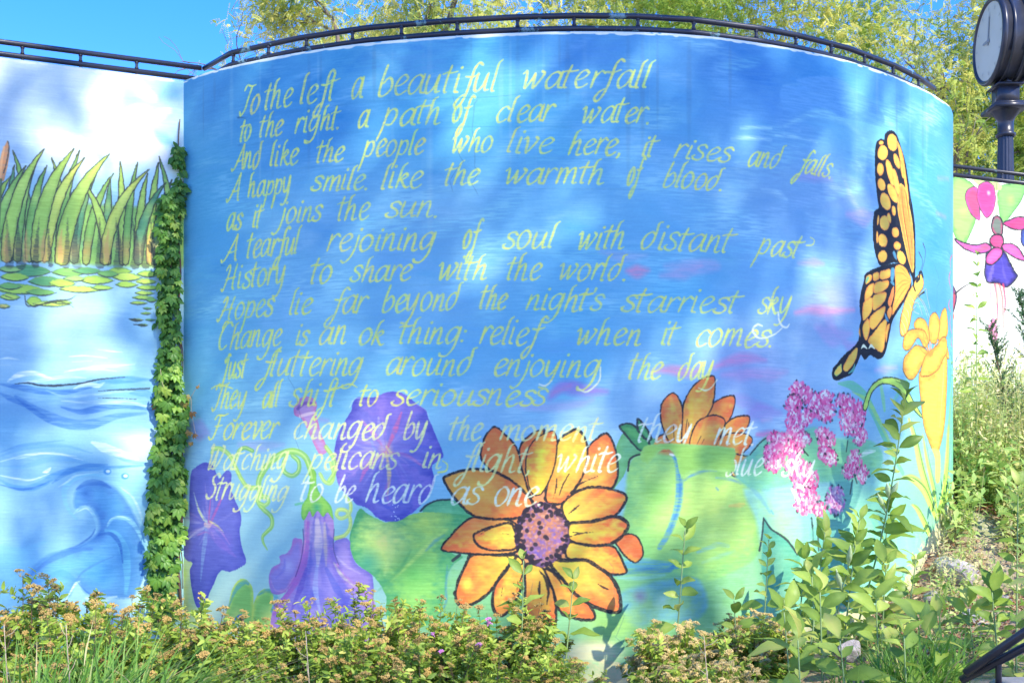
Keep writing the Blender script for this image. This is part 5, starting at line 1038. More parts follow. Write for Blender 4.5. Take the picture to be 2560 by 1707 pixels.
G_PAINT = 1.0     # set in to_image: paint reflectance over the colours as seen
def m_mural(name, im):
    m, nt, b, o = nodes(name)
    t = N(nt, 'ShaderNodeTexImage'); t.image = im; t.interpolation = 'Cubic'; t.extension = 'EXTEND'
    uv = N(nt, 'ShaderNodeUVMap'); uv.uv_map = 'wall'; nt.links.new(uv.outputs[0], t.inputs[0])
    v = coords(nt)
    n1 = noise_tex(nt, v, 1.3, 4); mxs = N(nt, 'ShaderNodeMix', data_type='RGBA', blend_type='MULTIPLY'); mxs.inputs[0].default_value = .5
    nt.links.new(t.outputs[0], mxs.inputs[6]); nt.links.new(ramp(nt, n1, [(.3, (.88, .88, .9)), (.7, (1, 1, 1))]), mxs.inputs[7])
    nt.links.new(mxs.outputs[2], b.inputs['Base Color'])
    b.inputs['Roughness'].default_value = .62; b.inputs['Specular IOR Level'].default_value = .3
    # combed render: fine level ridges, plus a rough grain
    mp = N(nt, 'ShaderNodeMapping'); mp.inputs['Scale'].default_value = (7, 210, 1); nt.links.new(uv.outputs[0], mp.inputs[0])
    mp2 = N(nt, 'ShaderNodeMapping'); mp2.inputs['Scale'].default_value = (90, 90, 1); nt.links.new(uv.outputs[0], mp2.inputs[0])
    a = noise_tex(nt, mp.outputs[0], 1., 3); c = noise_tex(nt, mp2.outputs[0], 1., 3)
    ad = N(nt, 'ShaderNodeMath', operation='MULTIPLY_ADD'); ad.inputs[1].default_value = .35; nt.links.new(c, ad.inputs[0]); nt.links.new(a, ad.inputs[2])
    bump(nt, b, ad.outputs[0], .004, .28)
    return m

M_RENDER = m_plain('bare_render', [(.3, (.34, .31, .27)), (.7, (.5, .47, .42))], 6, .9, .01)
def wall_uv(me, cv, uzs):
    l = me.uv_layers.new(name='wall'); li = np.empty(len(me.loops), np.int32); me.loops.foreach_get('vertex_index', li)
    q = np.asarray(uzs)[li]; uv = np.c_[(q[:, 0])/1., (q[:, 1])/1.]
    w, h = cv.W/cv.ppm, cv.H/cv.ppm
    uv = np.c_[(q[:, 0]-cv.u0)/w, 1-(cv.z1-q[:, 1])/h].astype(np.float32); l.data.foreach_set('uv', uv.ravel())
WALL_US = {}
def set_normals(me, plan, u, nface):
    nx, ny = plan.normal(np.clip(u, plan.U[0]+.02, plan.U[-1]-.02))
    li = np.empty(len(me.loops), np.int32); me.loops.foreach_get('vertex_index', li)
    NN = np.zeros((len(me.loops), 3), np.float32)
    ok = np.zeros(len(me.loops), bool)
    for p in me.polygons:
        if p.use_smooth: ok[p.loop_start:p.loop_start+p.loop_total] = True
    ok &= li < nface
    NN[ok, 0] = nx[li[ok]]; NN[ok, 1] = ny[li[ok]]
    me.normals_split_custom_set([tuple(v) for v in NN])
def build_wall(plan, cv, name, label, mat, u0, u1, zb, thick=.26, step=.05):
    us = np.linspace(u0, u1, int((u1-u0)/step)+1); zs = np.linspace(zb, WALL_TOP, 8)
    x, y = plan.at(us); nx, ny = plan.normal(us); n = len(us)
    V = []; UZ = []
    for z in zs: V.append(np.c_[x, y, np.full(n, z)]); UZ.append(np.c_[us, np.full(n, z)])
    k = len(zs)
    bx, by = x-nx*thick, y-ny*thick
    # worn rounded arris, top, back
    V.append(np.c_[x-nx*.012, y-ny*.012, np.full(n, WALL_TOP+.008)]); UZ.append(np.c_[us, np.full(n, WALL_TOP)])
    V.append(np.c_[bx, by, np.full(n, WALL_TOP+.008)]); UZ.append(np.c_[us, np.full(n, WALL_TOP)])
    V.append(np.c_[bx, by, np.full(n, zb)]); UZ.append(np.c_[us, np.full(n, zb)])
    V = np.vstack(V); UZ = np.vstack(UZ); F = []
    mi = []
    for r in range(k+2):
        for j in range(n-1):
            F.append((r*n+j, r*n+j+1, (r+1)*n+j+1, (r+1)*n+j)); mi.append(0 if r <= k-1 else 1)
    me = mesh_from(name, V, np.array(F), smooth=False)
    me.materials.append(mat); me.materials.append(M_RENDER)
    me.polygons.foreach_set('material_index', np.array(mi, np.int32))
    me.polygons.foreach_set('use_smooth', np.array([r < k-1 for r in range(k+2) for j in range(n-1)]))
    wall_uv(me, cv, UZ)
    face_u = np.tile(us, k)
    WALL_US[name] = us
    set_normals(me, plan, face_u, n*k)
    o = put(name, me); tag(o, label, 'wall'); return o
def decal(plan, cv, S, name, label, mat, parent, off=.0015, uz=None):
    """a painted figure, as its own thin skin of paint on the wall"""
    q = plan.uz(S) if uz is None else np.asarray(uz, float)
    q[:, 1] = np.minimum(q[:, 1], WALL_TOP-.006)
    bm = bmesh.new(); vs = [bm.verts.new((a, b, 0)) for a, b in q]; bm.faces.new(vs)
    for k in WALL_US[parent.name][(WALL_US[parent.name] > q[:, 0].min()) & (WALL_US[parent.name] < q[:, 0].max())]:
        g = bm.verts[:]+bm.edges[:]+bm.faces[:]
        bmesh.ops.bisect_plane(bm, geom=g, plane_co=(float(k), 0, 0), plane_no=(1, 0, 0))
    bmesh.ops.triangulate(bm, faces=bm.faces[:])
    me = bpy.data.meshes.new(name); bm.normal_update()
    co = np.array([v.co[:] for v in bm.verts]); bm.to_mesh(me); bm.free()
    x, y = plan.at(co[:, 0]); nx, ny = plan.normal(co[:, 0])
    W = np.c_[x+nx*off, y+ny*off, co[:, 1]].astype(np.float32); me.vertices.foreach_set('co', W.ravel()); me.update()
    # face the viewer
    if sum(p.normal.x*(-p.center.x)+p.normal.y*(-p.center.y) for p in me.polygons) < 0: me.flip_normals()
    wall_uv(me, cv, co[:, :2]); me.materials.append(mat)
    me.polygons.foreach_set('use_smooth', np.ones(len(me.polygons), bool))
    set_normals(me, plan, co[:, 0], len(co))
    o = bpy.data.objects.new(name, me); COL.objects.link(o); o.parent = parent
    if label: o['label'] = label
    return o

GAIN = 0.98
cvM, cvL, cvR = paint_main(), paint_left(), paint_right()
MM, ML_, MR_ = (m_mural(n, to_image(c, n, g)) for n, c, g in (('mural_paint', cvM, GAIN), ('pond_mural_paint', cvL, GAIN), ('fuchsia_mural_paint', cvR, GAIN)))
wallM = build_wall(MAIN, cvM, 'mural_wall', 'curved retaining wall painted with poem, sunflowers and butterfly on blue sky', MM, 0, float(MAIN.U[-1]), -.25)
wallL = build_wall(LEFT, cvL, 'pond_wall', 'straight wall left of the creeper, painted with reeds, pond and curling wave', ML_, .6, 4.2, -.25)
wallR = build_wall(RIGHT, cvR, 'fuchsia_wall', 'white wall at far right painted with pink and purple fuchsias', MR_, 0.02, 5., .6)

def rc(tile, pts): return catmull(S_(tile, pts), 3, True)
for ln, b in enumerate(LINE_BANDS):                     # the lettering, one strip of paint for each line of the poem
    top = np.array([[p[0], p[1]-62] for p in b]); bot = np.array([[p[0], p[1]+(13 if ln < 13 else 34)] for p in b])
    top = top[np.argsort(top[:, 0])]; bot = bot[np.argsort(bot[:, 0])]
    xs = np.linspace(top[0, 0]-14, top[-1, 0]+18, 26)
    if ln: lim = np.interp(xs, prev[:, 0], prev[:, 1]+15, left=0, right=0)
    tt = np.interp(xs, top[:, 0], top[:, 1]); bb = np.interp(xs, bot[:, 0], bot[:, 1])
    if ln: tt = np.maximum(tt, lim)
    tt = np.minimum(tt, bb-20)
    prev = np.array([[p[0], p[1]] for p in b]); prev = prev[np.argsort(prev[:, 0])]
    L = len(xs); e = 4
    S = np.vstack([np.c_[xs, tt], [[xs[-1]+e, (tt[-1]+bb[-1])/2]], np.c_[xs, bb][::-1], [[xs[0]-e, (tt[0]+bb[0])/2]]])
    decal(MAIN, cvM, S, 'poem_line', ('yellow' if ln < 11 else 'pale')+' hand lettered line of the poem reading "'+' '.join(w[0] for w in POEM[ln][:4])+'"', MM, wallM, .0009)
FIG = [
 ('painted_sunflower', 'large painted sunflower with purple centre', 'C1', [(940,90),(930,0),(1010,-105),(1130,-10),(1180,0),(1330,-92),(1410,-60),(1500,-70),(1552,-90),(1630,10),(1742,-64),(1810,80),(1800,280),(1865,340),(1840,440),(1880,540),(1860,600),(1960,620),(1978,740),(1900,790),(1866,850),(1720,850),(1810,960),(1828,1080),(1700,1080),(1650,1150),(1480,1130),(1400,1200),(1280,1255),(1215,1200),(1100,1100),(1010,1090),(960,990),(790,1052),(755,990),(820,800),(860,730),(662,695),(800,530),(850,460),(700,290),(680,230),(800,180)], .0005),
 ('painted_sunflower', 'smaller painted sunflower half hidden behind green leaf', 'B2', [(-110,1500),(-30,1390),(-20,1220),(55,1130),(118,1200),(170,1110),(240,1040),(328,1030),(320,1190),(440,1145),(460,1200),(420,1300),(555,1285),(568,1430),(500,1440),(455,1455),(200,1450),(60,1450)], .0005),
 ('painted_butterfly', 'painted yellow and black swallowtail butterfly', 'B2', [(1400,-520),(1480,-585),(1545,-480),(1605,-180),(1640,60),(1640,320),(1690,350),(1694,430),(1640,520),(1604,680),(1556,757),(1538,720),(1560,560),(1492,650),(1450,860),(1400,905),(1312,907),(1260,940),(1180,1024),(1105,1035),(1098,990),(1240,830),(1275,760),(1280,560),(1310,380),(1400,305),(1366,120),(1400,-80),(1378,-420)], .0005),
 ('painted_lily', 'painted yellow trumpet flower on pale stem', 'B2', [(1563,835),(1580,735),(1640,710),(1640,660),(1700,650),(1750,612),(1800,640),(1840,575),(1855,720),(1862,890),(1845,1150),(1795,1500),(1750,1490),(1680,1200),(1660,1010),(1590,1032),(1560,970),(1600,860)], .0005),
 ('painted_phlox', 'painted pink phlox with many small petals', 'B2', [(640,1500),(720,1400),(790,1390),(800,1120),(880,1050),(960,1090),(980,1140),(1060,1100),(1110,1180),(1150,1130),(1240,1150),(1310,1220),(1320,1440),(1230,1440),(1120,1390),(1120,1520),(1050,1570),(980,1560),(1010,1800),(1030,1900),(960,1930),(880,1900),(820,1750),(700,1650),(640,1570)], .0005),
 ('painted_morning_glory', 'painted violet morning glory, the round one above', 'C1', [(70,-220),(110,-298),(220,-300),(340,-338),(460,-290),(560,-215),(620,-60),(670,80),(610,180),(600,300),(500,430),(380,505),(240,485),(110,400),(-10,270),(-38,120),(10,-110)], .0005),
 ('painted_morning_glory', 'painted violet flower with pale star beside the creeper', 'C0', [(1260,200),(1350,128),(1430,222),(1500,185),(1508,290),(1575,480),(1567,600),(1605,775),(1500,836),(1420,860),(1345,1040),(1290,1070),(1245,900),(1250,790),(1210,740),(1240,520)], .0005),
 ('painted_trumpet_flower', 'painted hanging purple trumpet flower with green calyx', 'C0', [(1970,470),(2010,340),(2030,190),(2070,220),(2110,350),(2175,430),(2182,650),(2240,617),(2290,700),(2420,850),(2440,1100),(2300,1300),(1780,1300),(1770,1060),(1755,880),(1830,740),(1915,622),(1975,640)], .0005)]
for nm, lb, t, pts, off in FIG: decal(MAIN, cvM, rc(t, pts), nm, lb, MM, wallM, off)
for nm, lb, t, pts in [('painted_reeds', 'painted green reeds above the pond', 'A0', [(0,1170),(90,1080),(85,990),(130,1090),(280,982),(300,1080),(475,980),(515,990),(545,1040),(540,1130),(707,1012),(620,1150),(735,1140),(785,1068),(810,1160),(895,1070),(910,1110),(1000,1110),(1036,1040),(1110,1160),(1200,1170),(1210,1700),(600,1720),(0,1700)]),
                       ('painted_wave', 'painted curling blue wave low on the wall', 'C0', [(190,850),(330,720),(600,620),(640,480),(500,495),(425,380),(440,250),(560,200),(720,240),(860,350),(940,560),(960,760),(900,950),(700,1005),(440,1010)])]:
    S = catmull(S_(t, pts), 2, True) if nm == 'painted_wave' else S_(t, pts)
    q = LEFT.uz(S); q[:, 0] = np.clip(q[:, 0], .7, 4.19); decal(LEFT, cvL, None, nm, lb, ML_, wallL, .0005, uz=q)

# ------------------------------------------------------------------ ground, terrace, hill
def grid_xy(xs, ys, zf):
    X, Y = np.meshgrid(xs, ys); Z = zf(X, Y); V = np.c_[X.ravel(), Y.ravel(), Z.ravel()]; w = len(xs)
    F = [(j*w+i, j*w+i+1, (j+1)*w+i+1, (j+1)*w+i) for j in range(len(ys)-1) for i in range(w-1)]
    return V, np.array(F)
xs = np.r_[-900, -300, -100, -40, -20, np.arange(-12, 14, .16), 20, 40, 100, 300, 900]; ys = np.r_[-900, -300, -100, -40, -16, -8, np.arange(-3, 14, .16), 20, 40, 100, 300, 1200]
def zf(X, Y):
    z = gz(X, Y); r = np.array([mnoise.noise(Vector((a*1.7, b*1.7, 0)))*.05+mnoise.noise(Vector((a*6, b*6, 3)))*.022 for a, b in zip(X.ravel(), Y.ravel())]).reshape(X.shape)
    return z+r*(np.hypot(X, Y-6) < 14)
V, F = grid_xy(xs, ys, zf)
m, nt, b, o = nodes('soil'); v = coords(nt); n1 = noise_tex(nt, v, 2.2, 8, .7); n2 = noise_tex(nt, v, 26, 4, .7)
mx = N(nt, 'ShaderNodeMath', operation='MULTIPLY_ADD'); mx.inputs[1].default_value = .5; nt.links.new(n2, mx.inputs[0]); sub = N(nt, 'ShaderNodeMath', operation='SUBTRACT'); sub.inputs[1].default_value = .25; nt.links.new(n1, sub.inputs[0]); nt.links.new(sub.outputs[0], mx.inputs[2])
nt.links.new(ramp(nt, mx.outputs[0], [(.28, (.12, .075, .04)), (.42, (.28, .19, .11)), (.52, (.38, .30, .19)), (.62, (.24, .27, .10)), (.75, (.50, .44, .32))]), b.inputs['Base Color']); b.inputs['Roughness'].default_value = .95
bump(nt, b, n2, .03, .8)
M_SOIL = m
put('ground', mesh_from('ground', V, F, smooth=True), M_SOIL, kind='structure')
M_PATH = m_plain('terrace_paving', [(.3, (.30, .28, .25)), (.7, (.42, .40, .37))], 3, .9, .006)
# terrace sheet behind the walls
def back(plan, us): x, y = plan.at(us); nx, ny = plan.normal(us); return np.c_[x-nx*.24, y-ny*.24]
edge = np.vstack([[(-900, float(LEFT.P[0][1])+1.)], back(LEFT, np.array([0.7, 4.1])), back(MAIN, np.linspace(.35, float(MAIN.U[-1])-.4, 40)), back(RIGHT, np.array([.4, 4.9])), [(900, 14.)]])
zt = WALL_TOP-.42; n = len(edge)
V = np.vstack([np.c_[edge, np.full(n, zt)], np.c_[edge[:, 0], np.full(n, 1500.), np.full(n, zt)]])
put('upper_terrace', mesh_from('upper_terrace', V, np.array([(i, i+1, n+i+1, n+i) for i in range(n-1)])), M_PATH, kind='structure')
# dry pale hill far behind on the right
hx = np.linspace(-20, 220, 60); hy = np.linspace(60, 200, 30)
def hz(X, Y):
    r = np.array([mnoise.fractal(Vector((a*.03, b*.03, 5)), 1., 2., 4)*5 for a, b in zip(X.ravel(), Y.ravel())]).reshape(X.shape)
    return 3.2+np.clip((Y-62)/90, 0, 1)*26*np.clip((X+10)/50, 0, 1)+r*np.clip((Y-60)/30, 0, 1)
V, F = grid_xy(hx, hy, hz)
put('hill', mesh_from('hill', V, F, smooth=True), m_plain('dry_hillside', [(.3, (.30, .26, .18)), (.55, (.42, .37, .28)), (.75, (.20, .22, .11))], .12, .95, .2), kind='structure')

# ------------------------------------------------------------------ railings
m, nt, b, o = nodes('black_railing_paint'); v = coords(nt); f = noise_tex(nt, v, 3.2, 6, .7); f2 = noise_tex(nt, v, 24, 4, .7)
mm = N(nt, 'ShaderNodeMath', operation='MULTIPLY_ADD'); mm.inputs[1].default_value = .28; nt.links.new(f2, mm.inputs[0]); nt.links.new(f, mm.inputs[2])
nt.links.new(ramp(nt, mm.outputs[0], [(.0, (.022, .023, .027)), (.745, (.03, .031, .036)), (.765, (.10, .22, .20)), (.80, (.22, .34, .32)), (.83, (.05, .06, .06))]), b.inputs['Base Color'])
b.inputs['Roughness'].default_value = .34; bump(nt, b, f2, .001, .5); M_RAIL = m
M_RAIL2 = m_plain('black_gloss_paint', [(.3, (.018, .019, .024)), (.7, (.03, .031, .037))], 12, .3, .0008)
RLO, RTOP, RR, SET = .060, .142, .0185, .10
def rail_xy(plan, S_x, sb=SET):
    u = plan.uz([(x, 100) for x in S_x])[:, 0]; x, y = plan.at(u); nx, ny = plan.normal(u); return np.c_[x-nx*sb, y-ny*sb]
def railing(label, nodes_xy, posts_xy, group=None, feet=()):
    t = thing('railing', label, 'railing', (float(nodes_xy[0][0]), float(nodes_xy[0][1]), WALL_TOP), group=group)
    L = np.array([nodes_xy[0][0], nodes_xy[0][1], WALL_TOP])
    for nm, h in (('bottom_rail', RLO), ('top_rail', RTOP)):
        mb = MB(); P = np.c_[nodes_xy, np.full(len(nodes_xy), h+WALL_TOP)]-L
        # short bends at the joints
        Q = [P[0]]
        for i in range(1, len(P)-1):
            a, c = P[i-1]-P[i], P[i+1]-P[i]; la, lc = np.linalg.norm(a), np.linalg.norm(c)
            for s in (.05, .02): Q.append(P[i]+a/la*min(s, la*.3))
            for s in (.02, .05): Q.append(P[i]+c/lc*min(s, lc*.3))
        Q.append(P[-1]); mb.tube(Q, RR, 12); put(nm, mb.mesh(nm), M_RAIL, t)
    mb = MB(); mb.tube([(0, 0, RLO+RR*.6), (0, 0, RTOP-RR*.6)], .0105, 8, cap=False)
    for s in (RLO+RR, RTOP-RR-.008): mb.tube([(0, 0, s), (0, 0, s+.008)], .0145, 8)
    me = mb.mesh('post')
    mb = MB(); mb.tube([(0, 0, .0), (0, 0, RLO-RR*.6)], .0105, 8, cap=False); mb.tube([(0, 0, .004), (0, 0, .014)], .026, 10); mf = mb.mesh('foot')
    for p in posts_xy:
        put('post', me, M_RAIL, t, (p[0]-L[0], p[1]-L[1], 0)); put('foot', mf, M_RAIL, t, (p[0]-L[0], p[1]-L[1], .008))
    return t
# where the two lines of rail meet behind the inner corner
lp = rail_xy(LEFT, [0, 440]); mp_ = rail_xy(MAIN, [560, 660])
def isect(a, b, c, d):
    r, s = b-a, d-c; k = ((c-a)[0]*s[1]-(c-a)[1]*s[0])/(r[0]*s[1]-r[1]*s[0]); return a+r*k
_tj = (511-CXP)/F_PX; _dv = lp[1]-lp[0]; J = lp[0]+_dv*((_tj*lp[0][1]-lp[0][0])/(_dv[0]-_tj*_dv[1]))
dl = (lp[0]-lp[1])/np.hypot(*(lp[0]-lp[1]))
railing('black two-pipe railing on the pond wall, left of the corner', np.array([J+dl*.02, lp[0]+dl*2.2]), np.vstack([rail_xy(LEFT, [55, 202, 344]), lp[0]+dl*.4, lp[0]+dl*.8, lp[0]+dl*1.2, lp[0]+dl*1.6]))
railing('long curved black two-pipe railing with flaking paint above the poem', np.vstack([[J], rail_xy(MAIN, [551, 725, 900, 1100, 1290, 1440, 1600, 1750, 1925, 2022, 2150, 2270, 2330, 2368])]),
        rail_xy(MAIN, [557, 647, 745, 864, 992, 1135, 1290, 1437, 1602, 1748, 1912, 2014, 2106, 2192, 2265, 2330]))
rx, ry = RIGHT.at(np.linspace(.15, 4.95, 13)); nx, ny = RIGHT.normal(np.linspace(.15, 4.95, 13)); rr = np.c_[rx-nx*SET, ry-ny*SET]
railing('distant black railing on top of the fuchsia wall', rr[[0, -1]], rr)

# ------------------------------------------------------------------ street clock
CK = np.array([5.068, 11.5]); HZ = 6.02
ck = thing('street_clock', 'black post clock with pale round face and fluted column behind right wall', 'clock', (CK[0], CK[1], zt))
M_CK = m_plain('clock_black_paint', [(.3, (.02, .022, .028)), (.7, (.038, .04, .048))], 6, .32, .001)
M_GLASS = m_plain('clock_dial_enamel', [(.3, (.58, .57, .42)), (.7, (.64, .63, .48))], 3, .4, 0, spec=.3)
M_HAND = m_plain('clock_hand_grey', [(.3, (.25, .27, .25)), (.7, (.3, .32, .3))], 3, .4, 0)
h0 = HZ-zt
mb = MB(); mb.box((0, 0, .12), (.42, .42, .24), bev=.02); mb.lathe([(.20, .24), (.20, .3), (.15, .36), (.13, .5), (.115, .56)], 24); mb.lathe([(.085, .55), (.075, h0-.98)], 60, flute=15, fl_depth=.13)
mb.lathe([(.08, h0-.99), (.098, h0-.975), (.098, h0-.955), (.078, h0-.94), (.078, h0-.84), (.09, h0-.80), (.13, h0-.74), (.15, h0-.72)], 28); put('column', mb.mesh('column'), M_CK, ck)
mb = MB(); mb.box((0, 0, h0-.70), (.36, .36, .05), bev=.008); mb.box((0, 0, h0-.665), (.30, .30, .03), bev=.006); mb.box((0, 0, h0-.56), (.2, .2, .19), bev=.02); mb.box((0, 0, h0-.47), (.27, .27, .03), bev=.01); put('capital', mb.mesh('capital'), M_CK, ck)
view = -CK/np.hypot(*CK); an = math.radians(-69); nn = np.array([view[0]*math.cos(an)-view[1]*math.sin(an), view[0]*math.sin(an)+view[1]*math.cos(an)])
A = np.array([nn[0], nn[1], 0.]); U = np.array([0, 0, 1.]); X = np.cross(U, A); MH = np.stack([X, U, A*.78], 1)     # local z -> facing, local y -> up
C0_ = np.array([0, 0, h0])+A*.0
mb = MB(); mb.lathe([(.0, -.2), (.40, -.2), (.42, -.17), (.42, .17), (.44, .18), (.44, .21), (.425, .235), (.405, .24), (.395, .225), (.385, .215)], 56, MH, C0_)
for a in (-1, 1): mb.lathe([(.425, a*.06), (.435, a*.065), (.435, a*.10), (.425, a*.105)], 56, MH, C0_)
put('clock_case', mb.mesh('clock_case'), M_CK, ck)
mb = MB(); mb.lathe([(.0, .222), (.2, .221), (.388, .214)], 56, MH, C0_); dial = put('dial', mb.mesh('dial'), M_GLASS, ck)
mb = MB()
for ang, L, w in ((math.radians(8), .30, .016), (math.radians(-152+180+90), .0, .0), (math.radians(-84), .15, .02)):
    if L: 
        d = np.array([math.sin(ang), math.cos(ang), 0]); s = np.array([d[1], -d[0], 0]); V = np.array([-d*.04+s*w, d*L*.8+s*w*.6, d*L, d*L*.8-s*w*.6, -d*.04-s*w]); V[:, 2] = .228
        V2 = V.copy(); V2[:, 2] = .232; Z = np.vstack([V, V2])@MH.T+C0_; mb.add(Z, [(5, 6, 8, 9), (6, 7, 7, 8)]); mb.add(Z, [(0, 1, 6, 5), (3, 4, 9, 8)])
mb.lathe([(.0, .236), (.016, .236), (.016, .226)], 12, MH, C0_); put('hands', mb.mesh('hands', False), M_HAND, dial)
M_MARK = m_plain('clock_mark', [(.3, (.42, .42, .33)), (.7, (.46, .46, .36))], 3, .3, 0)
for i in range(12):
    a = i*math.pi/6; r0, r1 = .31, .345; d = np.array([math.sin(a), math.cos(a), 0]); s = np.array([d[1], -d[0], 0])*.007; V = np.array([d*r0+s, d*r1+s, d*r1-s, d*r0-s]); V[:, 2] = .2205
    mb = MB(); mb.add(V@MH.T+C0_, [(0, 1, 2, 3)]); put('hour_mark', mb.mesh('hour_mark', False), M_MARK, dial)
mb = MB(); R3 = MH
mb.box(C0_+A*-.02+X*.0, (.26, .74, .34), MH, .03); mb.box(C0_+U*.47, (.3, .16, .26), MH, .03); mb.lathe([(.14, h0+.53), (.17, h0+.55), (.15, h0+.60), (.07, h0+.68), (.05, h0+.76), (.06, h0+.8), (.0, h0+.86)], 20)
put('housing', mb.mesh('housing'), M_CK, ck)
for s in (-1, 1):
    P = [C0_+X*s*.1+U*.44, C0_+X*s*.22+U*.50, C0_+X*s*.3+U*.44, C0_+X*s*.26+U*.38]
    mb = MB(); mb.tube(catmull(P, 5), .022, 8); put('scroll', mb.mesh('scroll'), M_CK, ck)
mb = MB(); mb.tube([C0_-U*.43-X*.10, C0_-U*.46, C0_-U*.43+X*.10], .03, 8); put('cradle', mb.mesh('cradle'), M_CK, ck)
# second dial on the other side
mb = MB(); mb.lathe([(.0, -.222), (.2, -.221), (.388, -.214)], 40, MH, C0_); put('dial', mb.mesh('dial'), M_GLASS, ck)
mb = MB(); mb.lathe([(.42, -.17), (.44, -.18), (.44, -.21), (.425, -.235), (.405, -.24), (.385, -.215)], 56, MH, C0_); put('bezel', mb.mesh('bezel'), M_CK, ck)

# ------------------------------------------------------------------ handrail and its kerb, lower right
def at(x, y, D): return np.array([(x-CXP)/F_PX*D, D, EYE-(y-HY)/F_PX*D])
M_CONC = m_plain('weathered_concrete', [(.3, (.34, .31, .26)), (.6, (.46, .43, .38)), (.75, (.54, .52, .48))], 5, .9, .008)
kb = MB(); kb.box((3.05, 4.85, .33), (1.5, 1.1, .58), bev=.03); ke = put('kerb_block', kb.mesh('kerb_block', False), M_CONC, kind='structure')
a0, a1 = at(2414, 1682, 5.1), at(2575, 1570, 4.9); b0, b1 = at(2404, 1699, 5.16), at(2575, 1610, 4.96)
hr = thing('handrail', 'two thick black pipe ends of a handrail at bottom right corner', 'handrail', tuple(b0))
for p, q in ((a0, a1), (b0, b1)):
    mb = MB(); e = q+(q-p)*1.6; d = (q-p)/np.linalg.norm(q-p); mb.tube([p-b0, p-b0+d*.003, e-b0], [.0185, .0205, .0205], 18); put('rail', mb.mesh('rail'), M_RAIL2, hr)
for s in (.55, 1.9):
    p = b0+(b1-b0)*s; mb = MB(); mb.tube([p-b0+(0, 0, .06), p-b0, np.array([p[0], p[1], .6])-b0], .014, 10); mb.tube([np.array([p[0], p[1], .62])-b0, np.array([p[0], p[1], .635])-b0], .04, 12); put('post', mb.mesh('post'), M_RAIL2, hr)
# ------------------------------------------------------------------ plants
def hsh(n, seed=0): return np.random.default_rng(seed).random(n)
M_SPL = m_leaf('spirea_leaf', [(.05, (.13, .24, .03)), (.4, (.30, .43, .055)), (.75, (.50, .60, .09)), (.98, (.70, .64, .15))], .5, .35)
M_HEAD = m_plain('spirea_dry_flower', [(.25, (.25, .15, .035)), (.5, (.46, .30, .075)), (.75, (.62, .45, .13))], 60, .9, 0)
M_HEADY = m_plain('spirea_yellow_flower', [(.25, (.36, .24, .06)), (.5, (.58, .42, .13)), (.75, (.72, .58, .26))], 60, .9, 0)
M_PINK = m_plain('spirea_pink_flower', [(.3, (.55, .16, .38)), (.7, (.75, .32, .55))], 60, .8, 0)
M_STEM = m_plain('woody_stem', [(.3, (.10, .055, .03)), (.7, (.20, .12, .07))], 30, .8, .001)
M_GSTEM = m_plain('green_stem', [(.3, (.16, .26, .08)), (.7, (.30, .40, .14))], 20, .6, 0)
M_MILK = m_leaf('milkweed_leaf', [(.05, (.11, .20, .03)), (.4, (.23, .35, .05)), (.7, (.37, .49, .08)), (.98, (.58, .58, .14))], .42, .38, 1.35, obj=True)
M_IVY = m_leaf('creeper_leaf', [(.05, (.07, .18, .02)), (.4, (.13, .29, .035)), (.7, (.23, .42, .05)), (.98, (.42, .50, .08))], .38, .3, 1.3, obj=True)
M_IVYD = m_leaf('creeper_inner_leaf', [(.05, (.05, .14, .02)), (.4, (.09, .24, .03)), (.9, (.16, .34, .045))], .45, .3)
M_REDLEAF = m_leaf('creeper_autumn_leaf', [(.1, (.30, .10, .03)), (.6, (.42, .26, .06)), (.95, (.30, .34, .07))], .5, .3, 1.2, obj=True)
M_GRASS = m_leaf('grass_blade', [(.05, (.08, .20, .03)), (.45, (.18, .36, .05)), (.75, (.34, .46, .09)), (.97, (.58, .47, .22))], .45, .35)
M_WEED = m_leaf('weed_leaf', [(.05, (.12, .26, .04)), (.4, (.30, .46, .10)), (.7, (.54, .60, .18)), (.98, (.74, .62, .30))], .55, .35)
M_DRY = m_plain('dry_stalk', [(.3, (.36, .26, .14)), (.7, (.56, .44, .28))], 30, .9, 0)
M_LITTER = m_leaf('dead_leaf', [(.05, (.22, .09, .05)), (.4, (.44, .20, .10)), (.7, (.56, .34, .18)), (.98, (.62, .52, .32))], .8, .1)
M_LOC = m_leaf('locust_leaf', [(.05, (.16, .30, .05)), (.35, (.34, .48, .08)), (.65, (.56, .62, .14)), (.95, (.72, .68, .19))], .5, .45, 1.3)
M_BARK = m_plain('locust_bark', [(.3, (.13, .10, .075)), (.7, (.27, .22, .17))], 9, .9, .02, vs=(1, 1, .3))
M_NEEDLE = m_leaf('juniper_needle', [(.1, (.05, .12, .05)), (.6, (.10, .22, .08)), (.95, (.20, .32, .12))], .5, .2)
M_POD = m_plain('seed_pod_skin', [(.3, (.36, .46, .18)), (.7, (.52, .60, .30))], 40, .7, .003)

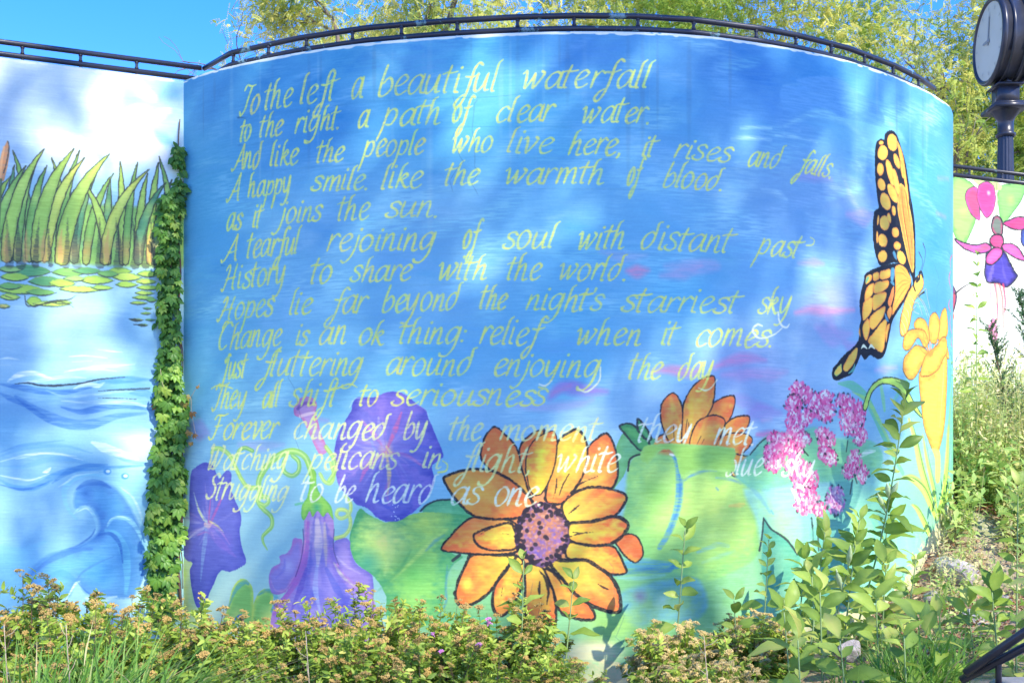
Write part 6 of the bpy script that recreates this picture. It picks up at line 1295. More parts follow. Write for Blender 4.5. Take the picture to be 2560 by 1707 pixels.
# --- spirea
def spirea_proto(seed, H=.9, W=.5, nst=29, name='spirea_shrub'):
    rg = np.random.default_rng(seed)
    t = thing(name, '', 'shrub')
    mb = MB(); LT = []; heads = []
    for i in range(nst):
        a = rg.uniform(0, 2*np.pi); r = W*math.sqrt(rg.uniform(0.02, 1)); h = H*(1-.35*(r/W)**2)*rg.uniform(.62, 1.14)
        tip = np.array([r*math.cos(a), r*math.sin(a), h]); b = tip*[.12, .12, 0]
        P = catmull([b, b*.6+tip*[.35, .35, .35], tip*[.8, .8, .72], tip], 5)
        mb.tube(P, np.linspace(.0045, .0018, len(P)), 4, .5, False); heads.append(tip)
        for j in range(5):                                  # side shoots
            s = rg.uniform(.45, .92); p = P[int(s*(len(P)-1))]; d = np.array([rg.normal(0, .5), rg.normal(0, .5), rg.uniform(.5, 1)]); d /= np.linalg.norm(d); L = rg.uniform(.08, .2)
            q = p+d*L; mb.tube([p, p+d*L*.5+[0, 0, .01], q], [.002, .0016, .001], 3, .5, False)
            if rg.random() < .38: heads.append(q)
            LT += [(p+d*L*u, d) for u in np.linspace(.15, 1, 9)]
        LT += [(P[int(u*(len(P)-1))], (P[-1]-P[-2])) for u in rg.uniform(.3, 1, 16)]
    put('stems', mb.mesh('stems'), M_STEM, t)
    n = len(LT)*2; p = np.repeat(np.array([x[0] for x in LT]), 2, 0); ax = np.repeat(np.array([x[1] for x in LT]), 2, 0); ax /= np.linalg.norm(ax, axis=1)[:, None]
    d = rg.normal(0, 1, (n, 3)); d -= ax*np.einsum('ni,ni->n', d, ax)[:, None]; d /= np.linalg.norm(d, axis=1)[:, None]; d = d+ax*.55+[0, 0, .1]
    tv, tf = leaf_template(.053, .023, 4, .3, .3, widest=.42)
    R = frames(d, ax+rg.normal(0, .25, (n, 3)), rg, .5)*rg.uniform(.6, 1.25, n)[:, None, None]
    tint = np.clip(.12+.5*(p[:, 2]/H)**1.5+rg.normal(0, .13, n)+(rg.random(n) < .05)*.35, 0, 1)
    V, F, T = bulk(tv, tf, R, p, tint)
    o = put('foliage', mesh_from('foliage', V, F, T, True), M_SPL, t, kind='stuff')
    return t, heads
def head_mesh(seed, R=.036):
    rg = np.random.default_rng(seed); mb = MB()
    tv = np.array([(1, 0, 0), (-.5, .87, 0), (-.5, -.87, 0), (0, 0, 1.2)])*.0042; tf = np.array([(0, 1, 3), (1, 2, 3), (2, 0, 3)])
    pts = []
    for k in range(9):
        a = rg.uniform(0, 6.28); r = R*math.sqrt(rg.uniform(0, 1)); c = np.array([r*math.cos(a), r*math.sin(a), .006-.35*r*r/R+rg.normal(0, .003)])
        mb.tube([(0, 0, -.035), c*[.5, .5, 1]-[0, 0, .014], c-[0, 0, .003]], [.0012, .0009, .0007], 3, .5, False)
        for j in range(14): pts.append(c+rg.normal(0, .0062, 3)*[1, 1, .55])
    n = len(pts); R_ = frames(rg.normal(0, 1, (n, 3))*[1, 1, .4], np.tile([0, 0, 1.], (n, 1)))*rg.uniform(.7, 1.4, n)[:, None, None]
    V, F, T = bulk(tv, tf, R_, np.array(pts), np.full(n, .5)); mb.add(V, F)
    return mb.mesh('flower_head', False)
HEADS = [head_mesh(i, .030+.006*(i % 3)) for i in range(5)]
HEADM = [(h, HEADS[h]) for h in range(5)]
for h in HEADS: h.materials.append(M_HEAD)
HEADSY = [h.copy() for h in HEADS]; HEADSP = [h.copy() for h in HEADS[:1]]
for h in HEADSY: h.materials[0] = M_HEADY
for h in HEADSP: h.materials[0] = M_PINK
def add_heads(t, heads, ms, rg, frac=1., lab=None):
    for p in heads:
        if rg.random() > frac: continue
        o = put('flower_head', ms[rg.integers(len(ms))], (), t, tuple(p+[0, 0, .022]), (rg.normal(0, .25), rg.normal(0, .25), rg.uniform(0, 6.28)), rg.uniform(.75, 1.4))
        if lab: o['label'] = lab
SP = []
for i, (H, W) in enumerate([(.92, .48), (.84, .52), (.98, .42)]):
    t, hd = spirea_proto(100+i, H, W); SP.append(t)
    add_heads(t, hd, HEADS, np.random.default_rng(40+i), .9)
rgp = np.random.default_rng(77)
spots = [  # photograph x of the middle, distance, height of the top in the photograph, words
 (-150, 5.8, 1440, 'leftmost tan-headed spirea shrub, by the left picture edge'), (60, 6.3, 1437, 'tall spirea shrub under the curling wave, at far left'), (215, 5.7, 1480, 'spirea shrub behind the long grass blades at lower left'),
 (330, 6.5, 1466, 'spirea shrub at the foot of the creeper'), (430, 5.9, 1492, 'spirea shrub before the creeper, its tan heads crowded'), (560, 6.5, 1512, 'low spirea shrub in front of the pale star violet flower'), (640, 5.7, 1560, 'low leafy spirea shrub left of the purple trumpet flower'),
 (745, 6.3, 1492, 'spirea shrub below the purple trumpet flower'), (860, 5.7, 1530, 'spirea shrub right of the purple trumpet flower'), (930, 6.35, 1462, 'tall spirea shrub with raised heads below the large green leaf'), (1060, 5.9, 1500, 'spirea shrub carrying a few pink florets'),
 (1085, 6.4, 1482, 'spirea shrub beneath the left petals of the large sunflower'), (1210, 5.8, 1560, 'leafy spirea shrub in the bottom middle'), (1250, 6.4, 1490, 'spirea shrub just below the sunflower'), (1390, 5.9, 1610, 'low spirea shrub beside the bare patch at the wall foot'),
 (1480, 5.5, 1652, 'low spirea shrub in front of the bare pale patch of the wall foot'), (20, 4.9, 1640, 'low dark spirea shrub at the bottom left corner'), (760, 4.9, 1660, 'low spirea shrub at the bottom edge, left of middle'), (1050, 4.9, 1668, 'low spirea shrub at the bottom edge, near the middle')]
for i, (px, D, ty, lab) in enumerate(spots):
    x = (px-CXP)/F_PX*D; top = EYE-(ty-HY)/F_PX*D; g = gz1(x, D); src = SP[i % 3]
    Hs = [.92, .84, .98][i % 3]*1.04
    if i < 3: o = src; o.location = (x, D, g-.03); o.rotation_euler = (0, 0, rgp.uniform(0, 6.28)); o['label'] = lab; o['group'] = 'spirea shrubs along the foot of the wall'; s = (top-g)/Hs; keep = [(o, s)] if i == 0 else keep+[(o, s)]
    else: o = dup(src, (x, D, g-.03), (0, 0, rgp.uniform(0, 6.28)), max(.5, (top-g)/Hs), lab, 'spirea shrubs along the foot of the wall')
for o, s in keep: o.scale = (s,)*3
# the bright yellow-topped shrub right of middle
for i, (px, D, ty, lab) in enumerate([(1700, 5.9, 1545, 'rounded shrub densely covered in yellow flower heads, right of middle'), (1880, 6.3, 1520, 'yellow-headed shrub against the turquoise paint'), (1780, 5.2, 1625, 'low yellow-headed shrub at the bottom edge')]):
    x = (px-CXP)/F_PX*D; top = EYE-(ty-HY)/F_PX*D; g = gz1(x, D)
    if i == 0:
        ty_, hd = spirea_proto(140, .8, .42, 54); rg = np.random.default_rng(3); add_heads(ty_, hd, HEADSY, rg, 1.); Yp = ty_
        ex = [np.array([.42*math.sqrt(rg.random())*math.cos(a), .42*math.sqrt(rg.random())*math.sin(a), 0]) for a in rg.uniform(0, 6.28, 90)]
        for e in ex: e[2] = .8*(1-.35*(e[0]**2+e[1]**2)/.176)*rg.uniform(.8, 1.)
        add_heads(ty_, ex, HEADSY, rg, 1.)
        ty_.location = (x, D, g-.03); ty_['label'] = lab; ty_['group'] = 'yellow-flowered shrubs'; ks = (top-g)/.83
    else: dup(Yp, (x, D, g-.03), (0, 0, 2.*i), max(.4, (top-g)/.83), lab, 'yellow-flowered shrubs')
Yp.scale = (ks,)*3
pk = [o for o in bpy.data.objects if o.get('label') == 'spirea shrub carrying a few pink florets'][0]
for x, y in [(1221,1556),(1199,1608),(1100,1626),(1085,1583),(1219,1545)]:
    p = at(x, y, 5.62)-np.array(pk.location)
    o = put('flower_head', HEADSP[0], (), pk, tuple(p/pk.scale[0]), (0.3, 0, x), .55/pk.scale[0]); o.rotation_euler.z -= pk.rotation_euler.z; o['label'] = 'small pink flower head'
    v = Matrix.Rotation(-pk.rotation_euler.z, 3, 'Z')@Vector(p/pk.scale[0]); o.location = v

# --- milkweed
def milk_leaf(seed, L=.165, W=.080):
    rg = np.random.default_rng(seed); V, F = leaf_template(L, W, 7, .15+rg.uniform(0, .4), .08+rg.uniform(0, .6), widest=.42+rg.uniform(0, .14))
    V = V.copy(); k = len(V)//3; ph = rg.uniform(0, 6)
    V[:k, 2] += .007*np.sin(V[:k, 1]*70+ph); V[2*k:, 2] += .007*np.sin(V[2*k:, 1]*60+ph+1)
    V[:, 1] += .012; V = np.vstack([V, [[-.0015, 0, 0], [.0015, 0, 0]]]); F = list(map(tuple, F)); n = 3*k
    F.append((n, n+1, k, k)) if False else None
    T = np.concatenate([np.full(k, .45), np.full(k, .75), np.full(k, .45), [.7, .7]])
    me = mesh_from('leaf', V, np.array(F), T, True); me.materials.append(M_MILK); return me
MLEAF = [milk_leaf(i) for i in range(10)]
def milkweed(base, tip, n, label, size=1., lean=(0, 0), group='milkweed plants', topsize=.5, lowest=.12, side=None, pods=()):
    base, tip = np.asarray(base, float), np.asarray(tip, float); rg = np.random.default_rng(int(abs(tip[0]*1000+tip[2]*313)) % 9999)
    t = thing('milkweed_plant', label, 'plant', tuple(base), group=group)
    mid = (base+tip)/2+np.array([lean[0], lean[1], 0]); P = catmull([base-base, mid-base, tip-base], 10)
    mb = MB(); mb.tube(P, np.linspace(.0062, .003, len(P))*size**.5, 7); put('stem', mb.mesh('stem'), M_GSTEM, t)
    a0 = rg.uniform(0, 3)
    for i in range(n):
        s = lowest+(1-lowest)*(i/(n-1.))**.85; q = s*(len(P)-1); j = min(int(q), len(P)-2); p = P[j]+(P[j+1]-P[j])*(q-j)
        ax = (P[j+1]-P[j])/np.linalg.norm(P[j+1]-P[j])
        for k in (0, 1):
            a = a0+i*math.pi/2*1.04+k*math.pi+rg.normal(0, .2); el = (.15+.95*s**3)+rg.normal(0, .14)
            d = np.array([math.cos(a)*math.cos(el), math.sin(a)*math.cos(el), math.sin(el)])
            sc = .9*size*(1.-(1-topsize)*max(0, s-.55)/.45)*rg.uniform(.58, 1.18)*(.75 if s < .3 else 1)
            M = frames(d[None], np.array([[rg.normal(.1, .35), -.75+rg.normal(0, .35), .75]]), rg, .2)[0]
            o = put('leaf', MLEAF[rg.integers(10)], (), t); o.matrix_local = Matrix.Translation(Vector(p))@Matrix(M.tolist()).to_4x4()@Matrix.Scale(sc, 4)
    for (s, a, L) in pods:
        p = P[int(s*(len(P)-1))]; d = np.array([math.cos(a)*.5, math.sin(a)*.5, .9]); mb = MB()
        mb.tube([p, p+d*.03, p+d*(.03+L*.25), p+d*(.03+L*.55), p+d*(.03+L*.8), p+d*(.03+L)], [.003, .006, .016, .017, .008, .001], 9); put('seed_pod', mb.mesh('seed_pod'), M_POD, t)
    return t
def foot(x, y, D): return np.array([(x-CXP)/F_PX*D, D, gz1((x-CXP)/F_PX*D, D)-.02])
def mk(bx, tx, ty, D, n, label, D2=None, **k): milkweed(foot(bx, 0, D), at(tx, ty, D2 or D), n, label, **k)
mk(1300, 1309, 1400, 6.35, 9, 'slender milkweed rising in front of the sunflower, left of the pair', size=1.0, topsize=.6)
mk(1400, 1434, 1450, 6.3, 9, 'slender milkweed in front of the sunflower, right of the pair', size=1.02, topsize=.6)
mk(1680, 1713, 1322, 6.5, 11, 'slender milkweed before the big green painted leaf', size=1.08, topsize=.65)
mk(1900, 1922, 1348, 6.5, 14, 'bushy upright milkweed left of the tallest one', size=.82, topsize=.5)
mk(2120, 2266, 985, 7.15, 27, 'tallest milkweed with seed pods, reaching the painted lily', size=1.2, topsize=.75, lean=(.04, 0), pods=((.62, 4.2, .1), (.60, 5.4, .11), (.55, 3.6, .12), (.64, 0.4, .10)))
mk(2050, 2150, 1300, 6.6, 12, 'milkweed with long pods leaning right, before the tallest', size=1.0, topsize=.75, pods=((.7, 4.6, .13), (.55, 4.0, .13)))
mk(1960, 2030, 1440, 6.3, 9, 'broad-leaved milkweed sprawling below the phlox', size=1.1, topsize=.9, lean=(.05, -.1))
mk(2200, 2190, 1500, 5.9, 7, 'short milkweed at the slope foot, right of the yellow shrub', size=1.1, topsize=.95)
mk(1990, 1960, 1530, 5.6, 7, 'dark low milkweed beside the yellow-headed shrub', size=1.05, topsize=.9)
mk(2330, 2350, 1545, 5.9, 7, 'low milkweed with wide leaves under the rocks', size=1.15, topsize=.95)
mk(2440, 2420, 1520, 6.2, 7, 'low milkweed left of the handrail', size=1.1, topsize=.95)
mk(2540, 2545, 1215, 6.0, 17, 'tall milkweed cut off by the right picture edge', size=.95, topsize=.6)
mk(2600, 2580, 1330, 5.6, 11, 'second tall milkweed partly outside the right edge', size=1., topsize=.7)
mk(2270, 2260, 1590, 5.3, 6, 'milkweed clump at the bottom edge, left of the handrail', size=1.05, topsize=.9)
mk(2130, 2100, 1600, 5.3, 6, 'pale milkweed at the bottom edge by the grass tuft', size=1.05, topsize=.9)
mk(2438, 2443, 640, 9.0, 16, 'thin tall weed climbing across the painted fuchsia', size=.75, topsize=.55, group='thin weeds before the fuchsia wall', lowest=.3)

mk(1850, 1835, 1500, 6.2, 7, 'short milkweed standing behind the yellow-headed shrub', size=.95, topsize=.9)
mk(2010, 1995, 1600, 5.2, 6, 'milkweed at the bottom edge with broad dark leaves', size=1.15, topsize=.95)
mk(2380, 2300, 1560, 5.6, 7, 'sprawling milkweed left of the pipe ends', size=1.1, topsize=.95, lean=(.05, 0))
mk(2500, 2480, 1480, 6.0, 8, 'milkweed leaning over the handrail from behind', size=1.05, topsize=.9)
mk(2200, 2215, 1410, 6.5, 10, 'milkweed at the end of the turquoise paint', size=1.0, topsize=.85)

mk(2020, 2062, 1330, 6.9, 13, 'milkweed close to the mural under the phlox', size=1.05, topsize=.8)
mk(2180, 2222, 1285, 7.2, 13, 'milkweed close to the mural, just right of the tallest', size=1.05, topsize=.8)
mk(2260, 2290, 1400, 7.0, 9, 'milkweed where the turquoise paint ends', size=1.05, topsize=.85)

mk(2100, 2140, 1345, 6.6, 12, 'broad-leaved milkweed in the thick of the clump', size=1.2, topsize=.85)
mk(1990, 2010, 1400, 6.8, 11, 'broad-leaved milkweed at the left of the clump, under the phlox', size=1.15, topsize=.85)
mk(2060, 2050, 1480, 5.8, 8, 'milkweed with upturned leaves low in the clump', size=1.2, topsize=.95)

# --- creeper in the inner corner
def ivy_leaf(seed, n=5):
    rg = np.random.default_rng(seed); mb = MB(); k = len(leaf_template(.07, .034, 6)[0])
    for a, L in zip(np.radians([-78, -38, 0, 38, 78]) if n == 5 else np.radians([-50, 0, 50]), (.72, .95, 1.1, .95, .72) if n == 5 else (.8, 1, .8)):
        V, F = leaf_template(.072*L, .036*L, 6, .3, .25+rg.uniform(0, .2), widest=.58); V = V.copy(); V[:, 1] += .006; a += rg.normal(0, .08)
        kk = len(V)//3; V[:kk:1, 0] *= 1+.12*np.sin(np.arange(kk)*2.6); V[2*kk:, 0] *= 1+.12*np.sin(np.arange(kk)*2.6)
        c, s = math.cos(a), math.sin(a); V = V@np.array([[c, -s, 0], [s, c, 0], [0, 0, 1]]); V[:, 2] += rg.normal(0, .003)
        mb.add(V, F, np.concatenate([np.full(kk, .4), np.full(kk, .72), np.full(kk, .4)]))
    mb.tube([(0, 0, 0), (0, -.025, -.012), (0, -.05, -.035)], .0012, 4, .8, False)
    return mb.mesh('leaf')
IL = [ivy_leaf(i) for i in range(5)]; IR = [m.copy() for m in IL[:2]]
for m_ in IL: m_.materials.append(M_IVY)
for m_ in IR: m_.materials.append(M_REDLEAF)
cx0, cy0 = LC
nL = np.array(LEFT.normal(3.5)); dLn = (LEFT.P[-1]-LEFT.P[0])/np.hypot(*(LEFT.P[-1]-LEFT.P[0]))
iv = thing('creeper_vine', 'green five-leaved creeper climbing the corner between the two murals', 'vine', (cx0, cy0, .15))
spine = [(454,376,8),(440,394,15),(452,420,8),(450,460,9),(440,486,16),(430,505,28),(428,540,28),(424,600,27),(423,660,27),(424,720,27),(424,780,28),(424,840,26),(424,880,22),(424,920,30),(424,960,32),(430,1000,40),(440,1040,42),(430,1080,32),(424,1130,34),(424,1180,44),(418,1230,48),(414,1280,50),(414,1330,44),(410,1380,40),(405,1430,34),(405,1480,32),(404,1540,34)]
sp = catmull(np.array(spine, float), 6)
def corner_pt(x, y, off):
    """a point in front of the corner; x in photograph px"""
    q = LEFT.uz([[min(x, 458), y]])[0] if x < 459 else None
    if q is not None:
        a, b = LEFT.at(q[0]); return np.array([a+nL[0]*off, b+nL[1]*off, q[1]])
    q = MAIN.uz([[x, y]])[0]; a, b = MAIN.at(q[0]); nx, ny = MAIN.normal(q[0]); return np.array([a+nx*off, b+ny*off, q[1]])
rg = np.random.default_rng(15); cnt = 0; o0 = np.array(iv.location)
mb = MB(); mb.tube([corner_pt(448+3*math.sin(y*.03), y, .02)-o0 for y in range(300, 1560, 20)], np.linspace(.004, .011, 63), 6)
for dx, y0 in ((-22, 520), (-30, 1050), (16, 1040), (-14, 760)):
    mb.tube([corner_pt(min(448+dx*math.sin((y-y0)*.01), 456), y, .03)-o0 for y in range(y0, y0+430, 30)], .004, 5)
put('stem', mb.mesh('stem'), M_STEM, iv)
NLEAF = 296
w = np.cumsum(sp[:, 2]**1.15); w /= w[-1]
for i in range(NLEAF):
    f = (i+.5)/NLEAF; j = int(np.searchsorted(w, f)); x, y, hw = sp[min(j, len(sp)-1)]
    lx = x+rg.uniform(-1, 1)*hw*.86; off = rg.uniform(.04, .13)*(.5+.5*min(1, hw/30))
    p = corner_pt(lx-off*60, y+rg.uniform(-14, 14), off)-o0
    sidew = (lx-x)/hw
    d = np.array([sidew*.9+rg.normal(0, .25), -.35+rg.normal(0, .2), -.95+rg.normal(0, .25)]); up = np.array([[.25+sidew*.5+rg.normal(0, .2), -1., .55+rg.normal(0, .2)]])
    M = frames(d[None], up, rg, .15)[0]; sc = rg.uniform(.55, 1.0)*(.55 if y < 500 else .78 if y < 1000 else 1.)
    ob = put('leaf', IL[rg.integers(5)], (), iv); ob.matrix_local = Matrix.Translation(Vector(p))@Matrix(M.tolist()).to_4x4()@Matrix.Scale(sc, 4)
q = []; ax_ = []                                            # smaller, darker leaves behind, too many to pick apart
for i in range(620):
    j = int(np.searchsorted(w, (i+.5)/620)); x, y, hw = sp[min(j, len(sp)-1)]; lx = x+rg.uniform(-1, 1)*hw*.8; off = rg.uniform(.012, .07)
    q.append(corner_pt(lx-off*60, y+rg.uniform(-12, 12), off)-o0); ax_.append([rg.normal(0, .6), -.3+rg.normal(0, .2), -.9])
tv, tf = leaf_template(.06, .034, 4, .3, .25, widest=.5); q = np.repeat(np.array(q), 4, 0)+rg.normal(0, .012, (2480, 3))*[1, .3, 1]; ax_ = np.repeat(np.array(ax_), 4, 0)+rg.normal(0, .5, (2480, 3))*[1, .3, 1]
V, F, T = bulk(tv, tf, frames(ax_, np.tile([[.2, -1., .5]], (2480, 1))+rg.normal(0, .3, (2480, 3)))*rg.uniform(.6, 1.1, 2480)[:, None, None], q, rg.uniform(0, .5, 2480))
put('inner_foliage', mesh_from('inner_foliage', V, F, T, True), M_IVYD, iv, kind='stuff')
td = thing('creeper_tendril', 'dry brown creeper tendril hanging beside the vine, with withered leaves', 'tendril', tuple(corner_pt(486, 990, .03)))
o1 = np.array(td.location); mb = MB()
pts = [corner_pt(*q)-o1 for q in [(462,985,.05),(480,990,.05),(492,995,.05),(494,1030,.05),(498,1070,.04),(500,1090,.03)]]; mb.tube(catmull(pts, 5), .0022, 5)
mb.tube(catmull([corner_pt(*q)-o1 for q in [(492,995,.05),(500,975,.04),(508,960,.03)]], 4), .0018, 5); mb.tube(catmull([corner_pt(*q)-o1 for q in [(398,925,.10),(402,960,.12),(415,990,.1)]], 4), .0018, 5); put('stem', mb.mesh('stem'), M_DRY, td)
for x, y, s, m_ in [(496,1030,.55,0),(490,1078,.5,1),(503,1085,.45,0),(478,1005,.6,1),(390,1012,.55,0),(394,1000,.45,1),(508,966,.25,0),(492,1105,.35,1),(468,1105,.25,0),(480,990,.5,1)]:
    M = frames(np.array([[rg.normal(0, .4), -.2, -1.]]), np.array([[.2, -1., .4]]), rg, .3)[0]
    ob = put('leaf', IR[m_], (), td); ob.matrix_local = Matrix.Translation(Vector(corner_pt(x, y, .05)-o1))@Matrix(M.tolist()).to_4x4()@Matrix.Scale(s, 4)

# --- grass
def grass(name, label, pts, L, W, seed, tintb=.35, lean=(0, 0), cat='grass'):
    rg = np.random.default_rng(seed); n = len(pts); mbv = []; k = 7
    t = np.linspace(0, 1, k)
    a = rg.uniform(0, 2*np.pi, n); out = rg.uniform(.15, .85, n)*L; hgt = L*rg.uniform(.6, 1.05, n); wd = W*rg.uniform(.6, 1.2, n)
    dx = np.cos(a)+lean[0]; dy = np.sin(a)+lean[1]
    X = pts[:, 0, None]+dx[:, None]*out[:, None]*t**2; Y = pts[:, 1, None]+dy[:, None]*out[:, None]*t**2
    Z = pts[:, 2, None]+hgt[:, None]*(t-.38*(out/L)[:, None]*t**2.6)
    wv = wd[:, None]*np.sin(np.pi*(t*.86+.12))*.5; sx, sy = -np.sin(a)[:, None], np.cos(a)[:, None]
    A = np.stack([X-sx*wv, Y-sy*wv, Z], 2); B = np.stack([X+sx*wv, Y+sy*wv, Z], 2)
    V = np.concatenate([A, B], 1).reshape(-1, 3); base = (np.arange(n)*2*k)[:, None, None]
    F = np.array([(i, k+i, k+i+1, i+1) for i in range(k-1)])[None]+base
    T = np.repeat(np.clip(tintb+rg.normal(0, .14, n)+(rg.random(n) < .09)*.5, 0, 1), 2*k)
    o = put(name, mesh_from(name, V, F.reshape(-1, 4), T, True), M_GRASS); tag(o, label, cat, kind='stuff'); return o
rg = np.random.default_rng(2)
def clump(px, D, n, r):
    x = (px-CXP)/F_PX*D+rg.normal(0, r, n); y = D+rg.normal(0, r, n); return np.c_[x, y, gz(x, y)-.02]
grass('long_grass', 'long arching green grass at the lower left in front of the shrubs', np.vstack([clump(a, b, 75, .10) for a, b in ((30,5.0),(110,5.1),(190,5.2),(260,5.25),(150,4.8),(60,4.7),(230,4.7),(330,4.9),(120,4.5))]), .92, .015, 5, .47, (.5, 0))
grass('low_grass', 'low grass between the spirea shrubs along the bottom edge', np.vstack([clump(a, 4.9, 50, .12) for a in range(500, 1600, 90)]), .5, .008, 6, .4)
grass('slope_grass', 'grass tuft at the slope foot below the milkweeds', np.vstack([clump(a, b, 70, .08) for a, b in ((2160,5.5),(2230,5.5),(2200,5.3),(2290,5.45),(2090,5.4),(2350,5.6))]), .50, .013, 7, .38)
for px, top, D, lab in ((10, 1560, 4.9, 'bare dry stalk at the far lower left'), (165, 1560, 4.85, 'dry branching stalk rising from the long grass'), (1760+0, 1590, 5.0, 'pale dry twig in front of the yellow shrub'), (765, 1590, 5.0, 'pale dry branching twig right of the low grass')):
    b = foot(px+8, 0, D); tp = at(px, top, D); t = thing('dry_stalk', lab, 'stalk', tuple(b), group='dry stalks'); mb = MB()
    P = catmull([b-b, (tp-b)*.5+[.015, 0, 0], tp-b], 8); mb.tube(P, np.linspace(.004, .002, len(P)), 5)
    for s in (.5, .62, .72, .8, .88, .94):
        p = P[int(s*(len(P)-1))]; d = np.array([rg.normal(0, 1), rg.normal(0, .5), .8]); d *= .06/np.linalg.norm(d); mb.tube([p, p+d*.6, p+d+[0, 0, .015]], [.002, .0014, .001], 4)
    put('stem', mb.mesh('stem'), M_DRY, t)

# --- the weedy slope at the right
rg = np.random.default_rng(91)
def scatter(n, x0, x1, y0, y1, keep=None):
    x = rg.uniform(x0, x1, n); y = rg.uniform(y0, y1, n)
    if keep is not None: k = keep(x, y); x, y = x[k], y[k]
    return x, y, gz(x, y)
wall_xy = np.vstack([MAIN.P[:, :2]])
def clear(x, y):
    """in front of the walls"""
    ym = np.interp(x, MAIN.P[:main_end, 0], MAIN.P[:main_end, 1]); ok = y < ym-.05
    r = x > 3.56
    yr = RIGHT.P[0, 1]+(x-RIGHT.P[0, 0])*_d[1]/_d[0]
    return np.where(r, y < yr-.08, np.where(x > 3.38, False, ok))
x, y, z = scatter(26000, 2.2, 6.5, 6.2, 11.4, clear); n = len(x)
tv, tf = leaf_template(.034, .014, 3, .3, .4)
V, F, T = bulk(tv, tf, frames(rg.normal(0, 1, (n, 3))*[1, 1, .25], np.c_[rg.normal(0, .5, n), rg.normal(0, .5, n), np.ones(n)])*rg.uniform(.5, 1.5, n)[:, None, None], np.c_[x, y, z+rg.uniform(.01, .07, n)], rg.random(n))
tag(put('leaf_litter', mesh_from('leaf_litter', V, F, T), M_LITTER), 'reddish brown dead leaves littering the slope at right', 'leaf litter', kind='stuff')
# tangled tall weeds: thin stalks with small leaves and seed bits
def weeds(name, label, x, y, H, lf, seed, tb, nl=26, W=.012, sp_=.10):
    rg = np.random.default_rng(seed); n = len(x); z = gz(x, y); h = H*rg.uniform(.45, 1.1, n)
    b = np.c_[x, y, z-.02]; tip = b+np.c_[rg.normal(0, sp_, n), rg.normal(0, sp_, n)-.03, h]
    tv = np.array([(-.5, 0, 0), (.5, 0, 0), (.35, 1, 0), (-.35, 1, 0)]); R = frames(tip-b, np.tile([[0, -1., .2]], (n, 1)), rg, .6)
    R = R*np.stack([np.full(n, .0035), np.linalg.norm(tip-b, axis=1), np.ones(n)], 1)[:, None, :]
    V1, F1, T1 = bulk(tv, np.array([(0, 1, 2, 3)]), R, b, np.clip(.7+rg.normal(0, .12, n), 0, 1))
    s = rg.uniform(.25, 1., (n, nl)); p = (b[:, None]+(tip-b)[:, None]*s[..., None]).reshape(-1, 3)+rg.normal(0, .018, (n*nl, 3)); m = len(p)
    lv, lf_ = leaf_template(lf, lf*.45, 3, .25, .3)
    R = frames(rg.normal(0, 1, (m, 3))*[1, 1, .6], np.c_[rg.normal(0, .4, m), rg.normal(-.3, .4, m), np.ones(m)])*rg.uniform(.5, 1.25, m)[:, None, None]
    V2, F2, T2 = bulk(lv, lf_, R, p, np.clip(tb+np.repeat(rg.normal(0, .14, n), nl)+rg.normal(0, .1, m), 0, 1))
    F = np.vstack([F1, F2+len(V1)]); o = put(name, mesh_from(name, np.vstack([V1, V2]), F, np.r_[T1, T2], True), M_WEED); tag(o, label, 'weeds', kind='stuff'); return o
x, y, z = scatter(2900, 3.4, 6.4, 8.6, 11.2, clear); weeds('tall_weeds', 'tangle of tall pale weeds covering the foot of the fuchsia wall', x, y, 1.15, .045, 5, .74, 22)
x, y, z = scatter(900, 3.2, 6.2, 7.9, 10.4, clear); weeds('broad_weeds', 'leafy green weeds on the slope below the fuchsia wall', x, y, .6, .095, 6, .45, 16)
x, y, z = scatter(520, 2.7, 6., 7.2, 9., clear); weeds('dry_weeds', 'short pale dry weeds between the rocks on the slope', x, y, .42, .032, 8, .8, 20)
x, y, z = scatter(240, 2.0, 5.5, 6., 7.4, clear); weeds('short_weeds', 'short green weeds at the slope foot', x, y, .26, .05, 9, .42, 14)
# rocks
def rock(x, y, D, s, label, tone=0):
    p = at(x, y, D); rg = np.random.default_rng(int(x)); bm = bmesh.new(); bmesh.ops.create_icosphere(bm, subdivisions=3, radius=1.)
    pl = [Vector(rg.normal(0, 1, 3)).normalized() for _ in range(9)]
    for v in bm.verts:
        for q in pl:
            k = v.co.dot(q)
            if k > .62: v.co -= q*(k-.62)*.9
        v.co *= 1+.1*mnoise.noise(v.co*2.2+Vector((x, 0, 0)))+.03*mnoise.noise(v.co*7)
    me = bpy.data.meshes.new('rock'); bm.to_mesh(me); bm.free()
    o = put('rock', me, [M_ROCK, M_ROCKR][tone], None, tuple(p), (rg.normal(0, .2), rg.normal(0, .2), rg.uniform(0, 6)), s); tag(o, label, 'rock', 'rocks on the slope')
M_ROCK = m_plain('pale_rock', [(.3, (.30, .26, .23)), (.55, (.50, .44, .40)), (.75, (.60, .56, .52))], 3, .9, .05)
M_ROCKR = m_plain('red_rock', [(.3, (.34, .19, .13)), (.7, (.50, .32, .24))], 3, .9, .05)
for a in [(2395, 1440, 7.9, (.20, .16, .13), 'large pale rock on the slope right of the wall foot', 0), (2470, 1395, 8.3, (.22, .15, .10), 'flat reddish rock above the pale one', 1), (2500, 1505, 7.4, (.14, .1, .08), 'small grey rock left of the right-edge milkweed', 0), (2335, 1500, 7.5, (.13, .1, .08), 'low pale rock close to the wall foot', 0),
          (2540, 1340, 8.8, (.24, .16, .14), 'grey rock high on the slope at the right edge', 0), (2120, 1625, 6.4, (.10, .08, .07), 'white stone between the milkweed stems', 0), (2180, 1570, 6.8, (.10, .07, .06), 'small pale stone at the foot of the mural', 0), (2450, 1560, 6.9, (.14, .1, .08), 'rock half hidden by low milkweed leaves', 0)]:
    rock(*a)
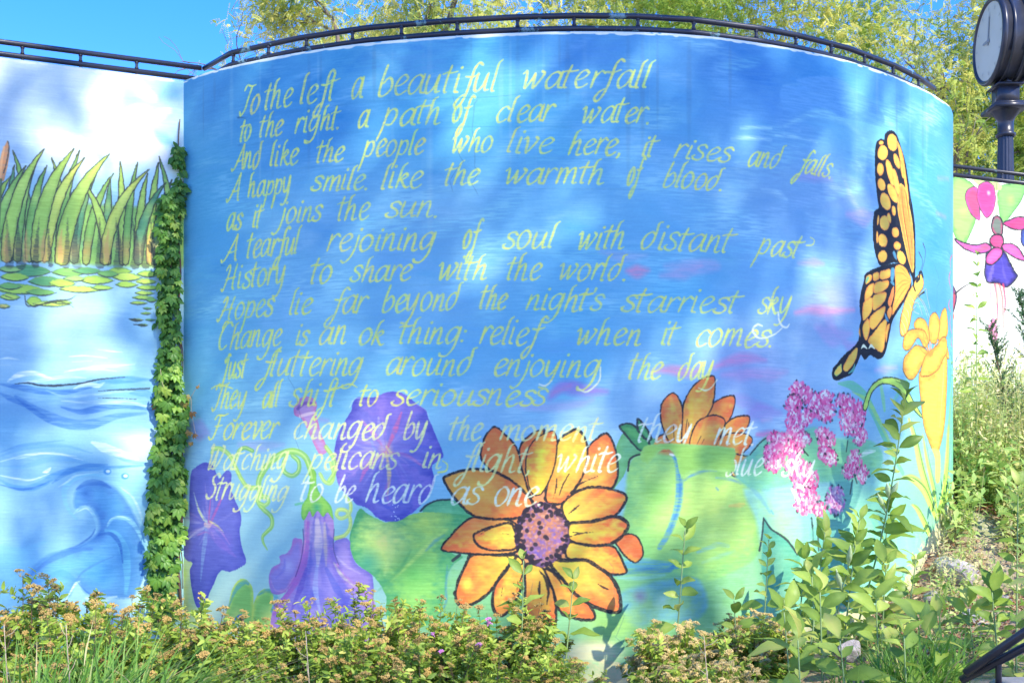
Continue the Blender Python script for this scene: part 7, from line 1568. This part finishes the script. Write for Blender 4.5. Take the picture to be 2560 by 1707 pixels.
# juniper sprays
for bx, tx, ty, D, lab in ((2600, 2545, 720, 8.8, 'dark feathery juniper spray at the right edge'), (2520, 2470, 810, 9.2, 'green juniper spray below the painted fuchsia')):
    b = foot(bx, 0, D); tp = at(tx, ty, D); t = thing('juniper_branch', lab, 'shrub', tuple(b), group='juniper sprays'); mb = MB()
    P = catmull([b-b, (tp-b)*.5+[.08, 0, 0], tp-b], 12); mb.tube(P, np.linspace(.012, .003, len(P)), 6); q = []
    for i in range(60):
        s = rg.uniform(.45, 1); p = P[int(s*(len(P)-1))]; d = np.array([rg.normal(0, .6), rg.normal(0, .4), 1.]); d *= rg.uniform(.1, .28)*(1.25-s)/np.linalg.norm(d)*2; mb.tube([p, p+d], [.002, .001], 3, .5, False)
        for u in np.linspace(.1, 1, 26): q.append((p+d*u, d))
    put('stem', mb.mesh('stem'), M_STEM, t); q = [x_ for x_ in q for _ in (0, 1)]; m = len(q)
    pp = np.array([a for a, b_ in q]); dd = np.array([b_ for a, b_ in q]); dd /= np.linalg.norm(dd, axis=1)[:, None]; lv, lf_ = leaf_template(.022, .004, 3, .1, .1)
    V, F, T = bulk(lv, lf_, frames(dd+rg.normal(0, .5, (m, 3)), rg.normal(0, 1, (m, 3))), pp, rg.random(m)); put('needles', mesh_from('needles', V, F, T), M_NEEDLE, t, kind='stuff')

# ------------------------------------------------------------------ trees
def tree(name, label, base, H, lean, spread, seed, nleaf, crown0, leafL=.10, cw=.8, group=None, forks=3, cat='tree', leafW=.45, tb=.5, keep=None, sd=None, fill=None):
    rg = np.random.default_rng(seed); base = np.array(base, float); t = thing(name, label, cat, tuple(base), group=group)
    mb = MB(); ends = []
    def grow(p, d, L, r, lv):
        n = 5; P = [p]; dd = d.copy()
        for i in range(n):
            dd = dd+rg.normal(0, .16, 3)+np.array([0, 0, .05 if lv < 3 else -.04]); dd /= np.linalg.norm(dd); P.append(P[-1]+dd*L/n)
        P = np.array(P); mb.tube(P, np.linspace(r, r*.62, len(P)), [12, 9, 7, 5, 4, 3][min(lv, 5)], .5, False)
        if lv >= 3: ends.extend([(P[k], dd, lv) for k in range(1, len(P))])
        if lv >= 5: return
        k = [forks, 3, 3, 3, 3][lv] if lv else forks
        for j in range(k):
            a = rg.uniform(0, 6.28) if lv else 6.28*j/k+rg.uniform(-.4, .4); q = rg.uniform(.35, .8)*(1.15 if lv == 0 else 1)
            s = np.cross(dd, [0, 0, 1.] if abs(dd[2]) < .9 else [1., 0, 0]); s /= np.linalg.norm(s); u = np.cross(dd, s); nd = dd*math.cos(q)+(s*math.cos(a)+u*math.sin(a))*math.sin(q)
            if lv <= 1: nd[:2] *= spread; nd /= np.linalg.norm(nd)
            st = P[-1] if (lv == 0 or j == 0) else P[rg.integers(2, len(P))]
            grow(st, nd, L*rg.uniform(.62, .82)*([.95, 1, 1, 1, 1][lv]), r*(rg.uniform(.55, .68) if lv < 1 else rg.uniform(.40, .52)), lv+1)
    grow(np.zeros(3), np.array([lean[0], lean[1], 1.]), H*crown0, H*.021, 0)
    put('trunk', mb.mesh('trunk'), M_BARK, t)
    E = np.array([e[0] for e in ends]); D_ = np.array([e[1] for e in ends])
    if keep is not None:
        kk = keep(E+base); E, D_ = E[kk], D_[kk]
    if fill is not None:                                  # outer foliage of the crown, on twigs too thin to see
        q = rg.normal(0, 1, (9000, 3)); q /= np.linalg.norm(q, axis=1)[:, None]; q *= rg.random((9000, 1))**.4
        q = q*np.array(fill[3:6])+np.array(fill[:3]); gg = np.array([mnoise.noise(Vector(v*.75))+.6*mnoise.noise(Vector(v*2.1)) for v in q]); q = q[(gg > (.12 if len(fill) < 7 else -9)) & (q[:, 2] < (9.6 if len(fill) < 7 else 99))]
        q = q if keep is None or fill is None or len(fill) < 7 else q[keep(q)]
        E = np.vstack([E, q-base]); dq = rg.normal(0, 1, q.shape); D_ = np.vstack([D_, dq/np.linalg.norm(dq, axis=1)[:, None]])
    # drooping feathery sprays: a rib with leaflets left and right
    per = 16; ns = nleaf//per; i = rg.integers(0, len(E), ns); p0 = E[i]+rg.normal(0, sd or .10*cw, (ns, 3)); dr = D_[i]*.5+rg.normal(0, .75, (ns, 3))+[0, 0, -.25]; dr /= np.linalg.norm(dr, axis=1)[:, None]
    L = rg.uniform(.13, .26, ns)*cw; u = np.linspace(.12, 1, per//2)
    sd = np.cross(dr, rg.normal(0, .5, (ns, 3))+[0, 0, 1.]); sd /= np.linalg.norm(sd, axis=1)[:, None]
    pts = p0[:, None]+dr[:, None]*L[:, None, None]*u[None, :, None]+np.array([0, 0, -.05])*(u**2)[None, :, None]
    pts = np.concatenate([pts, pts], 1).reshape(-1, 3)
    dd = np.concatenate([np.repeat(sd[:, None], per//2, 1)+dr[:, None]*.35, -np.repeat(sd[:, None], per//2, 1)+dr[:, None]*.35], 1).reshape(-1, 3); m = len(pts)
    w_ = leafL*.5*leafW; lv_ = np.array([(0, 0, 0), (w_, leafL*.5, .003), (0, leafL, -.01), (-w_, leafL*.5, .003)]); lf_ = np.array([(0, 1, 2, 3)])
    up = np.repeat(rg.normal(0, .5, (ns, 3))+[0, -.2, 1.], per, 0)
    zone = np.array([mnoise.noise(Vector(q*.55)) for q in p0]); tn = np.repeat(np.clip(tb+zone*.75+rg.normal(0, .12, ns), 0, 1), per)
    V, F, T = bulk(lv_, lf_, frames(dd, up)*rg.uniform(.7, 1.15, m)[:, None, None], pts, np.clip(tn+rg.normal(0, .05, m), 0, 1))
    put('crown', mesh_from('crown', V, F, T), M_LOC, t, kind='stuff'); return t
TR = [('honey_locust_tree', 'yellow-green locust tree whose branch ends hang over the blue sky, leftmost', (-.9, 17.5, zt), 9.5, (-.02, 0), 1.15, 11, 170000, .27, (-1.3, 17.5, 9., 3.0, 1.8, 3.0)),
      ('honey_locust_tree', 'locust tree with several dark forking stems above the middle of the poem wall', (1.0, 16.0, zt), 9., (.02, 0), 1.1, 12, 170000, .17, (1.3, 16., 8.7, 3.2, 1.8, 2.9)),
      ('honey_locust_tree', 'yellowing locust tree behind the right part of the curved railing', (4.0, 18.0, zt), 9.6, (0, 0), 1.15, 13, 170000, .19, (4.6, 18., 8.6, 3.4, 2., 4.2)),
      ('honey_locust_tree', 'locust tree with a knotty leaning trunk left of the clock', (6.6, 16.0, zt-.3), 8.5, (-.03, 0), 1.2, 14, 170000, .18, (7.1, 16., 7.2, 2.7, 1.6, 3.8)),
      ('honey_locust_tree', 'sparse yellow locust tree at the right edge behind the clock', (9.4, 19.0, zt-.3), 9.5, (0, 0), 1.2, 15, 170000, .19, (10.2, 19., 8., 3.2, 2., 4.8))]
def keep_loc(P):
    g = np.array([mnoise.noise(Vector(q*.8)) for q in P]); u = np.random.default_rng(1).random(len(P))
    return (g > -.12) & ((P[:, 2] < 9.3) | (u < .25)) & (P[:, 0] > -4.2)
for a in TR: tree(*a[:9], leafL=.042, cw=.8, leafW=.55, group='locust trees behind the wall', keep=keep_loc, sd=.16, fill=a[9])
print('plants before shade', time.time()-T0)
# the tree across the path whose boughs throw the dappled shade on the wall
def lands(P):
    """where a twig's shadow falls on the wall: x and height there"""
    k = (P[:, 1]-7.2)/SUN_DIR.y; return P[:, 0]-SUN_DIR.x*k, P[:, 2]-SUN_DIR.z*k
def keep_shade(P):
    x, z = lands(P)
    # crown shaped for its shade: leaves kept where shadows make slanting dapples with gaps
    g = np.array([mnoise.noise(Vector(((a*.8+b*.6)*1.1, (b*.8-a*.6)*3.2, 4.)))+.6*mnoise.noise(Vector((a*4.6, b*4.6, 9.))) for a, b in zip(x, z)])
    lim = np.where(x > .9, .10, .28)-np.where((x < -2.75) & (z > 2.6), .12, 0)+np.where(z < 1.3, .22, 0)+np.where((x > 1.2) & (z < 1.9), .35, 0)
    return (g > lim) & (x < 3.1) & (z > .1)
c = Vector((-.5, 7, 2.2))+SUN_DIR*19
tree('shade_tree', 'tall leafy tree across the path, behind the viewer, shading the mural', (c.x+6.5, c.y-.5, 0), c.z*1.2, (-.05, .02), 1.25, 33, 24000, .42, leafL=.13, cw=1.0, leafW=.6, keep=keep_shade, sd=.12, fill=(c.x, c.y, c.z, 4.6, 2.2, 4.2, 1))
print('SCENE: %.1f s, tris %d' % (time.time()-T0, sum(len(o.data.loops)-2*len(o.data.polygons) for o in bpy.data.objects if o.type == 'MESH')))
